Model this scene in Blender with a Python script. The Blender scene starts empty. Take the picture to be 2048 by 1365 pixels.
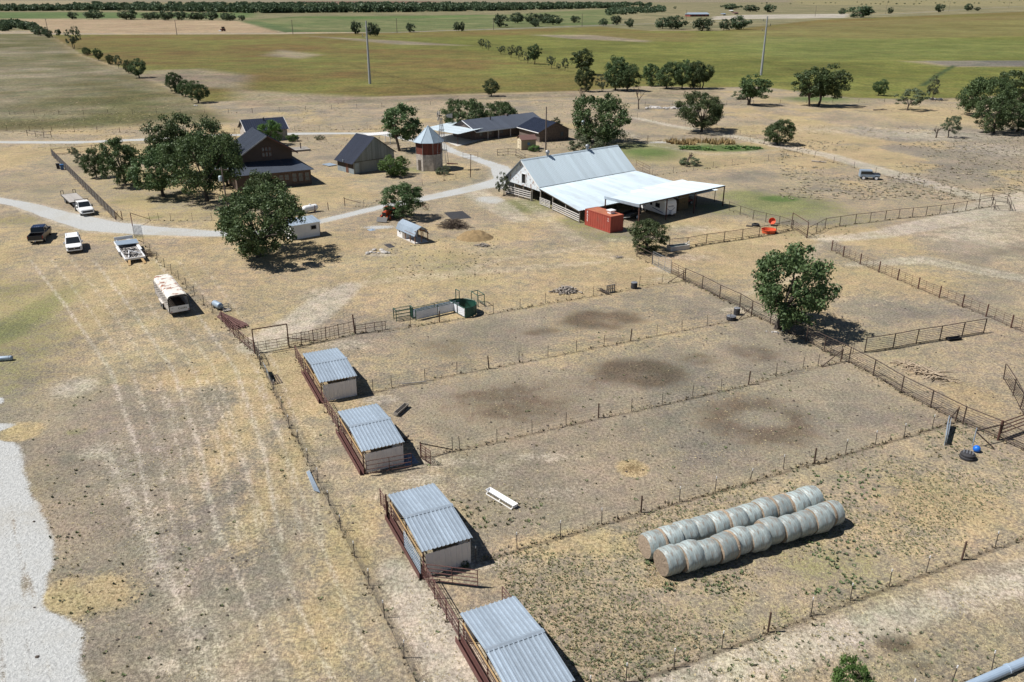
import bpy, math, random
import numpy as np
from mathutils import Vector, Matrix, Euler
random.seed(7)
R = math.radians
S = bpy.context.scene
C = S.collection
# ------------------------------------------------------------------ camera
FPX, YH, CH = 1640.0, -4.0, 32.0          # focal length in photo pixels, horizon row, drone height (m)
PT = math.atan((682.5 - YH) / FPX)
cam = bpy.data.cameras.new('camera'); cam.sensor_width = 36; cam.lens = FPX / 2048 * 36
cam.clip_start = 0.5; cam.clip_end = 60000
co = bpy.data.objects.new('camera', cam); C.objects.link(co)
co.location = (0, 0, CH); co.rotation_euler = (math.pi / 2 - PT, 0, 0); S.camera = co
# ------------------------------------------------------------------ sky, sun, exposure
SUN_EL, SHADOW_AZ = 55, 86
w = bpy.data.worlds.new('World'); S.world = w; w.use_nodes = True
nt = w.node_tree; bg = nt.nodes['Background']
sky = nt.nodes.new('ShaderNodeTexSky'); sky.sky_type = 'NISHITA'; sky.sun_disc = False
sky.sun_elevation = R(SUN_EL); sky.sun_rotation = R(SHADOW_AZ + 180)
sky.dust_density = 0.2; sky.air_density = 0.75; sky.altitude = 300
nt.links.new(sky.outputs[0], bg.inputs[0]); bg.inputs[1].default_value = 0.05
sl = bpy.data.lights.new('sun', 'SUN'); sl.energy = 4.9; sl.angle = R(0.5); sl.color = (1, 0.955, 0.89)
so = bpy.data.objects.new('sun', sl); C.objects.link(so)
sd = Vector((math.sin(R(SHADOW_AZ)) * math.cos(R(SUN_EL)), math.cos(R(SHADOW_AZ)) * math.cos(R(SUN_EL)), -math.sin(R(SUN_EL))))
so.rotation_euler = sd.to_track_quat('-Z', 'Y').to_euler(); so.location = (-60, 0, 90)
S.view_settings.view_transform = 'Standard'; S.view_settings.look = 'None'
S.view_settings.exposure = 0.41; S.view_settings.gamma = 1.0
S.view_settings.use_curve_mapping = False
# ------------------------------------------------------------------ surveying: where things stand, read off the photograph
cp, sp = math.cos(PT), math.sin(PT)
def G(x, y, z=0.0):
    """ground position (at height z) of a point seen at photo pixel x, y"""
    u, v = x - 1024, y - 682.5
    t = (CH - z) / (FPX * sp + v * cp)
    return Vector((u * t, (FPX * cp - v * sp) * t, z))
def PR(X, Y, Z):
    Z -= CH; d = Y * cp - Z * sp
    return 1024 + FPX * X / d, 682.5 + FPX * (-Z * cp - Y * sp) / d
def HT(bx, by, ty):
    b = G(bx, by); lo, hi = 0.0, 120.0
    for _ in range(40):
        m = (lo + hi) / 2
        if PR(b.x, b.y, m)[1] > ty: lo = m
        else: hi = m
    return lo
def PPM(y): return (y - YH) * cp / CH     # pixels per metre across, at ground row y
AZA = -25.5                                # azimuth of the lane; the paddock fences run at right angles
Av = Vector((math.sin(R(AZA)), math.cos(R(AZA)), 0)); Bv = Vector((math.cos(R(AZA)), -math.sin(R(AZA)), 0))
def AB(a, b, z=0): return Av * a + Bv * b + Vector((0, 0, z))
def azim(p, q): return math.degrees(math.atan2(q.x - p.x, q.y - p.y))
# ------------------------------------------------------------------ materials
MATS = {}
def link(nt, a, b): nt.links.new(a, b)
def M(name, col=(.5, .5, .5), rough=.6, metal=0.0, var=.18, scale=3.0, bump=0.0, bscale=30.0, col2=None, thr=None, stretch=None):
    """principled material; col varies by noise; col2 = second colour mixed in patches above threshold thr"""
    if name in MATS: return MATS[name]
    m = bpy.data.materials.new(name); m.use_nodes = True; MATS[name] = m
    n = m.node_tree.nodes; L = m.node_tree.links; b = n['Principled BSDF']
    b.inputs['Roughness'].default_value = rough; b.inputs['Metallic'].default_value = metal
    tc = n.new('ShaderNodeTexCoord'); src = tc.outputs['Object']
    if stretch:
        mp = n.new('ShaderNodeMapping'); mp.inputs['Scale'].default_value = stretch
        L.new(src, mp.inputs[0]); src = mp.outputs[0]
    nz = n.new('ShaderNodeTexNoise'); nz.inputs['Scale'].default_value = scale; nz.inputs['Detail'].default_value = 6
    nz.inputs['Roughness'].default_value = .65; L.new(src, nz.inputs['Vector'])
    mr = n.new('ShaderNodeMapRange'); mr.inputs[1].default_value = .25; mr.inputs[2].default_value = .75
    mr.inputs[3].default_value = 1 - var; mr.inputs[4].default_value = 1 + var; L.new(nz.outputs[0], mr.inputs[0])
    vm = n.new('ShaderNodeVectorMath'); vm.operation = 'SCALE'; vm.inputs[0].default_value = col; L.new(mr.outputs[0], vm.inputs['Scale'])
    out = vm.outputs[0]
    oi = n.new('ShaderNodeObjectInfo'); ro = n.new('ShaderNodeMapRange'); ro.inputs[3].default_value = 1 - max(.05, var * .55); ro.inputs[4].default_value = 1 + max(.05, var * .55); L.new(oi.outputs['Random'], ro.inputs[0])
    vo = n.new('ShaderNodeVectorMath'); vo.operation = 'SCALE'; L.new(out, vo.inputs[0]); L.new(ro.outputs[0], vo.inputs['Scale']); out = vo.outputs[0]
    if col2:
        n2 = n.new('ShaderNodeTexNoise'); n2.inputs['Scale'].default_value = scale * .6; n2.inputs['Detail'].default_value = 7
        n2.inputs['Roughness'].default_value = .7; L.new(src, n2.inputs['Vector'])
        r2 = n.new('ShaderNodeMapRange'); t = thr if thr else .55
        r2.inputs[1].default_value = t - .04; r2.inputs[2].default_value = t + .06; L.new(n2.outputs[0], r2.inputs[0])
        mx = n.new('ShaderNodeMix'); mx.data_type = 'RGBA'; L.new(r2.outputs[0], mx.inputs[0]); L.new(out, mx.inputs[6]); mx.inputs[7].default_value = (*col2, 1)
        out = mx.outputs[2]
    L.new(out, b.inputs['Base Color'])
    if bump:
        n3 = n.new('ShaderNodeTexNoise'); n3.inputs['Scale'].default_value = bscale; n3.inputs['Detail'].default_value = 4; L.new(src, n3.inputs['Vector'])
        bp = n.new('ShaderNodeBump'); bp.inputs['Strength'].default_value = bump; bp.inputs['Distance'].default_value = .05
        L.new(n3.outputs[0], bp.inputs['Height']); L.new(bp.outputs[0], b.inputs['Normal'])
    return m
# ------------------------------------------------------------------ mesh helpers
class MB:
    def __init__(s): s.v = []; s.f = []
    def add(s, vs, fs):
        o = len(s.v); s.v += [tuple(p) for p in vs]; s.f += [tuple(i + o for i in f) for f in fs]; return s
    def box(s, x0, x1, y0, y1, z0, z1):
        return s.add([(x0, y0, z0), (x1, y0, z0), (x1, y1, z0), (x0, y1, z0), (x0, y0, z1), (x1, y0, z1), (x1, y1, z1), (x0, y1, z1)],
                     [(0, 3, 2, 1), (4, 5, 6, 7), (0, 1, 5, 4), (1, 2, 6, 5), (2, 3, 7, 6), (3, 0, 4, 7)])
    def cyl(s, p, q, r, n=6, r2=None, caps=True):
        p, q = Vector(p), Vector(q); d = q - p
        if d.length < 1e-6: return s
        t = d.normalized(); a = t.orthogonal().normalized(); b = t.cross(a); r2 = r if r2 is None else r2
        vs = []
        for c, rr in ((p, r), (q, r2)):
            for i in range(n):
                th = 2 * math.pi * i / n; vs.append(c + (a * math.cos(th) + b * math.sin(th)) * rr)
        fs = [(i, (i + 1) % n, n + (i + 1) % n, n + i) for i in range(n)]
        if caps: fs += [tuple(range(n - 1, -1, -1)), tuple(range(n, 2 * n))]
        return s.add(vs, fs)
    def bar(s, p, q, w, h):
        """rectangular bar p-q, w across (horizontal), h upward"""
        p, q = Vector(p), Vector(q); t = (q - p).normalized()
        up = Vector((0, 0, 1)) if abs(t.z) < .95 else Vector((0, 1, 0))
        a = t.cross(up).normalized() * (w / 2); b = a.cross(t).normalized() * (h / 2)
        vs = [c + i * a + j * b for c in (p, q) for i, j in ((-1, -1), (1, -1), (1, 1), (-1, 1))]
        return s.add(vs, [(0, 3, 2, 1), (4, 5, 6, 7), (0, 1, 5, 4), (1, 2, 6, 5), (2, 3, 7, 6), (3, 0, 4, 7)])
    def path(s, pts, r, n=5):
        for a, b in zip(pts[:-1], pts[1:]): s.cyl(a, b, r, n)
        return s
    def ext(s, pts, vec):
        """closed prism: polygon pts swept by vec"""
        n = len(pts); vec = Vector(vec); vs = [Vector(p) for p in pts] + [Vector(p) + vec for p in pts]
        return s.add(vs, [tuple(range(n - 1, -1, -1)), tuple(range(n, 2 * n))] + [(i, (i + 1) % n, n + (i + 1) % n, n + i) for i in range(n)])
    def lathe(s, prof, n=16, c=(0, 0, 0), axis='Z'):
        vs = []
        for r, z in prof:
            for i in range(n):
                th = 2 * math.pi * i / n; x, y = r * math.cos(th), r * math.sin(th)
                if axis == 'Z': vs.append((c[0] + x, c[1] + y, c[2] + z))
                elif axis == 'X': vs.append((c[0] + z, c[1] + x, c[2] + y))
                else: vs.append((c[0] + x, c[1] + z, c[2] + y))
        fs = []
        for k in range(len(prof) - 1):
            for i in range(n): fs.append((k * n + i, k * n + (i + 1) % n, (k + 1) * n + (i + 1) % n, (k + 1) * n + i))
        fs += [tuple(range(n - 1, -1, -1)), tuple(range((len(prof) - 1) * n, len(prof) * n))]
        return s.add(vs, fs)
    def loft(s, secs):
        n = len(secs[0]); vs = [p for q in secs for p in q]; fs = []
        for k in range(len(secs) - 1):
            for i in range(n): fs.append((k * n + i, k * n + (i + 1) % n, (k + 1) * n + (i + 1) % n, (k + 1) * n + i))
        fs += [tuple(range(n - 1, -1, -1)), tuple(range((len(secs) - 1) * n, len(secs) * n))]
        return s.add(vs, fs)
    def blob(s, c, rx, ry, rz, n=8, m=5, rnd=.15):
        vs = []; fs = []
        for j in range(m + 1):
            ph = math.pi * j / m
            for i in range(n):
                th = 2 * math.pi * i / n; k = 1 + random.uniform(-rnd, rnd)
                vs.append((c[0] + rx * k * math.sin(ph) * math.cos(th), c[1] + ry * k * math.sin(ph) * math.sin(th), c[2] + rz * k * math.cos(ph)))
        for j in range(m):
            for i in range(n): fs.append((j * n + i, (j + 1) * n + i, (j + 1) * n + (i + 1) % n, j * n + (i + 1) % n))
        return s.add(vs, fs)
    def mesh(s, name, mat, smooth=False):
        me = bpy.data.meshes.new(name); me.from_pydata(s.v, [], s.f); me.update()
        me.materials.append(mat if not isinstance(mat, str) else MATS[mat])
        if smooth: me.polygons.foreach_set('use_smooth', [True] * len(me.polygons))
        return me
    def build(s, name, mat, parent=None, loc=(0, 0, 0), rz=0, smooth=False):
        return place(name, s.mesh(name, mat, smooth), parent, loc, rz)
def place(name, me, parent=None, loc=(0, 0, 0), rz=0):
    o = bpy.data.objects.new(name, me); C.objects.link(o); o.location = loc; o.rotation_euler = (0, 0, rz)
    if parent: o.parent = parent
    return o
def tag(o, label=None, cat=None, group=None, kind=None):
    if label: o['label'] = label
    if cat: o['category'] = cat
    if group: o['group'] = group
    if kind: o['kind'] = kind
    return o
def thing(name, label, cat, loc, az=0, group=None):
    """Empty at the thing's base; local +Y looks along azimuth az"""
    o = bpy.data.objects.new(name, None); C.objects.link(o); o.empty_display_size = .2
    o.location = loc; o.rotation_euler = (0, 0, -R(az)); return tag(o, label, cat, group)
def dup(root, loc, az=0, label=None, scale=None, group=None):
    def rec(o, par):
        c = o.copy(); C.objects.link(c); c.parent = par
        for ch in list(o.children): rec(ch, c)
        return c
    r = rec(root, None); r.location = loc; r.rotation_euler = (0, 0, -R(az))
    if label: r['label'] = label
    if group: r['group'] = group
    if scale: r.scale = scale
    return r
# value noise for colouring the ground by place
def vnoise(x, y, seed=0):
    xi = np.floor(x).astype(np.int64); yi = np.floor(y).astype(np.int64); fx = x - xi; fy = y - yi
    fx = fx * fx * (3 - 2 * fx); fy = fy * fy * (3 - 2 * fy)
    def h(a, b):
        n = (a * 374761393 + b * 668265263 + seed * 1442695041) & 0x7fffffff
        n = ((n ^ (n >> 13)) * 1274126177) & 0x7fffffff; n = (n ^ (n >> 16)) & 0xffff
        return n / 65535.0
    return (h(xi, yi) * (1 - fx) + h(xi + 1, yi) * fx) * (1 - fy) + (h(xi, yi + 1) * (1 - fx) + h(xi + 1, yi + 1) * fx) * fy
def fbm(x, y, sc, oc=4, seed=0):
    t = 0; a = .5; f = 1.0 / sc; tot = 0
    for k in range(oc):
        t = t + a * vnoise(x * f + 13.7 * k, y * f - 7.3 * k, seed + k); tot += a; a *= .5; f *= 2.03
    return t / tot
# ================================================================== GROUND
rows = [16.0]
while rows[-1] < 30000: rows.append(rows[-1] * 1.0064)
rows = np.array(rows); NC = 520
tt = np.linspace(-1.05, 1.05, NC)
GX = (rows[:, None] + 6) * tt[None, :]; GY = np.repeat(rows[:, None], NC, 1)
gx = GX.ravel(); gy = GY.ravel()
def wp(pts): return np.array([tuple(G(x, y)[:2]) for x, y in pts])
def sst(e0, e1, v):
    t = np.clip((v - e0) / (e1 - e0), 0, 1); return t * t * (3 - 2 * t)
def segd(px, py, a, b):
    d = b - a; L2 = max(d @ d, 1e-9); t = np.clip(((px - a[0]) * d[0] + (py - a[1]) * d[1]) / L2, 0, 1)
    return np.hypot(px - a[0] - t * d[0], py - a[1] - t * d[1]), t
def sub(P, pad):
    return np.nonzero((gx > P[:, 0].min() - pad) & (gx < P[:, 0].max() + pad) & (gy > P[:, 1].min() - pad) & (gy < P[:, 1].max() + pad))[0]
def m_poly(pts, soft):
    P = wp(pts); i = sub(P, soft * 2); x, y = gx[i], gy[i]; ins = np.zeros(len(i), bool); dd = np.full(len(i), 1e9)
    for k in range(len(P)):
        a, b = P[k], P[(k + 1) % len(P)]
        d, _ = segd(x, y, a, b); dd = np.minimum(dd, d)
        c = ((a[1] > y) != (b[1] > y)); xx = (b[0] - a[0]) * (y - a[1]) / (b[1] - a[1] + 1e-12) + a[0]; ins ^= c & (x < xx)
    return i, sst(-soft, soft, np.where(ins, dd, -dd))
def m_line(pts, wid, soft):
    P = wp(pts); W = wid if isinstance(wid, (list, tuple)) else [wid] * len(P); i = sub(P, max(W) + soft * 2); x, y = gx[i], gy[i]; m = np.zeros(len(i))
    for k in range(len(P) - 1):
        d, t = segd(x, y, P[k], P[k + 1]); ww = (W[k] * (1 - t) + W[k + 1] * t) / 2
        m = np.maximum(m, 1 - sst(ww - soft, ww + soft, d))
    return i, m
def m_ell(cx, cy, wx, wy, soft=.5, rot=0):
    c = G(cx, cy); rx = wx / PPM(cy); ry = (G(cx, cy - wy).y - G(cx, cy + wy).y) / 2
    P = np.array([[c.x - rx - ry, c.y - ry - rx], [c.x + rx + ry, c.y + ry + rx]]); i = sub(P, 2); x, y = gx[i] - c.x, gy[i] - c.y
    ca, sa = math.cos(rot), math.sin(rot); u, v = (x * ca + y * sa) / rx, (-x * sa + y * ca) / ry
    return i, 1 - sst(1 - soft, 1 + soft, np.hypot(u, v))
MK = {k: np.zeros(len(gx)) for k in ('gravel', 'bare', 'dark', 'green', 'gold', 'grey', 'lush', 'far')}
def put(k, im, amt=1.0, mode='max'):
    i, m = im
    if mode == 'max': MK[k][i] = np.maximum(MK[k][i], m * amt)
    elif mode == 'min': MK[k][i] *= 1 - m * amt
    else: MK[k][i] = np.clip(MK[k][i] + m * amt, 0, 1.2)
n_big = fbm(gx, gy, 38, 5, 11); n_mid = fbm(gx, gy, 9, 5, 23); n_sm = fbm(gx, gy, 2.2, 4, 31)
MK['gold'] = sst(.47, .66, n_big * .55 + n_mid * .45)
MK['grey'] = sst(.50, .68, fbm(gx, gy, 22, 5, 47) * .6 + fbm(gx, gy, 5, 4, 53) * .4)
# pens are trampled: greyer, less straw
for p in [[(600, 700), (1370, 562), (1500, 632), (760, 785)], [(760, 785), (1500, 632), (1680, 722), (900, 905)], [(900, 905), (1680, 722), (1900, 845), (980, 1112)]]:
    put('grey', m_poly(p, 1.5), .62); put('gold', m_poly(p, 1.5), .55, 'min')
put('grey', m_poly([(250, 760), (420, 800), (440, 1100), (420, 1365), (120, 1365), (70, 1000), (60, 830)], 4), .75); put('gold', m_poly([(120, 800), (420, 800), (440, 1100), (330, 1365), (120, 1365), (70, 1000), (60, 830)], 4), .6, 'min')
# straw-coloured sweeps
for e in [(300, 430, 150, 12), (600, 500, 120, 40), (850, 560, 240, 26), (150, 580, 120, 60), (420, 640, 90, 30), (700, 1100, 60, 120), (560, 950, 60, 140), (1150, 1090, 160, 30), (1750, 480, 90, 26), (1590, 600, 60, 60), (1250, 520, 160, 45),
          (300, 550, 150, 50), (1450, 520, 120, 30), (1800, 560, 130, 40), (1950, 800, 60, 40), (1900, 1010, 140, 70), (650, 390, 90, 30), (900, 345, 60, 20), (1420, 320, 150, 22), (1880, 230, 160, 22), (480, 860, 60, 120), (640, 1250, 60, 100)]:
    put('gold', m_ell(*e, soft=.6), .8)
# greenish lawns and weeds
for e, a in [((1570, 412, 120, 26), .75), ((1495, 394, 60, 14), .8), ((1690, 440, 80, 18), .4), ((1290, 303, 80, 20), .9), ((1048, 412, 60, 16), .8), ((1170, 450, 60, 14), .6), ((1230, 475, 60, 8), .5), ((1400, 330, 60, 8), .35), ((1440, 415, 60, 10), .6), ((1545, 408, 70, 16), 1.0), ((1600, 425, 60, 16), .6), ((1290, 300, 75, 14), .8), ((1440, 295, 85, 9), 1.), ((1060, 412, 45, 12), .7), ((1150, 445, 40, 12), .55), ((1200, 470, 90, 10), .45), ((30, 650, 60, 75), .75), ((40, 440, 60, 12), .4),
             ((60, 255, 140, 5), .8), ((830, 340, 30, 6), .6), ((255, 372, 120, 20), .25), ((840, 520, 90, 14), .25), ((895, 535, 60, 12), .35), ((1460, 425, 60, 8), .5), ((1640, 200, 90, 8), .7), ((285, 470, 40, 8), .5), ((1600, 470, 50, 8), .3),
             ((150, 865, 28, 7), .5), ((310, 435, 20, 4), .6), ((235, 405, 20, 4), .5), ((700, 335, 25, 5), .5), ((1640, 1130, 130, 45), .42), ((1560, 1230, 60, 30), .35), ((1450, 1220, 120, 60), .22)]:
    put('green', m_ell(*e, soft=.7), a)
put('lush', m_ell(1450, 297, 70, 6, .5), 1); put('lush', m_ell(1560, 398, 40, 6, .6), .9); put('lush', m_ell(1295, 305, 50, 8, .6), .7)
put('lush', m_ell(1640, 198, 60, 4, .6), .7)
# bare pale earth
for pts, wd, a in [([(1270, 236), (1340, 251), (1440, 268), (1540, 288), (1660, 312), (1800, 352), (1960, 396), (2060, 420)], [3, 4, 5, 5, 5, 5, 5, 6], .85),
                   ([(520, 690), (560, 668), (610, 638), (660, 600), (700, 572)], [5, 5, 5, 5, 3], .75), ([(700, 572), (820, 555), (1000, 540), (1200, 525)], [3, 3, 3, 2], .4),
                   ([(790, 1140), (850, 1240), (960, 1400)], [2.2, 3.2, 3.4], .85), ([(760, 985), (860, 990), (1010, 940)], 2.4, .35), ([(1200, 1420), (1420, 1352), (1620, 1290), (1800, 1232), (2080, 1150)], [2.5, 2.6, 2.6, 2.6, 2.2], .75),
                   ([(1650, 480), (1760, 470), (1900, 440), (2060, 395)], [3, 4, 6, 9], .7), ([(1700, 530), (1850, 520), (2060, 560)], [2, 4, 4], .6), ([(1490, 590), (1580, 560), (1640, 490)], 2, .4),
                   ([(205, 890), (255, 985), (292, 1070), (345, 1180), (430, 1365)], 1.0, .7), ([(235, 890), (285, 985), (330, 1070), (385, 1180), (480, 1365)], .7, .5),
                   ([(100, 470), (250, 640), (400, 860)], .5, .3), ([(150, 470), (300, 640), (450, 860)], .5, .3), ([(200, 600), (330, 820), (400, 1000)], .6, .25),
                   ([(600, 820), (660, 930), (740, 1080), (800, 1180)], .5, .45), ([(640, 1100), (560, 960), (500, 800)], .5, .3), ([(1000, 375), (1060, 410), (1180, 500), (1250, 520)], 3, .4), ([(940, 380), (990, 410), (1040, 440)], [5, 6, 4], .6),
                   ([(870, 560), (1000, 520), (1200, 490)], 2, .4), ([(880, 330), (960, 322)], 2, .3), ([(1240, 260), (1300, 290), (1420, 310), (1560, 300)], 3, .4)]:
    put('bare', m_line(pts, wd, .9), a)
for k in range(9):
    x = 60 + 42 * k; put('bare', m_line([(x, 520), (x + 70, 610), (x + 160, 740), (x + 215, 900), (x + 250, 1080)], .42, .3), .55 if k % 3 else .75)
for k in range(7):
    x = 330 + 48 * k; put('bare', m_line([(x - 60, 760), (x, 900), (x + 60, 1060), (x + 130, 1230), (x + 210, 1400)], .36, .26), .6 if k % 2 else .4)
for k in range(5): put('bare', m_line([(600 + 14 * k, 640 - 6 * k), (720 + 10 * k, 560 - 4 * k), (880, 545 - 5 * k), (1080, 528 - 6 * k), (1260, 520 - 8 * k)], .4, .35), .4)
for k in range(4): put('bare', m_line([(1340, 1330 + 26 * k), (1560, 1270 + 22 * k), (1800, 1200 + 20 * k), (2080, 1110 + 18 * k)], .5, .3), .45)
for e, a in [((150, 775, 45, 22), .75), ((195, 905, 35, 18), .6), ((1090, 915, 70, 10), .5), ((880, 925, 100, 14), .45), ((1110, 985, 70, 16), .35), ((1330, 560, 40, 8), .4), ((1385, 515, 60, 8), .4), ((1700, 260, 120, 10), .5), ((1850, 270, 160, 14), .55), ((1950, 470, 80, 14), .6),
             ((1990, 300, 90, 16), .45), ((1560, 640, 30, 10), .5), ((1740, 600, 60, 12), .25), ((960, 500, 60, 14), .3), ((760, 510, 30, 4), .7), ((790, 475, 60, 8), .3), ((640, 590, 40, 18), .5), ((1385, 458, 60, 8), .5), ((330, 1330, 60, 20), .6), ((700, 1180, 90, 30), .25), ((1230, 480, 30, 5), .4)]:
    put('bare', m_ell(*e, soft=.7), a)
for e in [(690, 690, 60, 12), (760, 800, 40, 10), (850, 960, 50, 14), (960, 1130, 60, 12), (1480, 620, 40, 8), (1330, 540, 40, 8), (545, 690, 40, 8), (1640, 475, 40, 6)]: put('bare', m_ell(*e, soft=.7), .55)
put('bare', m_poly([(1960, 385), (2060, 380), (2060, 520), (1900, 500), (1840, 470)], 6), .55)
# rough stony rangeland on the right
put('grey', m_poly([(1560, 300), (1680, 250), (2060, 255), (2060, 390), (1900, 370), (1700, 320)], 8), .9); put('grey', m_poly([(0, 110), (100, 120), (260, 160), (400, 210), (0, 215)], 10), .55)
# manure circles
for e, a in [((1277, 747, 92, 30), .9), ((1020, 815, 130, 50), .5), ((1505, 705, 55, 20), .65), ((1205, 640, 88, 20), .85), ((1060, 662, 60, 10), .6), ((905, 690, 70, 16), .45), ((1400, 718, 60, 14), .5), ((1170, 770, 60, 18), .4),
             ((1520, 842, 120, 52), .75), ((1788, 1287, 40, 20), .75), ((1840, 1333, 32, 12), .6), ((1230, 680, 30, 6), .5), ((2000, 500, 70, 12), .5), ((1930, 490, 80, 10), .4), ((1700, 560, 50, 10), .2), ((280, 860, 120, 40), .18), ((950, 470, 26, 6), .5), ((1620, 270, 60, 5), .3), ((930, 1010, 60, 30), .2)]:
    i_, m_ = m_ell(*e, soft=.6); put('dark', (i_, m_ * np.clip(.15 + 1.6 * fbm(gx[i_], gy[i_], 2.6, 4, 61), 0, 1.15)), a)
put('dark', m_ell(1272, 750, 30, 8, .7), .35, 'min'); put('dark', m_ell(1518, 838, 50, 20, .7), .7, 'min'); put('dark', m_ell(1205, 642, 40, 8, .7), .3, 'min')
put('gold', m_ell(1265, 937, 32, 18, .35), 1.2); put('gold', m_ell(1215, 642, 50, 10, .6), .5)
# gravel drives
GRV = [([(-60, 392), (40, 408), (120, 432), (200, 452), (290, 461), (420, 468), (520, 466), (600, 452), (680, 434), (760, 415), (880, 391), (960, 374), (1015, 360)], [3.4, 3.4, 5, 6.5, 5.5, 3.6, 3.2, 2.8, 2.8, 3, 4, 4.5, 6]),
       ([(1015, 362), (1000, 335), (960, 321), (905, 303), (870, 284), (835, 280)], [6, 4.5, 3.2, 3.2, 3.4, 6]), ([(-60, 284), (60, 285), (160, 285), (300, 279), (430, 271), (590, 268), (700, 267), (770, 269), (840, 283)], 3.2)]
for p, wd in GRV: put('gravel', m_line(p, [x * .86 for x in wd] if isinstance(wd, list) else wd, .6), .95); put('bare', m_line(p, [x * 1.25 for x in wd] if isinstance(wd, list) else wd * 1.3, .9), .6)
put('gravel', m_poly([(-80, 846), (30, 850), (8, 874), (36, 893), (46, 930), (56, 975), (78, 1010), (92, 1045), (112, 1130), (98, 1150), (98, 1222), (140, 1240), (165, 1260), (163, 1330), (200, 1400), (-300, 1420), (-400, 900)], 1.1), 1)
put('gravel', m_poly([(-200, 800), (6, 795), (10, 806), (-200, 840)], .4), 1); put('gravel', m_ell(900, 275, 40, 7, .3), .8)
for e in [(985, 400, 40, 10), (760, 455, 40, 5), (1005, 375, 30, 6), (1340, 285, 60, 3)]: put('gravel', m_ell(*e, soft=.7), .5)
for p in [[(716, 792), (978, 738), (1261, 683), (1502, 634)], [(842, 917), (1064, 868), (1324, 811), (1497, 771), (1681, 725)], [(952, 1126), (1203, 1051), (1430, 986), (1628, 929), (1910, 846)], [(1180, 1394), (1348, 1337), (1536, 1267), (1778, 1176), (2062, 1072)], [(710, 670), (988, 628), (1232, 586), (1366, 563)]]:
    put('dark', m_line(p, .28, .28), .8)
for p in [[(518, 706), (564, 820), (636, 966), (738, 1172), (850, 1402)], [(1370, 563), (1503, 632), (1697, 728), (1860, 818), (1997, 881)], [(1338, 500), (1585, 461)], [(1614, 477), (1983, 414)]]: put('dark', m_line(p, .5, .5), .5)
put('gravel', m_ell(160, 1185, 62, 40, .25), 1.0, 'min'); i_, m_ = m_ell(175, 1190, 95, 46, .65); put('gold', (i_, m_ * np.clip(2.1 * fbm(gx[i_], gy[i_], 1.8, 4, 63) - .1, 0, 1.2)), 1.0); put('gravel', m_ell(28, 868, 40, 14, .3), .9, 'min'); put('gold', m_ell(40, 865, 45, 22, .4), .9)
for p in [[(-30, 900), (20, 1010), (45, 1150), (60, 1400)], [(-70, 930), (-25, 1060), (-5, 1200), (10, 1400)], [(40, 1090), (75, 1220), (110, 1400)]]: put('gravel', m_line(p, .45, .35), .42, 'min')
for p in [[(-60, 396), (120, 436), (290, 465), (420, 470), (600, 455), (760, 418), (960, 377)], [(-60, 389), (120, 428), (290, 457), (420, 465), (600, 449), (760, 412), (960, 371)]]: put('gravel', m_line(p, .5, .4), .2, 'min')
MK['gravel'] = np.clip(MK['gravel'] + (fbm(gx, gy, 3.0, 4, 141) - .5) * .55 * (MK['gravel'] > .02) * (MK['gravel'] < .98), 0, 1)
put('gold', m_poly([(250, 480), (700, 475), (1250, 500), (1480, 600), (1200, 590), (800, 640), (500, 660), (300, 560)], 6), .55); put('gold', m_poly([(-100, 470), (300, 520), (430, 640), (500, 720), (300, 760), (-100, 800)], 6), .5)
put('green', m_poly([(-120, 540), (90, 560), (170, 640), (120, 740), (60, 800), (-120, 830)], 5), .45); put('green', m_poly([(0, 350), (110, 345), (200, 430), (60, 410), (-80, 385)], 4), .2); put('green', m_poly([(120, 320), (300, 330), (470, 410), (640, 380), (640, 440), (300, 440), (230, 420)], 4), .28)
for e, a in [((1010, 812, 150, 60), .62), ((880, 700, 90, 24), .4), ((1130, 780, 90, 26), .4)]:
    i_, m_ = m_ell(*e, soft=.7); put('dark', (i_, m_ * np.clip(1.7 * fbm(gx[i_], gy[i_], 3.4, 4, 62) - .1, 0, 1.1)), a)
# ---- far fields: their own colour
FC = np.zeros((len(gx), 3)); FC[:] = (.28, .22, .12)
str1 = fbm(gx * .8 + gy * .2, gy * .9 - gx * .25, 52, 5, 71); str2 = fbm(gx, gy, 19, 4, 83); br = fbm(gx, gy, 120, 4, 91)
def field(pts, c1, c2, soft, w=1.0, pat=None):
    i, m = m_poly(pts, soft); n = np.clip(((str1 * .6 + str2 * .4 if pat is None else pat)[i] - .34) / .34, 0, 1)[:, None]
    col = np.array(c1) * (1 - n) + np.array(c2) * n
    FC[i] = FC[i] * (1 - m[:, None] * w) + col * m[:, None] * w; MK['far'][i] = np.maximum(MK['far'][i], m * w)
field([(-4000, 4.5), (6000, 4.5), (6000, 62), (-4000, 62)], (.19, .185, .10), (.32, .27, .16), 60)
field([(-6000, -3.0), (8000, -3.0), (8000, 5), (-6000, 5)], (.26, .22, .15), (.30, .25, .18), 200)
field([(-600, 66), (100, 68), (165, 112), (300, 158), (410, 210), (480, 245), (-600, 285)], (.155, .145, .065), (.275, .24, .165), 12)
field([(98, 70), (560, 69), (1020, 60), (1200, 54), (1300, 62), (1440, 62), (1640, 40), (2200, 18), (2300, 178), (1850, 200), (1700, 196), (1520, 174), (1430, 176), (1290, 173), (1160, 183), (960, 188), (760, 194), (560, 200), (400, 205), (290, 152), (165, 112)], (.205, .145, .055), (.19, .188, .056), 6)
field([(700, 80), (1200, 66), (1600, 60), (2200, 30), (2300, 178), (1850, 200), (1700, 196), (1520, 174), (1290, 173), (1130, 130), (900, 100)], (.15, .168, .042), (.205, .212, .058), 30, .85)
field([(1450, 66), (1650, 45), (2200, 25), (2200, 70), (1700, 80), (1450, 90)], (.24, .19, .08), (.27, .23, .10), 20, .6)
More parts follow.
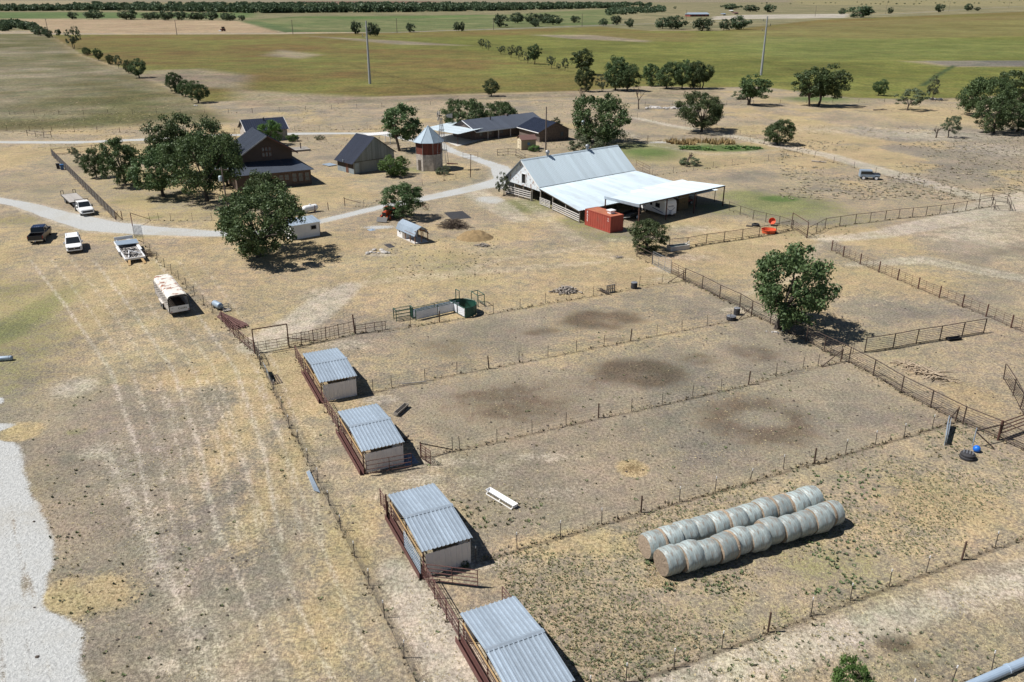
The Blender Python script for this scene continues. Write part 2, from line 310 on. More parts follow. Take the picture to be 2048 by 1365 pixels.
field([(1150, 66), (1400, 66), (1400, 85), (1180, 80)], (.26, .17, .08), (.24, .19, .08), 20, .5)
field([(1500, 72), (1750, 78), (2100, 80), (2100, 115), (1600, 120), (1400, 100)], (.17, .20, .06), (.22, .24, .08), 30, .6)
for p in [[(290, 142), (400, 138), (500, 152), (480, 178), (330, 172), (280, 155)], [(470, 180), (760, 196), (900, 190), (1160, 184), (1170, 195), (470, 215)], [(1808, 123), (2200, 122), (2200, 134), (1900, 134)], [(560, 100), (640, 110), (600, 118), (530, 112)],
          [(1060, 70), (1180, 70), (1300, 82), (1290, 85), (1140, 78)], [(610, 72), (800, 82), (940, 92), (800, 90)], [(1290, 176), (1440, 178), (1440, 200), (1290, 195)]]:
    field(p, (.30, .25, .20), (.38, .31, .22), 7, .8)
field([(1840, 122), (2200, 121), (2200, 133), (1900, 133)], (.19, .18, .16), (.25, .22, .18), 3, .9)
field([(40, 39), (300, 40), (480, 42), (565, 66), (100, 68)], (.42, .31, .20), (.46, .35, .23), 10)
field([(482, 42), (600, 33), (1000, 30), (1235, 17), (1232, 48), (1020, 57), (780, 65), (572, 65)], (.13, .17, .065), (.23, .23, .11), 12)
field([(560, 34), (760, 33), (1000, 30), (900, 36), (700, 39)], (.10, .17, .05), (.14, .20, .07), 15, .8)
field([(-300, 24), (510, 26), (505, 36), (-300, 38)], (.11, .17, .06), (.16, .20, .08), 20)
field([(480, 43), (520, 43), (600, 62), (570, 66)], (.10, .15, .06), (.13, .17, .07), 6, .9)
field([(600, 3), (900, 3), (760, 8), (560, 8)], (.20, .12, .09), (.23, .15, .11), 60); field([(-300, 2), (160, 2), (200, 14), (-300, 16)], (.34, .29, .19), (.37, .31, .2), 60)
field([(1580, 1), (3000, 1), (3000, 18), (1600, 10)], (.28, .25, .12), (.34, .29, .17), 80)
field([(1430, 33), (1500, 30), (1700, 28), (1690, 36), (1520, 38), (1420, 40)], (.50, .45, .38), (.55, .50, .44), 8, .9)
for p, wd in [([(-200, 68), (300, 67), (565, 67), (780, 66), (1020, 57.5), (1200, 51), (1330, 47), (1480, 42), (1640, 36), (1800, 28), (1920, 20), (2080, 11)], 6)]:
    i, m = m_line(p, wd, 1.5); FC[i] = FC[i] * (1 - m[:, None]) + np.array((.33, .32, .31)) * m[:, None]; MK['far'][i] = np.maximum(MK['far'][i], m)
i, m = m_line([(1845, 172), (1880, 148), (1908, 132)], 2.5, 1.0); FC[i] = FC[i] * (1 - m[:, None]) + np.array((.07, .10, .04)) * m[:, None]
# tractor lines / tracks across the field
for p in [[(1300, 95), (1500, 115), (1600, 145), (1760, 175)], [(900, 110), (1150, 100)], [(700, 130), (900, 185)], [(1400, 90), (1700, 100), (2100, 108)]]:
    i, m = m_line(p, 2, 1.5); FC[i] *= (1 - .28 * m[:, None])
FC *= ((.56 + .22 * br) * (.82 + .36 * str2))[:, None]
FENCE_DARK = True
# ---- mesh
nr = len(rows); idx = np.arange(nr * NC).reshape(nr, NC)
q = np.stack([idx[:-1, :-1], idx[:-1, 1:], idx[1:, 1:], idx[1:, :-1]], -1).reshape(-1, 4)
me = bpy.data.meshes.new('ground'); me.vertices.add(nr * NC); me.loops.add(q.size); me.polygons.add(len(q))
vco = np.zeros((nr * NC, 3), np.float32); vco[:, 0] = gx; vco[:, 1] = gy
me.vertices.foreach_set('co', vco.ravel()); me.loops.foreach_set('vertex_index', q.ravel().astype(np.int32))
me.polygons.foreach_set('loop_start', np.arange(0, q.size, 4, dtype=np.int32)); me.polygons.foreach_set('loop_total', np.full(len(q), 4, np.int32))
me.update(calc_edges=True)
def attr(name, arr4):
    a = me.color_attributes.new(name, 'FLOAT_COLOR', 'POINT'); a.data.foreach_set('color', np.ascontiguousarray(arr4, np.float32).ravel())
attr('m1', np.stack([MK['gravel'], MK['bare'], MK['dark'], MK['green']], 1)); attr('m2', np.stack([MK['gold'], MK['grey'], MK['lush'], MK['far']], 1))
attr('fc', np.concatenate([FC, np.ones((len(gx), 1))], 1))
m = bpy.data.materials.new('ground'); m.use_nodes = True; MATS['ground'] = m
N = m.node_tree.nodes; L = m.node_tree.links; B = N['Principled BSDF']; B.inputs['Roughness'].default_value = .95; B.inputs['Specular IOR Level'].default_value = .15
pos = N.new('ShaderNodeNewGeometry').outputs['Position']
def noise(sc, det=5, ro=.6, vec=None, dist=0):
    n = N.new('ShaderNodeTexNoise'); n.inputs['Scale'].default_value = sc; n.inputs['Detail'].default_value = det; n.inputs['Roughness'].default_value = ro; n.inputs['Distortion'].default_value = dist
    L.new(vec if vec else pos, n.inputs['Vector']); return n.outputs[0]
def math_(op, a, b=None, clamp=False):
    n = N.new('ShaderNodeMath'); n.operation = op; n.use_clamp = clamp
    for k, v in enumerate((a, b)):
        if v is None: continue
        if isinstance(v, (int, float)): n.inputs[k].default_value = v
        else: L.new(v, n.inputs[k])
    return n.outputs[0]
def rng(v, a, b, c=0.0, d=1.0):
    n = N.new('ShaderNodeMapRange'); n.interpolation_type = 'SMOOTHSTEP'
    for k, x in enumerate((a, b, c, d)): n.inputs[k + 1].default_value = x
    L.new(v, n.inputs[0]); return n.outputs[0]
def mix(f, a, b):
    n = N.new('ShaderNodeMix'); n.data_type = 'RGBA'
    for k, v in ((0, f), (6, a), (7, b)):
        if isinstance(v, tuple): n.inputs[k].default_value = (*v, 1)
        elif isinstance(v, (int, float)): n.inputs[k].default_value = v
        else: L.new(v, n.inputs[k])
    return n.outputs[2]
def at(name):
    n = N.new('ShaderNodeAttribute'); n.attribute_name = name; s = N.new('ShaderNodeSeparateColor'); L.new(n.outputs['Color'], s.inputs[0])
    return (*s.outputs, n.outputs['Alpha']), n.outputs['Color']
(gv, ba, dk, gr), _ = at('m1'); (go, gy_, lu, fa), _ = at('m2'); _, fcol = at('fc')
nAn = N.new('ShaderNodeTexNoise'); nAn.inputs['Scale'].default_value = .8; nAn.inputs['Detail'].default_value = 5; nAn.inputs['Roughness'].default_value = .72; L.new(pos, nAn.inputs['Vector']); nA = nAn.outputs[0]; nAc = nAn.outputs['Color']
nB = noise(4.2, 3, .75); nC = noise(15, 2, .8)
rag = math_('ADD', math_('MULTIPLY', math_('SUBTRACT', nA, .5), 1.1), math_('MULTIPLY', math_('SUBTRACT', nB, .5), .9))
fine = math_('ADD', math_('MULTIPLY', nC, .55), math_('MULTIPLY', nB, .45))
def edge(mk, a=.38, b=.62, k=1.0): return rng(math_('ADD', mk, math_('MULTIPLY', rag, k)), a, b)
fr = rng(fine, .38, .62)
nFn = N.new('ShaderNodeTexNoise'); nFn.inputs['Scale'].default_value = .11; nFn.inputs['Detail'].default_value = 7; nFn.inputs['Roughness'].default_value = .68; L.new(pos, nFn.inputs['Vector']); nF = nFn.outputs[0]; nFc = nFn.outputs['Color']
mot = rng(nF, .38, .64)
straw = mix(fr, (.215, .168, .105), (.42, .34, .228)); earth = mix(fr, (.185, .150, .115), (.345, .288, .226)); gold = mix(fr, (.26, .192, .098), (.485, .38, .23)); ash = mix(fr, (.125, .110, .090), (.275, .242, .202)); olive = mix(fr, (.14, .12, .065), (.31, .265, .155))
c = mix(rng(math_('ADD', nA, math_('MULTIPLY', math_('SUBTRACT', nB, .5), .8)), .36, .66), earth, straw)
c = mix(math_('MULTIPLY', edge(gy_, .10, 1.0, 1.2), .85), c, ash)
c = mix(math_('MULTIPLY', edge(go, .15, .95, 1.3), .85), c, gold)
c = mix(math_('MULTIPLY', mot, .16), c, olive)
green = mix(fr, (.075, .095, .035), (.23, .235, .10)); lush = mix(fr, (.04, .075, .022), (.12, .175, .055))
c = mix(math_('MULTIPLY', edge(gr, .12, .85, 1.2), .85), c, green); c = mix(math_('MULTIPLY', edge(lu, .15, .8, 1.0), .85), c, lush)
bare = mix(fr, (.30, .262, .21), (.50, .445, .37)); c = mix(math_('MULTIPLY', edge(ba, .15, .90, 1.2), .85), c, bare)
dark = mix(fr, (.052, .038, .027), (.15, .112, .08)); c = mix(math_('MULTIPLY', edge(dk, .18, .85, 1.15), .84), c, dark)
# far fields
def vmul(a, b):
    n = N.new('ShaderNodeVectorMath'); n.operation = 'MULTIPLY'; L.new(a, n.inputs[0])
    if isinstance(b, tuple): n.inputs[1].default_value = b
    else: L.new(b, n.inputs[1])
    return n.outputs[0]
def vmad(a, k, o):
    n = N.new('ShaderNodeVectorMath'); n.operation = 'MULTIPLY_ADD'; L.new(a, n.inputs[0]); n.inputs[1].default_value = (k,) * 3; n.inputs[2].default_value = (o,) * 3; return n.outputs[0]
def scal(v, f):
    n = N.new('ShaderNodeVectorMath'); n.operation = 'SCALE'; L.new(v, n.inputs[0]); L.new(f, n.inputs['Scale']); return n.outputs[0]
# real ground is never one colour: hue and value wander at several sizes
c = vmul(c, vmad(nAc, .20, .90)); c = vmul(c, vmad(nFc, .20, .90)); c = scal(c, math_('MULTIPLY', rng(nB, .30, .70, .86, 1.14), math_('MULTIPLY', rng(nF, .32, .68, .84, 1.16), rng(nA, .30, .70, .88, 1.12))))
fcol2 = scal(vmul(fcol, vmad(nFc, .45, .775)), rng(nF, .3, .7, .82, 1.18)); fcol2 = scal(fcol2, rng(nA, .28, .72, .58, 1.42))
c = mix(edge(fa, .3, .75, .6), c, fcol2)
# droppings, stones, tiny weeds: small shapes of their own
def spots(sc, prob, size):
    v = N.new('ShaderNodeTexVoronoi'); v.inputs['Scale'].default_value = sc; L.new(pos, v.inputs['Vector'])
    s = N.new('ShaderNodeSeparateColor'); L.new(v.outputs['Color'], s.inputs[0])
    d = math_('ADD', v.outputs['Distance'], math_('MULTIPLY', math_('SUBTRACT', nC, .5), .25))
    return math_('MULTIPLY', rng(d, size, size * .55), math_('LESS_THAN', s.outputs[0], prob))
near = math_('SUBTRACT', 1.0, fa, True)
c = mix(math_('MULTIPLY', math_('MULTIPLY', spots(1.1, .10, .14), near), .6), c, (.075, .06, .045))
c = mix(math_('MULTIPLY', math_('MULTIPLY', spots(3.3, .14, .22), near), .42), c, (.085, .075, .052))
gcol = mix(rng(fine, .3, .7), (.28, .283, .286), (.56, .562, .562)); gcol = mix(rng(nF, .46, .66, 0, .65), gcol, (.37, .345, .30))
c = mix(rng(math_('ADD', gv, math_('MULTIPLY', math_('SUBTRACT', fine, .5), 1.0)), .36, .64), c, gcol)
c = vmul(c, (.985, 1.0, .985)); L.new(c, B.inputs['Base Color'])
bp = N.new('ShaderNodeBump'); bp.inputs['Strength'].default_value = .9; bp.inputs['Distance'].default_value = .16
L.new(nB, bp.inputs['Height']); L.new(bp.outputs[0], B.inputs['Normal'])
me.materials.append(m); go_ = place('ground', me); go_['kind'] = 'structure'
# ================================================================== MATERIALS FOR BUILT THINGS
M('galv', (.43, .51, .59), .33, .45, .16, 1.2, col2=(.42, .48, .54), thr=.60)
M('barn_roof', (.49, .575, .63), .40, .10, .13, .7, stretch=(1, .35, 1), col2=(.43, .49, .53), thr=.60); M('tin_blue', (.27, .34, .40), .45, .35, .12, 1.2)
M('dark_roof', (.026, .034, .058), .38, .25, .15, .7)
M('dark_roof_lit_grey', (.08, .095, .125), .40, .3, .15, .7)  # grey roofing; also the sun-brightened copy for the brown house's left slope
M('tan_wall', (.72, .685, .66), .5, .05, .10, 1.0)
M('rust_pipe', (.085, .038, .028), .8, 0, .35, 5)
M('maroon', (.105, .046, .040), .75, 0, .30, 4)
M('dark_pipe', (.055, .035, .028), .8, 0, .3, 5)
M('wood_new', (.42, .28, .13), .8, 0, .2, 6)
M('wood_grey', (.26, .24, .215), .85, 0, .3, 3, stretch=(8, 8, .6))
M('wood_old', (.235, .25, .235), .85, 0, .35, 2.5, stretch=(9, 9, .5), bump=.3)
M('wood_dark', (.07, .055, .045), .85, 0, .3, 4)
M('wood_board', (.50, .48, .46), .8, 0, .2, 3)
M('white_paint', (.78, .79, .80), .5, 0, .05, 2)
M('white_flake', (.60, .65, .70), .7, 0, .12, 3.0, col2=(.30, .19, .15), thr=.56)
M('tin_sheet', (.33, .40, .46), .45, .5, .2, 1.5, col2=(.40, .25, .17), thr=.66)
M('brown_wall', (.105, .078, .064), .85, 0, .10, 1.5)
M('brown_trim', (.13, .06, .04), .8, 0, .1, 2)
M('stone', (.42, .38, .34), .9, 0, .45, 2.2, bump=1.0, bscale=5)
M('stone_dark', (.135, .105, .09), .9, 0, .5, 2.6, bump=.8, bscale=5)
M('red_wood', (.16, .045, .03), .8, 0, .35, 3, stretch=(6, 6, .4))
M('glass', (.02, .025, .03), .08, 0, .1, 1)
M('window_glass', (.10, .12, .14), .12, 0, .3, 2)
M('interior_shade', (.008, .008, .008), .9, 0, .1, 1)  # near-black that paints the unlit inside of openings
M('concrete', (.48, .46, .43), .9, 0, .15, 1.5)
M('red_container', (.34, .065, .045), .55, .1, .14, .9, col2=(.26, .075, .055), thr=.62)
M('orange_rust', (.42, .155, .085), .75, 0, .2, 1.0)
M('steel', (.30, .31, .33), .5, .6, .2, 4)
M('black_rubber', (.018, .018, .02), .8, 0, .2, 6)
M('black_metal', (.022, .022, .024), .5, .2, .2, 4)
M('sign_white', (.85, .85, .85), .6, 0, .03, 3)
def ribbed(w, L, n, rh, rw=.055, th=.02):
    """metal sheet in local x (width), y (up the slope), z normal, with n raised ribs"""
    b = MB(); xs = [0.0]; zs = [0.0]
    for k in range(n):
        c = w * (k + .5) / n
        for dx, z in ((-rw, 0), (-rw * .45, rh), (rw * .45, rh), (rw, 0)): xs.append(c + dx); zs.append(z)
    xs.append(w); zs.append(0)
    top = [(x, 0, z) for x, z in zip(xs, zs)]; k = len(xs)
    v = top + [(x, L, z) for x, z in zip(xs, zs)] + [(x, 0, z - th) for x, z in zip(xs, zs)] + [(x, L, z - th) for x, z in zip(xs, zs)]
    f = []
    for i in range(k - 1): f += [(i, i + 1, k + i + 1, k + i), (2 * k + i + 1, 2 * k + i, 3 * k + i, 3 * k + i + 1), (i + 1, i, 2 * k + i, 2 * k + i + 1), (k + i, k + i + 1, 3 * k + i + 1, 3 * k + i)]
    f += [(0, k, 3 * k, 2 * k), (2 * k - 1, k - 1, 3 * k - 1, 4 * k - 1)]
    return b.add(v, f)
def sheets(parent, name, mat, p0, u, v, n, ribs=3, rh=.03, rw=.05, gap=.006, th=.02):
    """n sheets side by side covering the parallelogram p0, p0+u, p0+v (v runs up the slope); each its own part"""
    p0, u, v = Vector(p0), Vector(u), Vector(v); W = u.length; Ls = v.length; w = W / n
    key = (name, mat, round(w, 3), round(Ls, 3), ribs); me = SH.get(key)
    if not me: me = SH[key] = ribbed(w - gap, Ls, ribs, rh, rw, th).mesh(name, mat)
    ex = u.normalized(); ey = v.normalized(); ez = ex.cross(ey).normalized(); ey2 = v.normalized()
    out = []
    for k in range(n):
        o = bpy.data.objects.new(name, me); C.objects.link(o); o.parent = parent
        mt = Matrix.Identity(4)
        for r_ in range(3): mt[r_][0] = ex[r_]; mt[r_][1] = ey2[r_]; mt[r_][2] = ez[r_]; mt[r_][3] = (p0 + ex * (w * k + gap / 2))[r_]
        o.matrix_local = mt; out.append(o)
    return out
SH = {}
def sheet_wall(parent, name, mat, p, q, z0, z1, n, ribs=2, rh=.035):
    p, q = Vector((*p, z0)), Vector((*q, z0)); return sheets(parent, name, mat, p, q - p, (0, 0, z1 - z0), n, ribs, rh, .035)
def window(parent, name, mat_f, mat_g, x, y, z, w, h, axis='x', out=-1, bars=1, nv=1):
    """window in a wall whose outside looks along out*axis normal; x,y,z centre of the pane"""
    fr = MB(); t = .07
    def bx(b, u0, u1, z0, z1, d0, d1):
        lo, hi = sorted((d0 * out, d1 * out))
        if axis == 'x': b.box(x + u0, x + u1, y + lo, y + hi, z + z0, z + z1)
        else: b.box(x + lo, x + hi, y + u0, y + u1, z + z0, z + z1)
    bx(fr, -w / 2 - t, -w / 2, -h / 2 - t, h / 2 + t, 0, .06); bx(fr, w / 2, w / 2 + t, -h / 2 - t, h / 2 + t, 0, .06)
    bx(fr, -w / 2, w / 2, h / 2, h / 2 + t, 0, .06); bx(fr, -w / 2, w / 2, -h / 2 - t, -h / 2, 0, .07)
    for k in range(1, bars + 1): zz = -h / 2 + h * k / (bars + 1); bx(fr, -w / 2, w / 2, zz - .02, zz + .02, .025, .05)
    for k in range(1, nv): xx = -w / 2 + w * k / nv; bx(fr, xx - .02, xx + .02, -h / 2, h / 2, .025, .05)
    o = fr.build(name, mat_f, parent); g = MB(); bx(g, -w / 2, w / 2, -h / 2, h / 2, .005, .02); g.build('pane', mat_g, o); return o
# ================================================================== LOAFING SHEDS BY THE LANE
def shed(a0, b0, L, label, gate=False):
    w, he, hr = 3.05, 1.95, 2.28
    t = thing('loafing_shed', label, 'shed', AB(a0, b0), AZA, 'loafing sheds along the lane')
    ov = .12; half = L / 2
    for s in (0, 1):     # near and far roof slope, four sheets each
        y0 = -ov if s == 0 else half + .02
        if s == 0: sheets(t, 'roof_sheet', 'galv', (-.1, -ov, he), (w + .2, 0, 0), (0, half + ov, hr - he), 4, 3, .06, .06)
        else: sheets(t, 'roof_sheet', 'galv', (w + .1, L + ov, he), (-w - .2, 0, 0), (0, -half - ov, hr - he), 4, 3, .06, .06)
    MB().ext([(-.12, half - .17, hr + .022), (-.12, half, hr + .075), (-.12, half + .17, hr + .022), (-.12, half, hr + .045)], (w + .24, 0, 0)).build('ridge_cap', 'galv', t)
    zt = 1.62
    sheet_wall(t, 'wall_sheet', 'tan_wall', (.14, 0), (w - .02, 0), .04, zt, 4, 2); sheet_wall(t, 'wall_sheet', 'tan_wall', (w - .02, L), (.14, L), .04, zt, 4, 2)
    sheet_wall(t, 'wall_sheet', 'tan_wall', (w, .03), (w, L - .03), .04, zt + .12, 7, 2)
    # frame: corner posts, headers, purlins
    for x, y, hh in ((.03, .06, he - .06), (.03, half, hr - .06), (.03, L - .06, he - .06)): MB().cyl((x, y, 0), (x, y, hh), .045, 8).build('post', 'rust_pipe', t)
    for x, y, hh in ((w - .09, .08, he - .06), (w - .09, half, hr - .06), (w - .09, L - .08, he - .06)): MB().cyl((x, y, 0), (x, y, hh), .045, 8).build('post', 'rust_pipe', t)
    for x in (.03, w - .1):
        MB().bar((x, 0, he - .10), (x, half, hr - .10), .05, .12).bar((x, half, hr - .10), (x, L, he - .10), .05, .12).build('header_beam', 'wood_new', t)
    for y, z in ((.05, he - .07), (half * .5, (he + hr) / 2 - .07), (half - .1, hr - .07), (half + .1, hr - .07), (half * 1.5, (he + hr) / 2 - .07), (L - .05, he - .07)):
        MB().bar((-.08, y, z), (w + .06, y, z), .04, .085).build('purlin', 'wood_new' if y < 1 else 'wood_dark', t)
    # lane side: long maroon bunk with rails above
    MB().box(-.34, -.31, -.1, L + .3, .02, .42).box(-.31, -.05, -.1, L + .3, .02, .06).box(-.05, -.02, -.1, L + .3, .02, .48).build('feed_bunk', 'maroon', t)
    for z in (.75, 1.0, 1.25):
        if gate: MB().cyl((-.02, half, z), (-.02, L, z), .022, 6).build('rail', 'rust_pipe', t)
        else: MB().cyl((-.02, 0, z), (-.02, L, z), .022, 6).build('rail', 'rust_pipe', t)
    MB().bar((-.03, .1, 1.46), (-.03, L - .1, 1.46), .035, .10).build('rail', 'wood_new', t)
    return t
shed(63.65, 12.38, 6.55, 'low tin shed farthest up the lane, beside the pipe gate')
shed(51.0, 12.40, 6.6, 'low tin shed second from the pipe gate, with a blue tarp in its shadow')
s3 = shed(38.2, 12.40, 6.42, 'low tin shed with a silver gate on its lane side, nearest the white trough', True)
shed(25.75, 12.43, 6.4, 'low tin shed cut off by the bottom edge of the picture')
g_ = thing('stock_gate', 'silver tubular gate standing on the lane side of a tin shed', 'gate', AB(38.25, 12.33), AZA)
for z in (.2, .42, .62, .84, 1.06, 1.3): MB().cyl((-.08, .1, z), (-.08, 3.1, z), .028, 6).build('rail', 'galv', g_)
for y in (.1, 1.6, 3.1): MB().cyl((-.08, y, .12), (-.08, y, 1.33), .028, 6).build('upright', 'galv', g_)
# ================================================================== MAIN BARN
BA = AZA + 90 - 14            # azimuth of the barn ridge
bo = AB(120.9, 63.0)          # near-left corner of the barn body
barn = thing('barn', 'big white-roofed barn with a stained gable, hay door and wide lean-to', 'barn', bo, BA - 90)
# local: x along the ridge (to the right), y to the back, gable at x=0
W_, LB, he, hr = 9.4, 22.6, 2.85, 6.75
sheets(barn, 'roof_sheet', 'barn_roof', (-.5, -.15, he), (LB + 1, 0, 0), (0, W_ / 2 + .15, hr - he), 24, 3, .055, .055)
sheets(barn, 'roof_sheet', 'barn_roof', (LB + .5, W_ + .9, he - .62), (-LB - 1, 0, 0), (0, -W_ / 2 - .9, hr - he + .62), 24, 3, .055, .055)
MB().ext([(-.5, W_ / 2 - .22, hr - .10), (-.5, W_ / 2, hr + .07), (-.5, W_ / 2 + .22, hr - .10), (-.5, W_ / 2, hr + .04)], (LB + 1, 0, 0)).build('ridge_cap', 'barn_roof', barn)
gb = MB()
def gpoly(x0, th, pts): gb.ext([(x0, y, z) for y, z in pts], (th, 0, 0))
# gable wall around the hay door
zt = 2.05
gpoly(0, .1, [(0.02, zt), (3.9, zt + .25), (3.9, he + (hr - he) * 3.9 / 4.7 - .05), (0.02, he - .05)]); gpoly(0, .1, [(4.9, zt + .25), (W_, zt + .45), (W_, he - .05), (4.9, he + (hr - he) * 4.5 / 4.7 - .05)])
gpoly(0, .1, [(3.9, 4.35), (4.9, 4.35), (4.9, he + (hr - he) * 4.5 / 4.7 - .05), (4.7, hr - .05), (3.9, he + (hr - he) * 3.9 / 4.7 - .05)]); gpoly(0, .1, [(3.9, zt + .25), (4.9, zt + .25), (4.9, 2.75), (3.9, 2.75)])
gb.build('gable_wall', 'white_flake', barn)
MB().box(.14, .2, 3.85, 4.95, 2.7, 4.4).build('hay_door_dark_panel', 'interior_shade', barn)  # black panel stands in for the unlit barn interior
MB().bar((-.05, 3.86, 2.72), (-.05, 3.86, 4.38), .06, .08).bar((-.05, 4.94, 2.72), (-.05, 4.94, 4.38), .06, .08).bar((-.05, 3.8, 4.4), (-.05, 5, 4.4), .06, .08).build('hay_door_frame', 'white_paint', barn)
MB().bar((-.45, 0, he - .12), (-.45, W_ / 2, hr - .12), .05, .2).build('barge_board', 'white_paint', barn); MB().bar((-.45, W_ + .9, he - .74), (-.45, W_ / 2, hr - .12), .05, .2).build('barge_board', 'dark_roof_lit_grey', barn)
MB().box(LB - .1, LB, 0, W_, 0, he).ext([(LB - .1, 0, he), (LB - .1, W_, he), (LB - .1, W_ / 2, hr - .08)], (.1, 0, 0)).build('end_wall', 'white_flake', barn)
MB().box(0.2, LB - .1, W_ - .1, W_, 0, he - .1).build('back_wall', 'white_flake', barn)
for y in (0.08, 2.4, 4.7, 7, W_ - .1): MB().box(.0 if y < .2 or y > 9 else .12, .16 if y < .2 or y > 9 else .28, y - .08, y + .08, 0, zt + .3).build('post', 'wood_grey', barn)
for k in range(1, 6):
    for y in (.1, 4.7): MB().box(k * 4 - .09, k * 4 + .09, y - .09, y + .09, 0, he if y < 1 else hr - .3).build('post', 'wood_dark', barn)
for z in (.45, .8, 1.15, 1.5): MB().box(-.06, -.015, 2.5, W_, z, z + .16).build('fence_board', 'wood_board', barn)
for y in (2.55, 5.8, 9.2): MB().box(-.015, .1, y - .06, y + .06, 0, 1.7).build('fence_post', 'wood_grey', barn)
for k, (y, z) in enumerate(((3.2, 1.95), (5.0, 1.85), (6.8, 2.0))): MB().bar((.5, y - .9, z - .25), (.5, y + .8, z), .06, .1).bar((.5, y, z - .8), (.5, y, z + .3), .06, .08).build('brace', 'wood_new', barn)
# lean-to: skewed toward the container
e0 = Vector((-.5, -.1, he - .10)); lo = barn.matrix_world
def loc(v): return Matrix.Rotation(R(BA - 90), 4, 'Z') @ (Vector((v.x, v.y, 0)) - Vector((bo.x, bo.y, 0)))
n0 = loc(G(1158.6, 422.3, 1.95)); n0.z = 1.95; n1 = loc(G(1303, 357.6, 2.1)); n1.z = 1.95
n1 = Vector((LB + .6, n0.y + (LB + 1) * .0, 1.95))
NS = 24; vt = e0 - n0; ut = n1 - n0
for k in range(NS):
    a0, a1 = k / NS, (k + .985) / NS; b = MB(); p0 = n0 + (n1 - n0) * a0; p1 = n0 + (n1 - n0) * a1; q0 = e0 + Vector((LB + 1.05, 0, 0)) * a0; q1 = e0 + Vector((LB + 1.05, 0, 0)) * a1
    pr = []
    for i in range(10):
        f_ = i / 9; z = .05 if i % 3 == 1 else 0; pr.append((p0.lerp(p1, f_) + Vector((0, 0, z)), q0.lerp(q1, f_) + Vector((0, 0, z))))
    v = [a for a, _ in pr] + [b2 for _, b2 in pr] + [a - Vector((0, 0, .05)) for a, _ in pr] + [b2 - Vector((0, 0, .05)) for _, b2 in pr]
    f = []
    for i in range(9): f += [(i, i + 1, 11 + i, 10 + i), (21 + i, 20 + i, 30 + i, 31 + i), (i + 1, i, 20 + i, 21 + i), (10 + i, 11 + i, 31 + i, 30 + i)]
    f += [(0, 10, 30, 20), (19, 9, 29, 39)]
    b.add(v, f).build('lean_to_sheet', 'barn_roof', barn)
MB().bar(n0 + Vector((.1, .1, -.14)), e0 + Vector((.1, 0, -.14)), .06, .18).build('rafter', 'wood_dark', barn)
MB().bar(n0 + Vector((.1, .12, -.15)), n1 + Vector((0, .12, -.15)), .06, .18).build('eave_beam', 'wood_dark', barn)
lposts = []
for f_ in (0.02, .34, .66, .985):
    p = e0.lerp(n0, f_) + Vector((.25, 0, 0)); lposts.append(p)
    if f_ > .1: MB().box(p.x - .08, p.x + .08, p.y - .08, p.y + .08, 0, p.z - .12).build('lean_to_post', 'wood_grey', barn)
for k in range(1, 7):
    p = n0.lerp(n1, k / 6.2); MB().box(p.x - .07, p.x + .07, p.y + .2, p.y + .34, 0, 1.85).build('lean_to_post', 'wood_dark', barn)
for z in (.3, .62, .94, 1.26):
    MB().bar(Vector((lposts[2].x - .12, lposts[2].y, z)), Vector((lposts[3].x - .12, lposts[3].y, z)), .04, .15).build('fence_board', 'wood_board', barn)
    MB().bar(Vector((lposts[1].x - .12, lposts[1].y, z)), Vector((lposts[2].x - .12, lposts[2].y, z)), .04, .15).build('fence_board', 'wood_board', barn)
gt = lposts[0]
bg_ = thing('board_gate', 'white board gate standing open at the barn corner', 'gate', barn.matrix_basis @ Vector((gt.x - .3, gt.y - .1, 0)), BA - 90)
for z in (.25, .5, .75, 1.0, 1.25): MB().bar((0, 0, z), (-.5, -3.2, z - .05), .04, .12).build('board', 'wood_board', bg_)
for f_ in (0.03, .5, .97): MB().bar((-.5 * f_ - .05, -3.2 * f_, .15), (-.5 * f_ - .05, -3.2 * f_, 1.3), .04, .1).build('upright', 'wood_board', bg_)
for x in (5.6, 15.2):
    b = MB().cyl((x, W_ / 2, hr + .02), (x, W_ / 2, hr + .35), .22, 12); v_ = b.build('ridge_vent', 'steel', barn)
    MB().lathe([(.05, -.32), (.28, -.26), (.40, -.02), (.32, .22), (.05, .36)], 14, (x, W_ / 2, hr + .66)).build('turbine', 'steel', v_, smooth=True)
# extra lower roof behind the carport
lr = thing('low_shed_roof', 'small white roof between the barn lean-to and the carport', 'roof', AB(*(112.5, 84.0)), BA - 90)
sheets(lr, 'roof_sheet', 'barn_roof', (-5, -5.0, 2.15), (10.5, 0, 0), (0, 7.8, .5), 11, 3, .028, .045)
for x, y in ((5.2, -4.6), (5.2, 2.4), (0, 2.4), (-4.6, -4.6), (0.3, -4.6)): MB().cyl((x, y, 0), (x, y, 2.1 + (y + 5) * .064), .06, 6).build('post', 'dark_pipe', lr)
# ---- carport in front of the barn
p2 = AB(101.15, 69.4); cpz = thing('carport', 'wide white metal carport sheltering a travel trailer', 'carport', (p2.x, p2.y, 0), BA - 90)
CW, CD = 20.8, 7.3
sheets(cpz, 'roof_sheet', 'barn_roof', (0, 0, 3.5), (CW, 0, 0), (0, CD, -.42), 21, 3, .028, .045)
MB().box(-.04, 0, -.02, CD, 3.0, 3.44).build('fascia', 'galv', cpz); MB().box(0, CW, .02, .1, 3.28, 3.46).build('eave_beam', 'dark_pipe', cpz); MB().box(0, CW, CD - .2, CD - .1, 2.86, 3.0).build('eave_beam', 'dark_pipe', cpz)
for k in range(1, 6): MB().bar((k * CW / 6, .05, 3.36), (k * CW / 6, CD - .05, 2.96), .1, .12).build('rafter', 'dark_pipe', cpz)
for x in (.1, 6.4, 13.2, CW - .1): MB().box(x - .07, x + .07, .02, .16, 0, 3.44).build('post', 'rust_pipe', cpz)
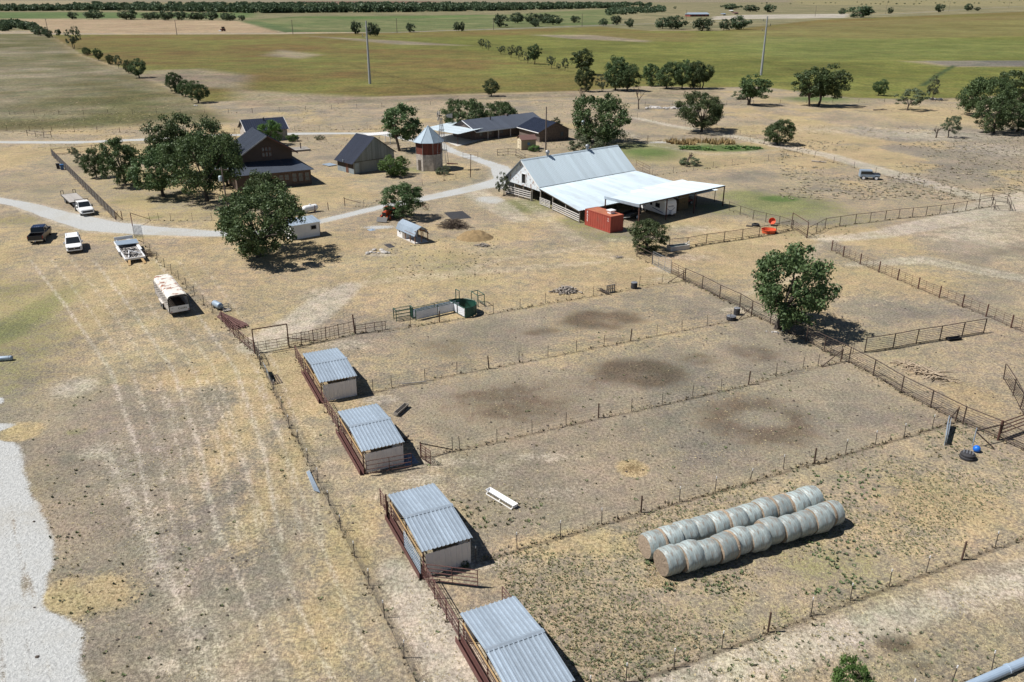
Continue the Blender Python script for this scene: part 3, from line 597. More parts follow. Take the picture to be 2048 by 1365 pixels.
for x in (.1, 6.4, 13.2, 17, CW - .1): MB().box(x - .07, x + .07, CD - .2, CD - .06, 0, 2.98).build('post', 'rust_pipe', cpz)
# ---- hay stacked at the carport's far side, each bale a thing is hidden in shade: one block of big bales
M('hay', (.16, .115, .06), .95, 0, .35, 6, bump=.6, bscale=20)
for k, (x, y, z) in enumerate([(13.6, 3.4, 0), (13.6, 5.0, 0), (13.6, 3.4, 1.25), (13.6, 5.0, 1.25)]):
    h = thing('square_hay_bale', ['big square hay bale at the front bottom of the stack under the carport', 'big square hay bale at the back bottom of the stack under the carport', 'big square hay bale at the front top of the stack under the carport', 'big square hay bale at the back top of the stack under the carport'][k], 'hay bale', cpz.matrix_basis @ Vector((x, y, z)), BA - 90, 'square bales under the carport')
    MB().box(-1.2, 1.2, -.78, .78, 0.01, 1.23).build('hay', 'hay', h)
    for xx in (-.8, -.27, .27, .8): MB().box(xx - .01, xx + .01, -.785, .785, .005, 1.24).build('twine', 'black_rubber', h)
# ================================================================== SHIPPING CONTAINER
def letters(txt, size, mat, parent, mtx, name='lettering'):
    cu = bpy.data.curves.new(name, 'FONT'); cu.body = txt; cu.size = size; cu.extrude = .003; cu.align_x = 'CENTER'; cu.align_y = 'CENTER'
    tmp = bpy.data.objects.new(name, cu); C.objects.link(tmp); dg = bpy.context.evaluated_depsgraph_get()
    me = bpy.data.meshes.new_from_object(tmp.evaluated_get(dg)); bpy.data.objects.remove(tmp); me.materials.clear(); me.materials.append(MATS[mat])
    o = bpy.data.objects.new(name, me); C.objects.link(o); o.parent = parent; o.matrix_local = mtx; return o
kp = G(1220, 467); kz = -34
kc = thing('shipping_container', 'red shipping container with faded orange roof beside the barn', 'container', kp, kz)
kw, kl, kh = 2.44, 5.9, 2.5
def corr(p, q, z0, z1, n, d=.05):
    p, q = Vector((*p, 0)), Vector((*q, 0)); t = (q - p) / (n * 4); nv = Vector((t.y, -t.x, 0)).normalized() * d; b = MB(); pts = []
    for i in range(n * 4 + 1): pts.append(p + t * i - (nv if i % 4 in (2, 3) else Vector()))
    v = [(a.x, a.y, z0) for a in pts] + [(a.x, a.y, z1) for a in pts]; k = len(pts)
    return b.add(v, [(i, i + 1, k + i + 1, k + i) for i in range(k - 1)])
corr((0, kl), (0, 0), .15, kh - .1, 11).build('side_wall', 'red_container', kc); corr((kw, 0), (kw, kl), .15, kh - .1, 11).build('side_wall', 'red_container', kc); corr((kw, kl), (0, kl), .15, kh - .1, 4).build('end_wall', 'red_container', kc)
for k in range(2):
    d = MB().box(.06 + k * 1.17, 1.2 + k * 1.17, .02, .07, .16, kh - .12).build('door', 'red_container', kc)
    for x in (.3, .8): MB().cyl((.06 + k * 1.17 + x, -.01, .18), (.06 + k * 1.17 + x, -.01, kh - .14), .02, 6).build('lock_rod', 'red_container', d)
fr = MB()
for x in (-.03, kw - .07):
    for y in (-.03, kl - .07): fr.box(x, x + .1, y, y + .1, 0.005, kh)
for z in (.03, kh - .12):
    fr.box(.07, kw - .07, -.02, .05, z, z + .12).box(.07, kw - .07, kl - .05, kl + .02, z, z + .12).box(-.02, .05, .07, kl - .07, z, z + .12).box(kw - .05, kw + .02, .07, kl - .07, z, z + .12)
fr.build('frame', 'red_container', kc); MB().box(.052, kw - .052, .052, kl - .052, .10, .15).build('floor', 'wood_dark', kc)
corr((0, kl - .05), (0, .05), 0, kw - .08, 14, .03)
rb = MB()
for k in range(14): rb.box(.06, kw - .06, .1 + k * .41, .1 + k * .41 + .28, kh - .06, kh - .015)
rb.box(.05, kw - .05, .05, kl - .05, kh - .10, kh - .05).build('roof', 'orange_rust', kc)
ml = lambda x, y, z: Matrix.Translation((x, y, z)) @ Matrix.Rotation(R(-90), 4, 'Z') @ Matrix.Rotation(R(90), 4, 'X')
for k, ch in enumerate('KASS'): letters(ch, .5, 'sign_white', kc, ml(-.012, kl - .55, 2.1 - k * .42))
letters('22', .28, 'sign_white', kc, ml(-.012, .55, 2.05)); letters('45G1', .2, 'sign_white', kc, ml(-.012, .55, 1.72))
vb = thing('roof_air_unit', 'white air unit box sitting on the red container roof', 'air unit', (kc.matrix_basis @ Vector((1.4, 1.6, kh - .01))), kz)
MB().box(-.38, .38, -.38, .38, 0, .42).build('housing', 'white_paint', vb); MB().box(-.52, .52, -.52, .52, .42, .52).build('lid', 'white_paint', vb)
# ================================================================== BIG BROWN HOUSE
ho = G(624, 369); HA = 61.6
hs = thing('brown_house', 'large brown house with steep dark metal roof and wraparound lower roof', 'house', ho, HA - 90)
# local: origin at near-right corner; x to the right along the front (negative = left), y to the back
fw, fd, e1 = 13.4, 17.0, 2.95
MB().box(-fw, 0, 0, .2, 0, e1).box(-.2, 0, .2, fd, 0, e1).box(-fw, -fw + .2, .2, fd, 0, e1).box(-fw + .2, -.2, fd - .2, fd, 0, e1).build('wall', 'brown_wall', hs)
MB().box(-fw - .01, .01, -.03, 0, e1 - .35, e1 - .02).build('fascia_band', 'brown_trim', hs)
for k, x in enumerate((-.75, -1.95, -3.1, -4.5, -5.5, -8.3, -10)):
    window(hs, 'window', 'brown_trim', 'window_glass', x, 0, 1.55 if k < 3 else 1.75, .8, 1.5 if k < 3 else .95, 'x', -1)
for y in (3, 7, 11): window(hs, 'window', 'brown_trim', 'window_glass', 0, y, 1.6, .9, 1.3, 'y', 1)
MB().box(-7.3, -6.4, -.06, -.005, .05, 2.15).build('door', 'brown_trim', hs)
# skirt roof: four sloping sides with standing seams
ov, zi, zo = .55, 4.15, 2.85; ux0, ux1, uy0, uy1, ue, ur = -fw + 2.2, -1.9, 5.0, fd - 1.9, 5.9, 8.85
O = [(-fw - ov, -ov), (ov, -ov), (ov, fd + ov), (-fw - ov, fd + ov)]; I = [(ux0, uy0), (ux1, uy0), (ux1, uy1), (ux0, uy1)]
for k in range(4):
    a, b2, c2, d2 = O[k], O[(k + 1) % 4], I[(k + 1) % 4], I[k]; b = MB()
    P_ = [Vector((*a, zo)), Vector((*b2, zo)), Vector((*c2, zi)), Vector((*d2, zi))]
    b.ext(P_, (0, 0, -.08)); nrib = int((P_[1] - P_[0]).length / .6)
    ed = (P_[1] - P_[0]).normalized(); Ltot = (P_[1] - P_[0]).length
    o0 = (P_[3] - P_[0]).dot(ed); o1 = (P_[1] - P_[2]).dot(ed); ins = (P_[3] - P_[0]) - ed * o0
    for r_ in range(1, nrib):
        s_ = r_ * Ltot / nrib; f_ = min(1, s_ / o0 if o0 > 0 else 1, (Ltot - s_) / o1 if o1 > 0 else 1)
        if f_ > .05: b.bar(P_[0] + ed * s_ + Vector((0, 0, .02)), P_[0] + ed * s_ + ins * f_ + Vector((0, 0, .02)), .03, .04)
    b.build('lower_roof', 'dark_roof_lit_grey', hs)
# upper storey: gable toward the front, ridge running back
uc = (ux0 + ux1) / 2
MB().box(ux0, ux1, uy0, uy1, zi - .15, ue).ext([(ux0, uy0 + .02, ue), (ux1, uy0 + .02, ue), (uc, uy0 + .02, ur - .1)], (0, uy1 - uy0 - .04, 0)).build('upper_wall', 'brown_wall', hs)
for sx in (-1, 1):
    xe = ux0 - .7 if sx < 0 else ux1 + .7; sl_ = (ur - ue) / ((ux1 - ux0) / 2); ze = ur - sl_ * abs(xe - uc)
    if sx < 0: sheets(hs, 'roof_sheet', 'dark_roof_lit_grey', (xe, uy1 + .4, ze + .05), (0, -(uy1 - uy0) - 2.0, 0), (uc - xe, 0, ur - ze), 12, 2, .06, .045, 0)  # left slope: same metal, sunlight put into the lighter grey
    else: sheets(hs, 'roof_sheet', 'dark_roof', (xe, uy0 - 1.6, ze + .05), (0, uy1 - uy0 + 2.0, 0), (uc - xe, 0, ur - ze), 12, 2, .06, .045, 0)  # right slope keeps the dark copy, as the shaded side
    MB().bar((xe, uy0 - 1.58, ze - .08), (uc, uy0 - 1.58, ur - .08), .05, .22).build('barge_board', 'brown_trim' if sx > 0 else 'steel', hs)
for dx in (-.62, 0, .62):
    for dz in (-.48, .48): window(hs, 'gable_window', 'brown_trim', 'window_glass', uc + dx * 1.0, uy0, 5.75 + dz, .45, .7, 'x', -1, 0)
# deck behind the house on the right
dk_ = thing('wooden_deck', 'low wooden deck with a single post behind the brown house', 'deck', G(607, 303), HA - 90)
for k in range(10): MB().box(-4.2, 1.6, k * .42, k * .42 + .39, .32, .38).build('plank', 'wood_grey', dk_)
MB().box(-4.2, 1.6, -.05, 0, .05, .38).box(1.6, 1.65, 0, 4.2, .05, .38).build('rim', 'wood_grey', dk_); MB().box(-.2, .0, 1.7, 1.9, .38, 1.7).build('post', 'wood_dark', dk_)
# ---- stone garage behind
ga = G(576, 279.7); gg = thing('stone_garage', 'tan stone outbuilding with dark metal roof behind the brown house', 'building', ga, HA - 92)
MB().box(-9.5, 0, 0, 7.5, 0, 2.7).ext([(-9.48, 0, 2.7), (-9.48, 7.5, 2.7), (-9.48, 3.75, 4.85)], (9.46, 0, 0)).build('wall', 'stone', gg)
sheets(gg, 'roof_sheet', 'dark_roof', (-10, -.4, 2.6), (10.4, 0, 0), (0, 4.15, 2.38), 10, 2, .06, .05, 0); sheets(gg, 'roof_sheet', 'dark_roof', (.4, 7.9, 2.6), (-10.4, 0, 0), (0, -4.15, 2.38), 10, 2, .06, .05, 0)
MB().bar((.44, -.4, 2.56), (.44, 3.75, 4.94), .05, .18).bar((-10.04, -.4, 2.56), (-10.04, 3.75, 4.94), .05, .18).build('barge_board', 'white_paint', gg)
window(gg, 'window', 'white_paint', 'window_glass', -7.6, 0, 1.5, .9, 1.2, 'x', -1); MB().box(-9.56, -9.5, 2.5, 3.5, 0.01, 2.1).build('door', 'wood_dark', gg); MB().cyl((-4.6, 3.0, 4.4), (-4.6, 3.0, 5.25), .14, 10).build('flue', 'black_metal', gg)
# ================================================================== OLD GREY SHED
oo = G(708.6, 349.4); OA = 47
os_ = thing('weathered_shed', 'weathered grey board shed with one long dark metal roof slope', 'shed', oo, OA - 90)
ow, od, oe, orr, yr = 9.7, 6.0, 2.35, 6.7, 0
# local: x along gable front (right), y to back-left. roof ridge runs along y; ridge x at 4.4
rx = 5.1
plk = MB()
nb = 32
for k in range(nb):
    x0 = ow * k / nb; x1 = ow * (k + .94) / nb
    zz = lambda x: oe + (orr - oe) * (x / rx) if x < rx else orr - (orr - 3.5) * ((x - rx) / (ow - rx))
    p = MB().ext([(x0, 0, 2.35), (x1, 0, 2.35), (x1, 0, zz(x1) - .05), (x0, 0, zz(x0) - .05)], (0, .04, 0)); p.build('board', 'wood_old', os_)
    if not 2.6 < x0 < 5.4: MB().box(x0, x1, .06, .1, .03, 2.33).build('board', 'wood_old', os_)
MB().box(0, ow, -.06, .0, 2.28, 2.36).build('trim_board', 'wood_dark', os_); MB().box(2.6, 5.6, .12, .16, .03, 2.3).build('sliding_door', 'wood_old', os_)
MB().box(6.4, 7.3, .0, .05, .05, 2.1).build('door', 'wood_board', os_); MB().box(.3, 1.2, .0, .05, .05, 2.1).build('door', 'tin_sheet', os_)
MB().box(.02, .1, .1, od, 0.02, 1.0).build('tin_skirt', 'tin_sheet', os_); MB().box(.03, .1, .1, od, 1.0, oe - .05).build('side_wall', 'wood_dark', os_); MB().box(-.03, .02, 2.0, 2.9, .05, 1.9).build('side_door', 'brown_trim', os_)
MB().box(.1, ow, od - .1, od, 0.02, 2.3).box(ow - .1, ow, .1, od - .1, .02, 2.3).ext([(.1, od - .05, oe), (rx, od - .05, orr - .1), (ow, od - .05, 3.5)], (0, .04, 0)).box(ow - .1, ow, .1, od - .1, 2.3, 3.5).build('back_wall', 'wood_old', os_)
sheets(os_, 'roof_sheet', 'dark_roof', (-.55, od + .35, oe - .30), (0, -od - .7, 0), (rx + .55, 0, orr - oe + .33), 7, 3, .05, .045, 0); sheets(os_, 'roof_sheet', 'dark_roof', (ow + .5, -.35, 3.17), (0, od + .7, 0), (rx - ow - .5, 0, orr - 3.14), 7, 3, .05, .045, 0)
MB().cyl((-.5, 3, oe - .2), (-.5, 3, oe + .25), .12, 8).build('vent_pipe', 'galv', os_)
ms = thing('sheet_of_tin', 'pale metal sheet lying on the ground left of the weathered shed', 'metal sheet', G(660, 331), OA); MB().box(-1.6, 1.2, -1, 1, .12, .16).box(-1.4, 1.0, -.8, .8, 0, .12).build('sheet', 'galv', ms)
# lattice-roofed pergola behind
pg = thing('pergola', 'white lattice-roofed pergola behind the weathered shed', 'pergola', G(757, 288), 62 - 90)
for x in (-2.6, 2.4):
    for y in (-1.6, 1.8): MB().box(x - .06, x + .06, y - .06, y + .06, 0, 2.2).build('post', 'white_paint', pg)
for k in range(14): MB().box(-2.9 + k * .43, -2.9 + k * .43 + .24, -1.9, 2.1, 2.32, 2.36).build('slat', 'white_paint', pg)
for y in (-1.7, 0, 1.9): MB().box(-2.95, 2.8, y - .05, y + .05, 2.2, 2.3).build('beam', 'white_paint', pg)
# ================================================================== TOWER AND WINDMILL
to = G(855, 343); tw = thing('water_tower_house', 'octagonal stone and red board tower under a pointed tin roof', 'tower', (to.x + .2, to.y + 2.5, 0), 0)
def octo(r): return [(r * math.cos(R(45 * k + 22.5)), r * math.sin(R(45 * k + 22.5))) for k in range(8)]
o1, o2 = octo(2.72), octo(2.66)
MB().ext([(x, y, 0) for x, y in o1], (0, 0, 3.2)).build('stone_wall', 'stone', tw)
rw_ = MB()
for k in range(8):
    a, b2 = Vector((*o2[k], 0)), Vector((*o2[(k + 1) % 8], 0))
    for j in range(7):
        p, q_ = a.lerp(b2, (j + .05) / 7), a.lerp(b2, (j + .95) / 7); MB().ext([(p.x, p.y, 3.2), (q_.x, q_.y, 3.2), (q_.x * .985, q_.y * .985, 3.2), (p.x * .985, p.y * .985, 3.2)], (0, 0, 2.45)).build('plank', 'red_wood', tw)
    MB().cyl((*Vector((*o2[k], 0)).xy * 1.01, 3.18), (*Vector((*o2[k], 0)).xy * 1.01, 5.68), .07, 6).build('corner_trim', 'wood_grey', tw)
MB().ext([(x * .96, y * .96, 3.2) for x, y in o2], (0, 0, 2.45)).build('core', 'interior_shade', tw)
o3 = octo(3.25)
for k in range(8):
    a, b2 = o3[k], o3[(k + 1) % 8]; MB().ext([(*a, 5.55), (*b2, 5.55), (0, 0, 8.6)], (0, 0, -.05)).build('roof_facet', 'tin_blue', tw)
    MB().cyl((*a, 5.58), (0, 0, 8.62), .045, 5).build('roof_seam', 'tin_blue', tw)
fa_ = R(202.5 + 45 - 0)
dm = 2.72 * math.cos(R(22.5)) + .01
for ang in (R(180 + 45 + 22.5 - 22.5),):
    cx, cy = dm * math.cos(ang), dm * math.sin(ang); d = MB().box(-.02, .05, -.42, .42, .02, 2.1).build('door', 'wood_dark', tw); d.location = (cx, cy, 0); d.rotation_euler = (0, 0, ang)
wo = G(880.5, 341); wm = thing('windmill', 'slim steel windmill tower standing against the octagonal tower', 'windmill', (wo.x + .5, wo.y, 0), 10)
hm = 10.2
for sx in (-1, 1):
    for sy in (-1, 1): MB().cyl((sx * 1.15, sy * 1.15, 0), (sx * .14, sy * .14, hm), .045, 6).build('leg', 'steel', wm)
for z in (1.8, 3.6, 5.4, 7.2, 8.8):
    k = 1.15 - (1.01) * z / hm; k2 = 1.15 - 1.01 * min(hm, z + 1.8) / hm; b = MB()
    for s_ in (-1, 1): b.cyl((-k, s_ * k, z), (k, s_ * k, z), .02, 4).cyl((s_ * k, -k, z), (s_ * k, k, z), .02, 4).cyl((-k, s_ * k, z), (k2, s_ * k2, min(hm, z + 1.8)), .012, 4)
    b.build('brace', 'steel', wm)
MB().cyl((0, 0, 0), (0, 0, hm + .3), .05, 8).build('pump_rod', 'steel', wm); MB().box(-.5, .5, -.5, .5, 7.9, 7.95).build('platform', 'wood_dark', wm)
hub = MB().cyl((-.5, 0, hm + .45), (.2, 0, hm + .45), .12, 8).build('gearbox', 'black_metal', wm)
for k in range(16):
    a = 2 * math.pi * k / 16; b = MB(); c1 = (math.cos(a), math.sin(a)); t1 = (-math.sin(a), math.cos(a))
    pts = [(-.55, c1[0] * r_ + t1[0] * s_, hm + .45 + c1[1] * r_ + t1[1] * s_) for r_, s_ in ((.3, -.05), (.3, .05), (1.1, .16), (1.1, -.16))]
    if k not in (3, 4, 9, 12): b.ext(pts, (.03, 0, 0)).build('blade', 'steel', wm)
MB().cyl((.2, 0, hm + .45), (1.4, 0, hm + .5), .03, 5).ext([(1.1, 0, hm + .2), (2.3, 0, hm + .05), (2.3, 0, hm + .95), (1.1, 0, hm + .75)], (0, .02, 0)).build('tail_vane', 'steel', wm)
# ================================================================== RANCH HOUSE, ITS CARPORT, GARDEN SHED
ra = G(974, 281); rh = thing('ranch_house', 'long low ranch house with dark metal roof and a stone wing', 'house', (ra.x - 3.0, ra.y - .5, 0), 49 - 90)
# x along the ridge
MB().box(0, 22.5, 0, 8.5, 0, 2.7).ext([(.02, 0, 2.7), (.02, 8.5, 2.7), (.02, 4.25, 4.3)], (22.46, 0, 0)).build('wall', 'stone_dark', rh)
sheets(rh, 'roof_sheet', 'dark_roof_lit_grey', (-.5, -1.4, 2.22), (23.5, 0, 0), (0, 5.65, 2.2), 23, 2, .055, .05, 0); sheets(rh, 'roof_sheet', 'dark_roof_lit_grey', (23, 9, 2.55), (-23.5, 0, 0), (0, -4.75, 1.87), 23, 2, .055, .05, 0)
MB().box(-.5, 23, -1.48, -1.41, 2.02, 2.22).build('gutter', 'galv', rh); MB().bar((-.52, -1.4, 2.15), (-.52, 4.25, 4.35), .05, .16).build('barge_board', 'white_paint', rh)
for x in (3.2, 6.6, 10.5): MB().box(x - .07, x + .07, -1.3, -1.16, 0, 2.1).build('porch_post', 'wood_board', rh)
for x in (2, 5, 8.6): window(rh, 'window', 'wood_dark', 'window_glass', x, 0, 1.5, .9, 1.1, 'x', -1)
MB().box(6.2, 7.1, -.05, -.005, .05, 2.1).build('door', 'wood_dark', rh); MB().cyl((7.5, 3, 3.6), (7.5, 3, 4.9), .13, 8).build('flue', 'black_metal', rh); MB().box(13.6, 14.2, 3.9, 4.6, 4.1, 4.75).build('chimney', 'stone_dark', rh)
wa = G(1079, 284.7); wg = thing('stone_wing', 'dark stone gable wing joined to the ranch house, brick end facing the barn', 'house', wa, 61.5 - 90)
MB().box(0, 8.2, 0, 10, 0, 2.5).ext([(0, .02, 2.5), (8.2, .02, 2.5), (4.3, .02, 4.35)], (0, 9.96, 0)).build('wall', 'stone_dark', wg)
sheets(wg, 'roof_sheet', 'dark_roof', (-.6, 10.3, 2.32), (0, -10.8, 0), (4.9, 0, 2.12), 11, 2, .055, .05, 0); sheets(wg, 'roof_sheet', 'dark_roof', (8.8, -.5, 2.32), (0, 10.8, 0), (-4.5, 0, 2.12), 11, 2, .055, .05, 0)
MB().bar((-.62, -.52, 2.24), (-.62, 10.2, 2.24), .05, .18).build('fascia', 'white_paint', wg); window(wg, 'window', 'wood_dark', 'window_glass', 6.3, 0, 1.5, .8, .9, 'x', -1)
cc = G(915.9, 292.5); cq = thing('house_carport', 'flat white metal carport in front of the ranch house', 'carport', cc, 30 - 90)
# corner-on plan: x to the right-back, y to the left-back
ux = Vector((-5.9 + 12.55, 202.2 - 190.6, 0)); uy = Vector((-18.4 + 12.5, 202.2 - 190.6, 0)); m3 = Matrix.Rotation(R(30 - 90), 3, 'Z')
lx, ly = m3 @ ux, m3 @ uy
sheets(cq, 'roof_sheet', 'barn_roof', (0, 0, 2.75), lx, ly, 11, 3, .02, .04)
for f1, f2 in ((.04, .06), (.5, .06), (.96, .06), (.04, .94), (.5, .94), (.96, .94)): p = lx * f1 + ly * f2; MB().cyl((p.x, p.y, 0), (p.x, p.y, 2.72), .06, 6).build('post', 'rust_pipe', cq)
b = MB(); [b.bar(lx * a + ly * c_ + Vector((0, 0, 2.66)), lx * a2 + ly * c2 + Vector((0, 0, 2.66)), .06, .12) for a, c_, a2, c2 in ((0, .02, 1, .02), (0, .98, 1, .98), (.02, 0, .02, 1), (.98, 0, .98, 1))]; b.build('edge_beam', 'rust_pipe', cq)
sb = thing('parking_slab', 'pale concrete slab under the white house carport', 'slab', cc, 30 - 90); p = [(-.6, -.3), (lx.x * 1.25, lx.y * 1.25), ((lx + ly).x, (lx + ly).y), (ly.x, ly.y)]; MB().ext([(x, y, .004) for x, y in p], (0, 0, .06)).build('slab', 'concrete', sb)
M('tan_siding', (.30, .245, .17), .7, 0, .08, 2); M('cream', (.66, .58, .42), .6, 0, .06, 2); M('brown_shingle', (.14, .075, .065), .85, 0, .25, 5); M('blue_pane', (.12, .22, .36), .2, 0, .1, 2)
gs = thing('garden_shed', 'small tan garden shed with cream doors and brown gable roof', 'shed', G(1042.8, 301), 71 - 90)
MB().box(0, 3.5, 0, 2.6, .1, 2.35).ext([(.02, 0, 2.35), (.02, 2.6, 2.35), (.02, 1.3, 3.1)], (3.46, 0, 0)).build('wall', 'tan_siding', gs)
MB().ext([(-.2, -.25, 2.22), (-.2, 1.3, 3.12), (-.2, 1.3, 3.2), (-.2, -.25, 2.3)], (3.9, 0, 0)).build('roof', 'brown_shingle', gs); MB().ext([(-.2, 2.85, 2.22), (-.2, 1.3, 3.12), (-.2, 1.3, 3.2), (-.2, 2.85, 2.3)], (3.9, 0, 0)).build('roof', 'brown_shingle', gs)
MB().box(-.05, 0, .05, 2.55, .12, 2.3).build('end_cladding', 'cream', gs)
for y in (.62, 1.3):
    d = MB().box(-.09, -.055, y, y + .64, .2, 2.0).build('door', 'cream', gs); MB().box(-.11, -.09, y, y + .64, 1.08, 1.14).box(-.11, -.09, y, y + .05, .2, 2.0).box(-.11, -.09, y + .05, y + .64, 1.94, 2.0).build('door_trim', 'brown_trim', d)
window(gs, 'window', 'tan_siding', 'blue_pane', 1.75, 0, 1.35, .6, .6, 'x', -1, 0)
# ================================================================== WHITE SHED AND PLAYHOUSE
ws = thing('white_shed', 'small white shed with pale metal roof half under the big tree', 'shed', G(641, 471.6), 53 - 90)
MB().box(-4.4, 0, 0, 2.4, .02, 2.1).build('wall', 'white_paint', ws); sheets(ws, 'roof_sheet', 'galv', (-4.6, -.2, 2.12), (4.8, 0, 0), (0, 2.9, .38), 5, 2, .03, .05)
MB().ext([(-4.4, 0, 2.1), (-4.4, 2.4, 2.1), (-4.4, 2.4, 2.4)], (4.4, 0, 0)).build('upper_wall', 'white_paint', ws); window(ws, 'window', 'wood_board', 'interior_shade', -.95, 0, 1.4, .75, .5, 'x', -1, 0)
MB().box(-.02, .03, -.04, .02, .02, 2.12).box(-.02, .03, 2.36, 2.42, .02, 2.12).build('corner_trim', 'rust_pipe', ws)
ph = thing('playhouse', 'little white playhouse with barn-shaped tin roof and open timber porch', 'playhouse', G(830, 489), -36)
# local: y back along the length (towards upper left), x to the right
pw, pl, pe = 2.2, 5.2, 1.35
MB().box(.03, pw - .03, 2.9, pl, .12, pe).build('cabin', 'white_paint', ph); MB().box(0, pw, 0, pl, .0, .12).build('sill', 'wood_board', ph)
gam = [(-.12, pe - .22), (.35, 2.0), (pw / 2, 2.4), (pw - .35, 2.0), (pw + .12, pe - .22)]
for k in range(4):
    (x0, z0), (x1, z1) = gam[k], gam[k + 1]
    if k < 2: sheets(ph, 'roof_sheet', 'galv', (x0, pl + .12, z0), (0, -pl - .24, 0), (x1 - x0, 0, z1 - z0), 6, 2, .02, .03, .004)
    else: sheets(ph, 'roof_sheet', 'galv', (x1, -.12, z1), (0, pl + .24, 0), (x0 - x1, 0, z0 - z1), 6, 2, .02, .03, .004)
MB().ext([(x + (.1 if x < 1 else -.1 if x > 1.2 else 0), 2.9, z - .05) for x, z in gam], (0, .05, 0)).ext([(x + (.1 if x < 1 else -.1 if x > 1.2 else 0), pl - .05, z - .05) for x, z in gam], (0, .04, 0)).build('gable', 'white_paint', ph)
M('timber', (.23, .12, .06), .8, 0, .25, 6)
for x, y in ((.06, .06), (pw - .06, .06), (.06, 1.4), (pw - .06, 1.4), (pw / 2, .06), (.06, 2.8), (pw - .06, 2.8)): MB().box(x - .05, x + .05, y - .05, y + .05, .12, pe + .05 if x != pw / 2 else 2.2).build('post', 'timber', ph)
MB().box(.0, .06, 0, 2.9, pe - .06, pe + .06).box(pw - .06, pw, 0, 2.9, pe - .06, pe + .06).box(.06, pw - .06, .0, .08, 1.75, 1.85).build('beam', 'timber', ph)
window(ph, 'window', 'white_paint', 'interior_shade', .03, 4.3, .95, .4, .4, 'y', -1, 0); MB().box(-.01, .028, 2.95, 3.6, .14, 1.3).build('door', 'wood_grey', ph)
# ================================================================== FAR FARMSTEAD
M('blue_roof', (.36, .44, .52), .4, .3, .1, .05); M('red_side', (.20, .05, .04), .7, 0, .2, .1)
fb = thing('far_barn', 'long low red shed with pale blue roof on the far farmstead', 'barn', G(1394, 33.5), 70 - 90)
MB().box(-20, 20, -9, 9, 0, 4.2).build('wall', 'red_side', fb); MB().ext([(-21, -10, 4.0), (-21, 10, 4.0), (-21, 0, 7.0)], (42, 0, 0)).build('roof', 'blue_roof', fb)
for k in range(5): MB().box(-16 + k * 8, -12.5 + k * 8, -9.1, -9.0, .1, 3.4).build('door', 'wood_dark', fb)
for k, (px, py, l_, hh, mt, lb) in enumerate([(1446, 31, 9, 4, 'blue_roof', 'small bluish tin shed among the equipment of the far farmstead'), (1470, 29, 14, 4.5, 'brown_shingle', 'brown-roofed house at the far farmstead'), (1462, 24, 10, 4, 'white_paint', 'pale hut behind the far farmstead')]):
    f_ = thing('far_building', lb, 'building', G(px, py), 50 - 90); MB().box(-l_ / 2, l_ / 2, -3.5, 3.5, 0, hh * .6).build('wall', 'tan_siding', f_); MB().ext([(-l_ / 2 - .4, -4, hh * .58), (-l_ / 2 - .4, 4, hh * .58), (-l_ / 2 - .4, 0, hh)], (l_ + .8, 0, 0)).build('roof', mt, f_); MB().box(-1, 1, -3.56, -3.5, .05, 2.1).build('door', 'wood_dark', f_)
# ================================================================== VEHICLES
def paint(name, col, rough=.28, metal=.0): return M(name, col, rough, metal, .04, 1.5)
paint('paint_white', (.78, .79, .80)); paint('paint_black', (.016, .02, .03), .22); M('paint_brown', (.055, .045, .042), .32, .2, .1, 2); M('roof_blue', (.012, .022, .06), .25, .1, .05, 2); M('chrome', (.55, .56, .58), .2, .9, .1, 3); M('headlamp', (.6, .62, .65), .1, 0, .05, 3); M('tail_red', (.3, .02, .02), .3, 0, .05, 3); M('rim', (.42, .43, .45), .35, .7, .1, 4)
M('blue_grey', (.27, .34, .42), .5, .2, .15, 2); M('rusty_white', (.62, .60, .55), .7, 0, .12, 1.5, col2=(.24, .095, .05), thr=.54)
M('cream_slat', (.46, .43, .40), .7, 0, .2, 2, col2=(.22, .12, .08), thr=.62); M('deck_wood', (.34, .32, .30), .85, 0, .2, 4); M('tractor_orange', (.5, .085, .03), .4, 0, .12, 3); M('tub_orange', (.62, .10, .035), .45, 0, .08, 2)
M('dark_green', (.015, .075, .055), .5, .1, .2, 3); M('white_sheet', (.70, .73, .78), .5, 0, .06, 1.5); M('tarp_blue', (.16, .20, .27), .6, 0, .3, 3); M('tarp_dark', (.03, .03, .035), .8, 0, .3, 3)
M('branch_grey', (.30, .27, .24), .9, 0, .3, 5); M('branch_dark', (.10, .075, .06), .9, 0, .3, 5); M('branch_tan', (.36, .29, .21), .9, 0, .3, 5); M('rock', (.42, .40, .38), .9, 0, .35, 3, bump=.5, bscale=6); M('dirt_gold', (.27, .19, .095), .95, 0, .35, 2.0, bump=1, bscale=6)
M('bin_blue', (.03, .12, .30), .45, 0, .1, 3); M('ball_blue', (.01, .14, .60), .4, 0, .05, 3); M('pvc_blue', (.28, .36, .46), .4, 0, .1, 1)
def wheel(parent, x, y, r=.39, wd=.25, side=1, mat='rim'):
    t = MB().lathe([(r * .72, -wd / 2), (r * .95, -wd / 2), (r, -wd * .35), (r, wd * .35), (r * .95, wd / 2), (r * .72, wd / 2)], 18, (0, 0, 0), 'X').build('wheel', 'black_rubber', parent, (x, y, r), smooth=False)
    MB().lathe([(r * .1, side * (wd / 2 - .005)), (r * .62, side * (wd / 2 - .03)), (r * .7, side * (wd / 2 + .004))] if side > 0 else [(r * .7, -wd / 2 - .004), (r * .62, -wd / 2 + .03), (r * .1, -wd / 2 + .005)], 14, (0, 0, 0), 'X').build('rim', mat, t); return t
def sec(y, w, zb, zt, ins=.12, sh=.1): return [(-w, y, zb), (-w * 1.0, y, zt - sh), (-w + ins, y, zt), (w - ins, y, zt), (w, y, zt - sh), (w, y, zb)]
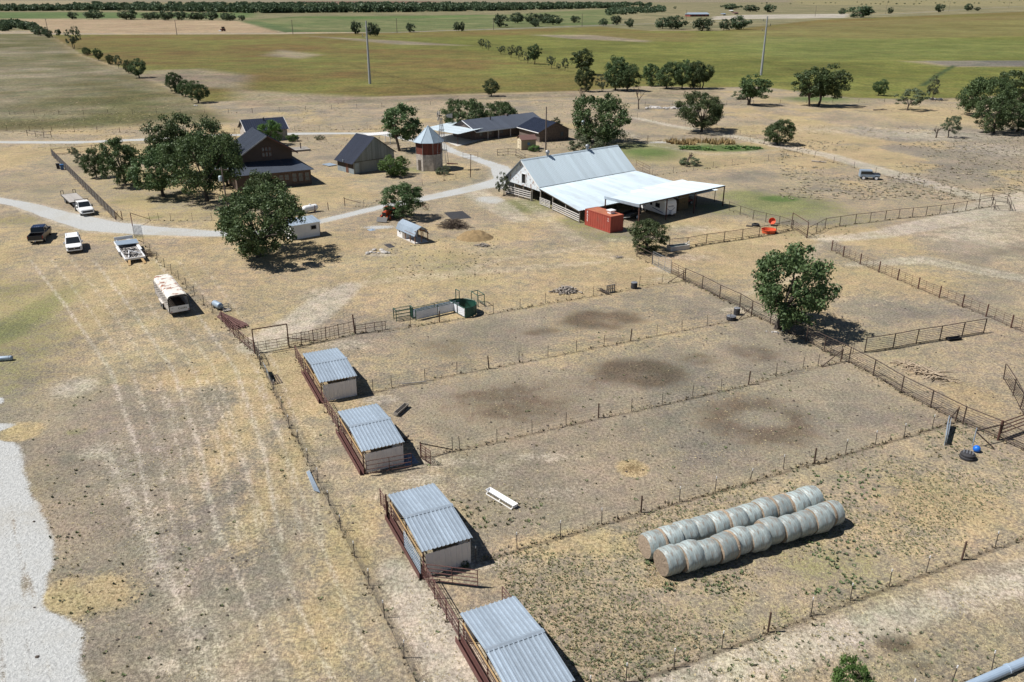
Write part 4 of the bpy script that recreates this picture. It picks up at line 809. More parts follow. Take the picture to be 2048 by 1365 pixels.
def vehicle(kind, label, cat, p, az, body, roofmat=None, name=None):
    v = thing(name or kind, label, cat, p, az); rm = roofmat or body
    if kind == 'suv':
        L_, W2 = 5.3, 1.0; base = [(-2.62, .93, .55, 1.10), (-2.5, .98, .42, 1.16), (-1.0, 1.0, .40, 1.16), (1.0, 1.0, .40, 1.14), (2.0, .99, .40, 1.10), (2.5, .94, .42, 1.04), (2.66, .84, .5, .92)]
        cab = [(-2.55, .90, 1.1, 1.14), (-2.42, .86, 1.1, 1.72), (-1.9, .80, 1.1, 1.83), (.2, .80, 1.1, 1.85), (.55, .80, 1.1, 1.80), (1.35, .90, 1.1, 1.15)]; roof = (-2.42, .42); ax = (-1.55, 1.55)
    else:
        L_, W2 = 6.1, 1.0; base = [(-.62 if kind == 'flatbed' else -1.02, 1.0, .55, 1.22), (.2, 1.0, .5, 1.22), (1.35, 1.0, .5, 1.20), (2.5, .99, .5, 1.18), (2.95, .95, .5, 1.10), (3.08, .88, .55, 1.0)]
        cab = [(-.98 if kind != 'flatbed' else -.6, .90, 1.15, 1.2), (-.85 if kind != 'flatbed' else -.5, .84, 1.15, 1.88), (.6, .82, 1.15, 1.94), (.85, .82, 1.15, 1.9), (1.5, .9, 1.15, 1.2)]; roof = (-.86, .78); ax = (-1.9, 1.95)
    MB().loft([sec(*s_) for s_ in base]).build('body', body, v)
    MB().loft([sec(y, w, z0, z1, .10, .06) for y, w, z0, z1 in cab]).build('glasshouse', 'glass', v)
    # roof skin and pillars
    r0, r1 = roof
    tops = [c_ for c_ in cab if r0 - .02 <= c_[0] <= r1 + .2]
    MB().loft([sec(y, w + .012, z1 - .10, z1 + .025, .10, .06) for y, w, z0, z1 in tops]).build('roof', rm, v)
    pl = MB(); ym = [cab[0][0] + .05, (cab[0][0] + cab[-1][0]) / 2 - .15, cab[-1][0] - .1]
    for s_ in (-1, 1):
        pl.bar((s_ * .92, cab[-1][0] - .02, 1.14), (s_ * .80, tops[-1][0], tops[-1][3] - .02), .06, .07); pl.bar((s_ * .93, ym[1], 1.12), (s_ * .81, ym[1], tops[1][3] - .05), .04, .1); pl.bar((s_ * .90, cab[0][0] + .06, 1.12), (s_ * .82, cab[1][0] + .02, cab[1][3] - .05), .06, .14)
        if kind == 'suv': pl.bar((s_ * .91, -1.5, 1.12), (s_ * .81, -1.5, 1.78), .04, .12)
    pl.build('pillars', body, v)
    for x in (-1, 1):
        for y in ax: wheel(v, x * .86, y, .39, .26, x)
        m_ = MB().box(min(x * .98, x * 1.22), max(x * .98, x * 1.22), cab[-1][0] - .42, cab[-1][0] - .3, 1.12, 1.36).build('mirror', 'black_metal' if kind != 'suv' else body, v)
    f = base[-1][0]
    MB().box(-.72, .72, f - .03, f + .03, .62, .86).build('grille', 'black_metal', v); MB().box(-.9, .9, f - .12, f + .06, .44, .6).build('front_bumper', 'chrome' if kind != 'suv' else body, v)
    for x in (-1, 1): MB().box(x * .8 - .14, x * .8 + .14, f - .12, f + .0, .84, .99).build('headlight', 'headlamp', v)
    if kind == 'suv':
        for x in (-1, 1): MB().box(x * .88 - .08, x * .88 + .08, -2.66, -2.6, .8, 1.3).build('tail_light', 'tail_red', v)
        MB().box(-.06, .06, f + .03, f + .05, .7, .8).build('badge', 'chrome', v)
        for x in (-.7, .7): MB().bar((x, -2.2, 1.88), (x, .1, 1.89), .04, .04).build('roof_rail', 'chrome', v)
    if kind == 'pickup':
        MB().box(-1.0, -.9, -3.0, -1.03, .55, 1.22).box(.9, 1.0, -3.0, -1.03, .55, 1.22).box(-.9, .9, -1.12, -1.03, .6, 1.22).box(-.9, .9, -3.0, -1.12, .55, .66).build('bed', body, v)
        MB().box(-.9, .9, -3.06, -3.0, .6, 1.2).build('tailgate', 'paint_black', v); MB().box(-.95, .95, -3.22, -3.07, .48, .62).build('rear_bumper', 'chrome', v)
        MB().box(-.9, .9, -1.4, -1.2, 1.22, 1.28).build('bed_rail_bar', 'chrome', v)
        for x in (-1, 1): MB().box(x * .95 - .05, x * .95 + .05, -3.08, -3.03, .8, 1.15).build('tail_light', 'tail_red', v)
        MB().box(-.05, .05, -3.5, -3.2, .42, .5).build('hitch', 'steel', v)
        for k in range(3): MB().box(-.3 + k * .25, -.22 + k * .25, -.8, -.7, 1.905, 1.95).build('cab_light', 'headlamp', v)
    if kind == 'flatbed':
        MB().box(-1.05, 1.05, -3.2, -.75, .95, 1.05).build('bed', 'black_metal', v); fr_ = MB()
        fr_.bar((-1, -.8, 1.05), (-1, -.8, 2.0), .07, .07).bar((1, -.8, 1.05), (1, -.8, 2.0), .07, .07).bar((-1.03, -.8, 2.0), (1.03, -.8, 2.0), .07, .07).bar((-1, -.8, 1.5), (1, -.8, 1.5), .05, .05).build('headache_rack', 'black_metal', v)
        MB().box(-.4, .4, -3.1, -.7, .6, .94).build('chassis', 'black_metal', v)
    return v
vehicle('suv', 'white sport utility vehicle parked nose toward the camera on the grass', 'car', (-60.4, 109.4, 0), 152, 'paint_white', name='parked_suv')
pk = vehicle('pickup', 'dark pickup truck seen from behind at the far left', 'pickup', (-67.8, 114.6, 0), -17, 'paint_brown', 'roof_blue', name='pickup_truck')
fbt = vehicle('flatbed', 'white crew cab truck with black rack beside the yard fence', 'truck', (-69.1, 130.3, 0), 143, 'paint_white', name='flatbed_truck')
tl = thing('flatbed_trailer', 'grey plank flatbed trailer hitched behind the white truck', 'trailer', (-74.0, 136.9, 0), 143)
for k in range(9): MB().box(-1.2 + k * .267, -1.2 + k * .267 + .255, -3.9, 3.4, .82, .88).build('plank', 'deck_wood', tl)
MB().box(-1.25, -1.2, -3.95, 3.45, .7, .9).box(1.2, 1.25, -3.95, 3.45, .7, .9).box(-1.2, 1.2, -3.95, -3.9, .7, .9).box(-1.2, 1.2, 3.4, 3.45, .7, .9).box(-.6, -.5, -3.9, 5.0, .55, .7).box(.5, .6, -3.9, 5.0, .55, .7).build('frame', 'black_metal', tl)
for x in (-1, 1):
    for y in (-1.3, -.4): wheel(tl, x * 1.1, y, .36, .24, x, 'steel')
    MB().path([(x * .95 - .2, -3.95, .9), (x * .95 - .2, -4.0, 1.5), (x * .95 + .2, -4.0, 1.5), (x * .95 + .2, -3.95, .9)], .045, 6).build('ramp', 'black_metal', tl)
# car hauler full of scrap
ht = thing('scrap_trailer', 'white car hauler trailer loaded with scrap and a blue-grey panel', 'trailer', (-51.9, 107.3, 0), -32)
for k in range(9): MB().box(-1.1 + k * .245, -1.1 + k * .245 + .235, -5.0, 4.6, .52, .57).build('plank', 'deck_wood', ht)
MB().box(-1.25, -1.1, -5.1, 4.7, .45, .72).box(1.1, 1.25, -5.1, 4.7, .45, .72).box(-1.1, 1.1, -5.1, -4.95, .45, .72).box(-1.1, 1.1, 4.6, 4.75, .45, .72).build('frame', 'paint_white', ht)
MB().bar((-1.15, 4.6, .6), (-.1, 6.6, .55), .12, .12).bar((1.15, 4.6, .6), (.1, 6.6, .55), .12, .12).build('tongue', 'paint_white', ht); MB().box(-1.2, 1.2, 3.95, 4.05, 1.0, 1.45).box(-1.2, -1.1, 3.95, 4.05, .7, 1.0).box(1.1, 1.2, 3.95, 4.05, .7, 1.0).build('front_rack', 'paint_white', ht)
for x in (-1, 1):
    for y in (-1.0, -.1, .8): wheel(ht, x * 1.2, y, .36, .22, x, 'steel')
    MB().box(x * 1.32 - .14, x * 1.32 + .14, -1.5, 1.3, .74, .8).build('fender', 'paint_white', ht); MB().bar((x * .75, -5.05, .55), (x * .95, -6.1, .06), .3, .06).build('ramp', 'wood_new', ht)
sp_ = thing('sheet_metal_panel', 'blue-grey sheet metal panel lying across the scrap trailer', 'panel', ht.matrix_basis @ Vector((.1, 2.2, 0)), -32)
MB().ext([(-1.35, -1.1, .98), (1.4, -1.1, .92), (1.4, 1.0, 1.0), (-1.35, 1.0, 1.05)], (0, 0, .08)).build('panel', 'blue_grey', sp_); MB().box(-.9, -.7, -.9, .9, .6, .97).box(.7, .9, -.9, .9, .6, .93).build('support', 'wood_dark', sp_)
b = MB()
for k in range(46):
    c_ = Vector((random.uniform(-.95, .95), random.uniform(-4.5, 1.0), random.uniform(.62, .95))); d = Vector((random.uniform(-.6, .6), random.uniform(-.9, .9), random.uniform(-.12, .2)))
    b.cyl(c_ - d * .6, c_ + d * .6, random.uniform(.02, .06), 5)
sc_ = b.build('scrap_heap', 'black_metal', None, ht.location, -R(-32)); tag(sc_, 'tangle of dark scrap pipes lying on the car hauler', 'scrap')
fr_ = thing('angle_frame', 'white bent frame lying on the near end of the scrap trailer', 'frame', ht.matrix_basis @ Vector((0, -3.2, 0)), -32)
MB().bar((-.7, -1.3, .65), (-.3, .9, 1.0), .1, .1).bar((-.3, .9, 1.0), (.95, -.2, .75), .1, .1).build('frame', 'paint_white', fr_)
# old livestock trailer
bt = thing('livestock_trailer', 'old white livestock trailer with rust-streaked roof and slatted sides', 'trailer', (-38.35, 87.05, 0), -32.5)
Lt, wt, zf, zr = 8.2, 1.04, .45, 2.42
prof = [(-wt, zr - .28), (-wt + .1, zr - .09), (-wt + .3, zr), (wt - .3, zr), (wt - .1, zr - .09), (wt, zr - .28)]
b = MB(); secs = []
for y, k in ((-Lt / 2, 1), (Lt / 2 - .9, 1), (Lt / 2 - .35, .96), (Lt / 2, .82)): secs.append([(x * k, y, z) for x, z in prof] + [(x * k * .985, y, z - .05) for x, z in reversed(prof)])
b.loft(secs).build('roof', 'rusty_white', bt)
for s_ in (-1, 1):
    for z0, z1 in ((.5, 1.2), (1.34, 1.46), (1.62, 1.74), (1.88, 2.04)): MB().box(s_ * wt - .02, s_ * wt + .02, -Lt / 2, Lt / 2 - .5, z0, z1).build('side_slat', 'cream_slat', bt)
    for k in range(10): y = -Lt / 2 + .05 + k * .84; MB().box(s_ * (wt + .03) - .03, s_ * (wt + .03) + .03, y - .04, y + .04, .42, 2.08).build('side_post', 'cream_slat', bt)
    for y in (.15, -.85): wheel(bt, s_ * 1.12, y, .36, .2, s_, 'steel')
    MB().box(s_ * 1.14 - .14, s_ * 1.14 + .14, -1.35, .65, .74, .8).build('fender', 'cream_slat', bt)
MB().box(-wt, wt, -Lt / 2, Lt / 2 - .4, .40, .48).build('floor', 'wood_dark', bt); MB().box(-.98, .98, Lt / 2 - .45, Lt / 2 - .4, .48, 2.05).build('front_wall', 'rusty_white', bt)
rg = MB().box(-wt + .02, wt - .02, -Lt / 2 - .05, -Lt / 2 - .01, .5, 1.18).build('rear_gate', 'white_paint', bt)
MB().path([(-wt, -Lt / 2 - .03, .42), (-wt, -Lt / 2 - .03, 2.0), (-wt + .28, -Lt / 2 - .03, 2.27), (wt - .28, -Lt / 2 - .03, 2.27), (wt, -Lt / 2 - .03, 2.0), (wt, -Lt / 2 - .03, .42)], .05, 6).build('rear_frame', 'black_metal', bt)
mr = lambda x, y, z: Matrix.Translation((x, y, z)) @ Matrix.Rotation(R(90), 4, 'X')
letters('Cooks', .34, 'black_metal', rg, mr(.3, -Lt / 2 - .056, .88)); letters('1011', .12, 'black_metal', rg, mr(-.72, -Lt / 2 - .056, 1.0))
for x in (-.85, .93): MB().cyl((x, -Lt / 2 - .05, .62), (x, -Lt / 2 - .09, .62), .06, 10).build('tail_light', 'tail_red', bt)
MB().bar((-.6, Lt / 2 - .4, .45), (0, Lt / 2 + 1.3, .45), .1, .1).bar((.6, Lt / 2 - .4, .45), (0, Lt / 2 + 1.3, .45), .1, .1).cyl((0, Lt / 2 + 1.1, 0), (0, Lt / 2 + 1.1, .6), .04, 6).build('tongue', 'black_metal', bt)
# travel trailer under the carport
rv = thing('travel_trailer', 'long white travel trailer with blue stripes parked under the carport', 'caravan', G(1353, 439) + Vector((-.85, 1.35, 0)), 150)
Lr, wr = 8.6, 1.22; sc = lambda y, zb, zt, w: [(-w, y, zb), (-w, y, zt - .12), (-w + .15, y, zt), (w - .15, y, zt), (w, y, zt - .12), (w, y, zb)]
MB().loft([sc(-Lr, .5, 2.75, wr), (sc(-.5, .5, 2.75, wr)), sc(-.12, .5, 2.6, wr - .02), sc(.12, .52, 2.1, wr - .06), sc(.16, .55, 1.2, wr - .1)]).build('body', 'white_paint', rv)
for y, z, w_, h_ in ((-1.6, 1.75, .85, .55), (-4.6, 1.85, .85, .55)): window(rv, 'window', 'black_metal', 'glass', wr, y, z, w_, h_, 'y', 1, 0)
MB().box(wr, wr + .03, -3.5, -2.85, .65, 2.3).build('door', 'white_paint', rv); window(rv, 'window', 'black_metal', 'glass', wr + .03, -3.17, 1.8, .35, .5, 'y', 1, 0)
M('stripe_blue', (.03, .05, .16), .4, 0, .05, 2)
for z0, z1, y0, y1 in ((.8, 1.15, -.3, -3.0), (1.0, 1.75, -4.6, -6.3)): MB().bar((wr + .012, y0, z0), (wr + .012, y1, z1), .02, .1).build('stripe', 'stripe_blue', rv)
MB().path([(-.8, .19, 1.5), (-.3, .2, 1.15), (0, .21, 1.08), (.3, .2, 1.15), (.8, .19, 1.5)], .03, 5).build('front_stripe', 'stripe_blue', rv)
letters('Aerolite', .34, 'stripe_blue', rv, Matrix.Translation((0, .185, 1.78)) @ Matrix.Rotation(R(180), 4, 'Z') @ Matrix.Rotation(R(80), 4, 'X'))
for s_ in (-1, 1):
    for y in (-4.7, -5.6): wheel(rv, s_ * 1.05, y, .35, .2, s_)
MB().bar((-.7, -.1, .45), (0, 1.3, .5), .1, .1).bar((.7, -.1, .45), (0, 1.3, .5), .1, .1).build('tongue', 'black_metal', rv); MB().lathe([(.2, 0), (.24, .1), (.24, .4), (.1, .5)], 10, (0, .5, .55)).build('gas_bottle', 'white_paint', rv); MB().box(-.3, .3, -3, -2.4, 2.75, 2.95).build('roof_unit', 'white_paint', rv)
# small utility trailer under the lean-to
ut = thing('utility_trailer', 'dark utility trailer with white tongue beside the red container', 'trailer', G(1262, 436), 40)
MB().box(-.9, .9, -1.5, 1.5, .5, .6).box(-.9, -.85, -1.5, 1.5, .6, .95).box(.85, .9, -1.5, 1.5, .6, .95).box(-.85, .85, 1.45, 1.5, .6, .95).build('bed', 'black_metal', ut)
MB().bar((-.7, -1.5, .52), (0, -3.0, .52), .08, .1).bar((.7, -1.5, .52), (0, -3.0, .52), .08, .1).build('tongue', 'white_paint', ut)
for s_ in (-1, 1): wheel(ut, s_ * 1.02, 0, .33, .2, s_, 'white_paint')
# old jeep in the pasture
jp = thing('jeep_wreck', 'old blue and white jeep standing by the pasture track', 'jeep', (68.2, 156.6, 0), 100)
MB().box(-.8, .8, -1.8, 1.75, .5, 1.0).build('body', 'blue_grey', jp); MB().box(-.7, .7, .55, 1.85, 1.0, 1.15).build('hood', 'black_metal', jp); MB().box(-.78, .78, -1.75, .3, 1.55, 1.75).box(-.78, .78, -1.78, -1.7, 1.0, 1.56).build('top', 'blue_grey', jp)
MB().box(-.75, .75, .3, .36, 1.02, 1.55).build('windscreen', 'glass', jp); MB().box(-.76, -.72, -1.68, .28, 1.02, 1.54).box(.72, .76, -1.68, .28, 1.02, 1.54).build('side_window', 'glass', jp)
for s_ in (-1, 1):
    for y in (-1.15, 1.15): wheel(jp, s_ * .78, y, .38, .22, s_, 'white_paint')
    MB().box(s_ * .8 - .12, s_ * .8 + .12, .75, 1.6, .85, .95).build('fender', 'blue_grey', jp); MB().box(s_ * .45 - .1, s_ * .45 + .1, 1.85, 1.88, .75, .93).build('headlight', 'headlamp', jp)
# tractors
def tractor(label, p, az, mat, s=1.0, cab=False):
    t = thing('tractor', label, 'tractor', p, az); t.scale = (s, s, s)
    MB().box(-.32, .32, .1, 2.0, .7, 1.35).build('hood', mat, t); MB().box(-.3, .3, 2.0, 2.06, .72, 1.3).build('grille', 'black_metal', t); MB().box(-.3, .3, -1.1, .2, .5, .95).build('chassis', 'black_metal', t); MB().box(-.28, .28, -1.0, -.45, .95, 1.2).box(-.28, .28, -1.08, -1.0, 1.2, 1.65).build('seat', 'black_rubber', t)
    for s_ in (-1, 1):
        wheel(t, s_ * .8, -.7, .75, .42, s_, mat); wheel(t, s_ * .68, 1.55, .42, .25, s_, mat); MB().box(s_ * .75 - .25, s_ * .75 + .25, -1.35, -.05, 1.5, 1.58).build('fender', mat, t)
        MB().bar((s_ * .55, -1.15, 1.0), (s_ * .55, -1.15, 2.5), .07, .07).build('roll_bar', 'black_metal', t)
        MB().bar((s_ * .5, .3, 1.1), (s_ * .5, 2.6, .55), .1, .14).build('loader_arm', mat, t)
    MB().box(-.58, .58, -1.19, -1.11, 2.44, 2.52).build('roll_bar', 'black_metal', t); MB().ext([(-.85, 2.55, .2), (-.85, 3.2, .12), (-.85, 2.7, .75)], (1.7, 0, 0)).build('bucket', 'black_metal', t)
    if cab: MB().box(-.6, .6, -1.1, .3, 1.6, 2.5).build('cab', 'glass', t); MB().box(-.68, .68, -1.2, .45, 2.5, 2.62).build('cab_roof', mat, t)
    return t
tractor('orange tractor with roll bar parked half under the tree by the drive', G(779, 436), 195, 'tractor_orange')
tractor('dark tractor working far off on the pale hay field', G(446, 63), 200, 'red_side', 1.7, True)
ut2 = thing('red_buggy', 'small red buggy in the shade at the far end of the carport', 'buggy', cpz.matrix_basis @ Vector((17.2, 5.2, 0)), 60)
MB().box(-.6, .6, -1.2, 1.2, .45, .8).build('body', 'red_side', ut2); MB().box(-.5, .5, -.5, .1, .8, 1.05).build('seat', 'black_rubber', ut2); b = MB()
for s_ in (-.55, .55): b.path([(s_, -.7, .8), (s_, -.6, 1.7), (s_, .4, 1.7), (s_, .8, .85)], .03, 5)
b.build('roll_cage', 'black_metal', ut2); [wheel(ut2, x * .6, y, .3, .25, x) for x in (-1, 1) for y in (-.8, .8)]
fm = thing('hay_rake', 'rusty old rake implement with a spoked wheel right of the tractor tree', 'implement', G(852, 421), 70)
b = MB()
for k in range(12): a = 2 * math.pi * k / 12; b.cyl((0, .55 * math.cos(a), .6 + .55 * math.sin(a)), (0, .55 * math.cos(a + .53), .6 + .55 * math.sin(a + .53)), .03, 5).cyl((0, 0, .6), (0, .55 * math.cos(a), .6 + .55 * math.sin(a)), .015, 4)
b.build('wheel', 'rust_pipe', fm); MB().cyl((0, 0, .6), (-2.2, -.2, .7), .05, 6).cyl((-.5, 0, .6), (-1.2, -1.8, .5), .04, 6).build('beam', 'rust_pipe', fm); b = MB()
for k in range(7): b.cyl((-.4 - k * .25, -.05, .65), (-.5 - k * .25, .5, .08), .015, 4)
b.build('tines', 'rust_pipe', fm)
# ================================================================== HAY BALES
M('bale_wrap', (.32, .375, .375), .32, .0, .42, 2.4, col2=(.24, .21, .18), thr=.55, stretch=(7, 1.2, 1.2), bump=.6, bscale=7); M('bale_end', (.29, .225, .165), .95, 0, .4, 8, bump=.8, bscale=18)
bn = MATS['bale_wrap'].node_tree.nodes
def bale_mesh(seed):
    rnd = random.Random(seed); b = MB(); n = 28; prof = []; Rr, wd = .80, 1.17
    for i in range(9):
        t = i / 8; x = (t - .5) * wd; e = abs(t - .5) * 2; prof.append((Rr * (1 - .11 * max(0, e - .66) / .34) + rnd.uniform(-.022, .022), x))
    ph = [rnd.uniform(-.018, .018) for _ in range(n)]; vs = []
    for r_, x in prof:
        for i in range(n):
            th = 2 * math.pi * i / n; z = Rr * .965 + (r_ + ph[i]) * math.sin(th); vs.append((x, (r_ + ph[i]) * math.cos(th), max(.005, z) if z > .06 else z * .5 + .0))
    fs = [(k * n + i, k * n + (i + 1) % n, (k + 1) * n + (i + 1) % n, (k + 1) * n + i) for k in range(8) for i in range(n)]
    b.add(vs, fs); e = MB()
    for k, s_ in ((0, -1), (8, 1)):
        ring = vs[k * n:(k + 1) * n]; c_ = (prof[k][1] + s_ * .0, 0, Rr); inn = [(p[0] + s_ * rnd.uniform(.0, .03), p[1] * .5, Rr + (p[2] - Rr) * .5) for p in ring]
        e.add(ring + inn + [(prof[k][1] + s_ * .01, 0, Rr)], [((i + 1) % n, i, n + i, n + (i + 1) % n) if s_ > 0 else (i, (i + 1) % n, n + (i + 1) % n, n + i) for i in range(n)] + [((n + i, 2 * n, n + (i + 1) % n) if s_ > 0 else (n + i, n + (i + 1) % n, 2 * n)) for i in range(n)])
    return b.mesh('wrap', 'bale_wrap', True), e.mesh('hay_end', 'bale_end')
BM = [bale_mesh(k) for k in range(6)]
band = MB().lathe([(.795, -.08), (.81, -.05), (.81, .05), (.795, .08)], 28, (0, 0, .775), 'X').mesh('bare_band', 'bale_end')
ORD = ['first', 'second', 'third', 'fourth', 'fifth', 'sixth', 'seventh', 'eighth', 'ninth', 'tenth', 'last']
for row, (t0, t1, nm) in enumerate(((G(1270 + 335 / 4.551, 960 + 652 / 4.551, 1.57), G(1270 + 1800 / 4.551, 960 + 226 / 4.551, 1.57), 'near'), (G(1270 + 165 / 4.551, 960 + 487 / 4.551, 1.57), G(1270 + 1590 / 4.551, 960 + 100 / 4.551, 1.57), 'far'))):
    az = azim(t0, t1)
    for k in range(11):
        p = t0.lerp(t1, k / 10); side = Vector((t1.y - t0.y, t0.x - t1.x, 0)).normalized() * random.uniform(-.14, .14)
        if row == 0 and k == 3: side *= 0; side += Vector((t1.y - t0.y, t0.x - t1.x, 0)).normalized() * .14
        lb = ('net-wrapped round bale, %s from the left in the %s row' % (ORD[k], nm)) if k else 'net-wrapped round bale showing its straw end, left end of the %s row' % nm
        t = thing('round_hay_bale', lb, 'hay bale', (p.x + side.x, p.y + side.y, 0), az - 90 + random.uniform(-5, 5), 'round bales in two rows')
        s_ = random.uniform(1.02, 1.14); t.scale = (1.07, s_, s_); w1, w2 = BM[(k * 2 + row * 3) % 6]; place('wrap', w1, t); place('hay_end', w2, t)
        if (row == 1 and k in (0, 4, 7, 8)) or (row == 0 and k in (3, 10)): place('bare_band', band, t, (.5 if k != 10 else -.1, 0, .01))
# ================================================================== TROUGHS, TANKS, BARRELS
def trough(label, p, az, L_, w_, h_, leg, mat, inner='tarp_dark', name='feed_trough'):
    t = thing(name, label, 'trough', p, az); z0 = leg
    MB().ext([(-w_ * .3, -L_ / 2, z0), (w_ * .3, -L_ / 2, z0), (w_ / 2, -L_ / 2, z0 + h_), (w_ / 2 - .03, -L_ / 2, z0 + h_), (w_ * .3 - .03, -L_ / 2, z0 + .03), (-w_ * .3 + .03, -L_ / 2, z0 + .03), (-w_ / 2 + .03, -L_ / 2, z0 + h_), (-w_ / 2, -L_ / 2, z0 + h_)], (0, L_, 0)).build('bowl', mat, t)
    MB().ext([(-w_ * .3, -L_ / 2 - .03, z0), (w_ * .3, -L_ / 2 - .03, z0), (w_ / 2, -L_ / 2 - .03, z0 + h_), (-w_ / 2, -L_ / 2 - .03, z0 + h_)], (0, .03, 0)).build('end_plate', mat, t)
    MB().ext([(-w_ * .3, L_ / 2, z0), (w_ * .3, L_ / 2, z0), (w_ / 2, L_ / 2, z0 + h_), (-w_ / 2, L_ / 2, z0 + h_)], (0, .03, 0)).build('end_plate', mat, t)
    if leg > 0:
        for y in (-L_ / 2 + .1, 0, L_ / 2 - .1):
            for x in (-1, 1): MB().bar((x * w_ * .3, y, z0 + .05), (x * w_ * .62, y, 0), .04, .04).build('leg', mat, t)
        for x in (-1, 1): MB().bar((x * w_ * .6, -L_ / 2 + .1, .03), (x * w_ * .6, L_ / 2 - .1, .03), .04, .04).build('skid', mat, t)
    return t
trough('white feed trough on a frame, lying alone in the third paddock', G(1003, 1001), azim(G(975, 985), G(1033, 1020)), 2.75, .46, .20, .12, 'white_paint')
trough('grey wooden feed trough beside the second tin shed', G(803, 824), azim(G(786, 838), G(820, 808)), 1.85, .42, .25, .12, 'wood_grey')
trough('low black and white feed trough by the pipe fence panel', G(1907, 680), 75, 1.5, .6, .2, .06, 'black_metal')
wt_ = thing('stock_tank', 'long concrete water tank under the pipe fence near the corner tree', 'water tank', G(1356, 499), 68)
MB().box(-.55, -.47, -1.5, 1.5, 0, .62).box(.47, .55, -1.5, 1.5, 0, .62).box(-.47, .47, -1.5, -1.42, 0, .62).box(-.47, .47, 1.42, 1.5, 0, .62).build('wall', 'concrete', wt_); M('water', (.03, .05, .05), .05, 0, .1, 1); MB().box(-.47, .47, -1.42, 1.42, .1, .5).build('water', 'water', wt_)
MB().cyl((.3, 1.55, 0), (.3, 1.55, 1.1), .04, 6).cyl((.3, 1.55, 1.1), (.3, 1.1, .8), .03, 6).build('filler_pipe', 'white_paint', wt_)
pt = thing('propane_tank', 'white propane tank by the driveway fence', 'tank', G(621, 425), 49)
MB().lathe([(.05, -1.35), (.3, -1.28), (.46, -1.1), (.5, -.9), (.5, .9), (.46, 1.1), (.3, 1.28), (.05, 1.35)], 18, (0, 0, .72), 'Y').build('tank', 'white_paint', pt, smooth=True); MB().cyl((0, 0, 1.2), (0, 0, 1.36), .14, 10).build('valve_dome', 'white_paint', pt)
for y in (-.8, .8): MB().box(-.3, .3, y - .08, y + .08, 0, .35).build('foot', 'concrete', pt)
tk = thing('blue_fuel_tank', 'blue-grey fuel tank lying behind the wire fence by the maroon pipes', 'tank', G(436, 618), -45)
MB().lathe([(.05, -.75), (.33, -.72), (.36, -.6), (.36, .6), (.33, .72), (.05, .75)], 16, (0, 0, .5), 'Y').build('tank', 'blue_grey', tk, smooth=True); MB().box(-.3, .3, -.5, -.4, 0, .3).box(-.3, .3, .4, .5, 0, .3).build('stand', 'black_metal', tk)
gr_ = thing('wire_crate', 'small grey crate leaning beside the blue fuel tank', 'crate', G(453, 621), -35)
b = MB(); [b.cyl((x, y, 0.0), (x, y, .6), .025, 5) for x in (-.4, .4) for y in (-.5, .5)]; [b.cyl((-.4, y, z), (.4, y, z), .02, 5).cyl((x_, -.5, z), (x_, .5, z), .02, 5) for y in (-.5, .5) for z in (.05, .3, .6) for x_ in (-.4, .4)]; b.build('frame', 'steel', gr_); MB().box(-.38, .38, -.48, .48, .04, .1).build('base', 'wood_grey', gr_)
def barrel(label, p, r=.3, h=.85, mat='tarp_dark', name='barrel', cat='barrel'):
    t = thing(name, label, cat, p, 0); MB().lathe([(r * .95, 0), (r, .05), (r, h * .33), (r * 1.05, h * .35), (r, h * .37), (r, h * .66), (r * 1.05, h * .68), (r, h * .70), (r, h), (r * .9, h), (r * .88, h - .1), (.01, h - .1)], 16).build('drum', mat, t); MB().lathe([(r * .96, h - .02), (r * 1.04, h), (r * .96, h + .02)], 16).build('rim', 'steel', t); return t
barrel('black barrel by the paddock fence below the drive', G(1268, 577), .38, .75); barrel('black barrel at the fence corner near the big leaning tree', G(1473, 630), .34, .8); barrel('low black tub next to the barrel at the fence corner', G(1462, 640), .5, .45, name='rubber_tub', cat='tub')
def tub(label, p, r, h, mat, rx=0, rz=0):
    t = thing('round_tub', label, 'tub', p, 0); o = MB().lathe([(r * .9, 0), (r, h), (r * 1.05, h), (r * 1.05, h - .06), (r * .97, h - .06), (r * .86, .06), (.01, .06)], 24).build('tub', mat, t); o.rotation_euler = (rx, 0, rz); return t
tub('round orange stock tub by the pipe fence', G(1537, 466), 1.05, .55, 'tub_orange'); o = tub('orange tub tipped on its side behind the round orange tub', G(1545, 452) + Vector((0, .3, .55)), .5, .45, 'tub_orange', R(60), R(-25))
ty = thing('tyre', 'black tyre lying behind the orange tubs', 'tyre', G(1511, 452), 0); MB().lathe([(.30, .0), (.5, .0), (.58, .1), (.58, .24), (.5, .34), (.30, .34), (.34, .17)], 20).build('tyre', 'black_rubber', ty)
ty2 = thing('rubber_mat', 'flat black rubber mat left of the tyre', 'mat', G(1499, 453), 20); MB().box(-.5, .5, -.35, .35, .005, .06).build('mat', 'black_rubber', ty2)
pc = thing('pallet', 'wooden pallet standing upright by the paddock fence', 'pallet', G(1221, 586), 62 - 90)
for k in range(5): MB().box(-.6 + k * .26, -.6 + k * .26 + .16, -.03, 0, .0, 1.0).build('slat', 'wood_grey', pc)
MB().box(-.6, .6, 0, .09, .02, .1).box(-.6, .6, 0, .09, .45, .53).box(-.6, .6, 0, .09, .9, .98).build('stringer', 'wood_grey', pc)
wp_ = thing('scrap_pile', 'low pile of dark planks and wire beside the upright pallet', 'scrap pile', G(1209, 586), 60); b = MB()
for k in range(14): a = random.uniform(0, 3.1); c_ = Vector((random.uniform(-.7, .6), random.uniform(-.3, .3), .05 + k * .022)); b.bar(c_ - Vector((math.cos(a), math.sin(a) * .4, 0)) * .6, c_ + Vector((math.cos(a), math.sin(a) * .4, 0)) * .6, .09, .04)
b.build('planks', 'wood_dark', wp_)
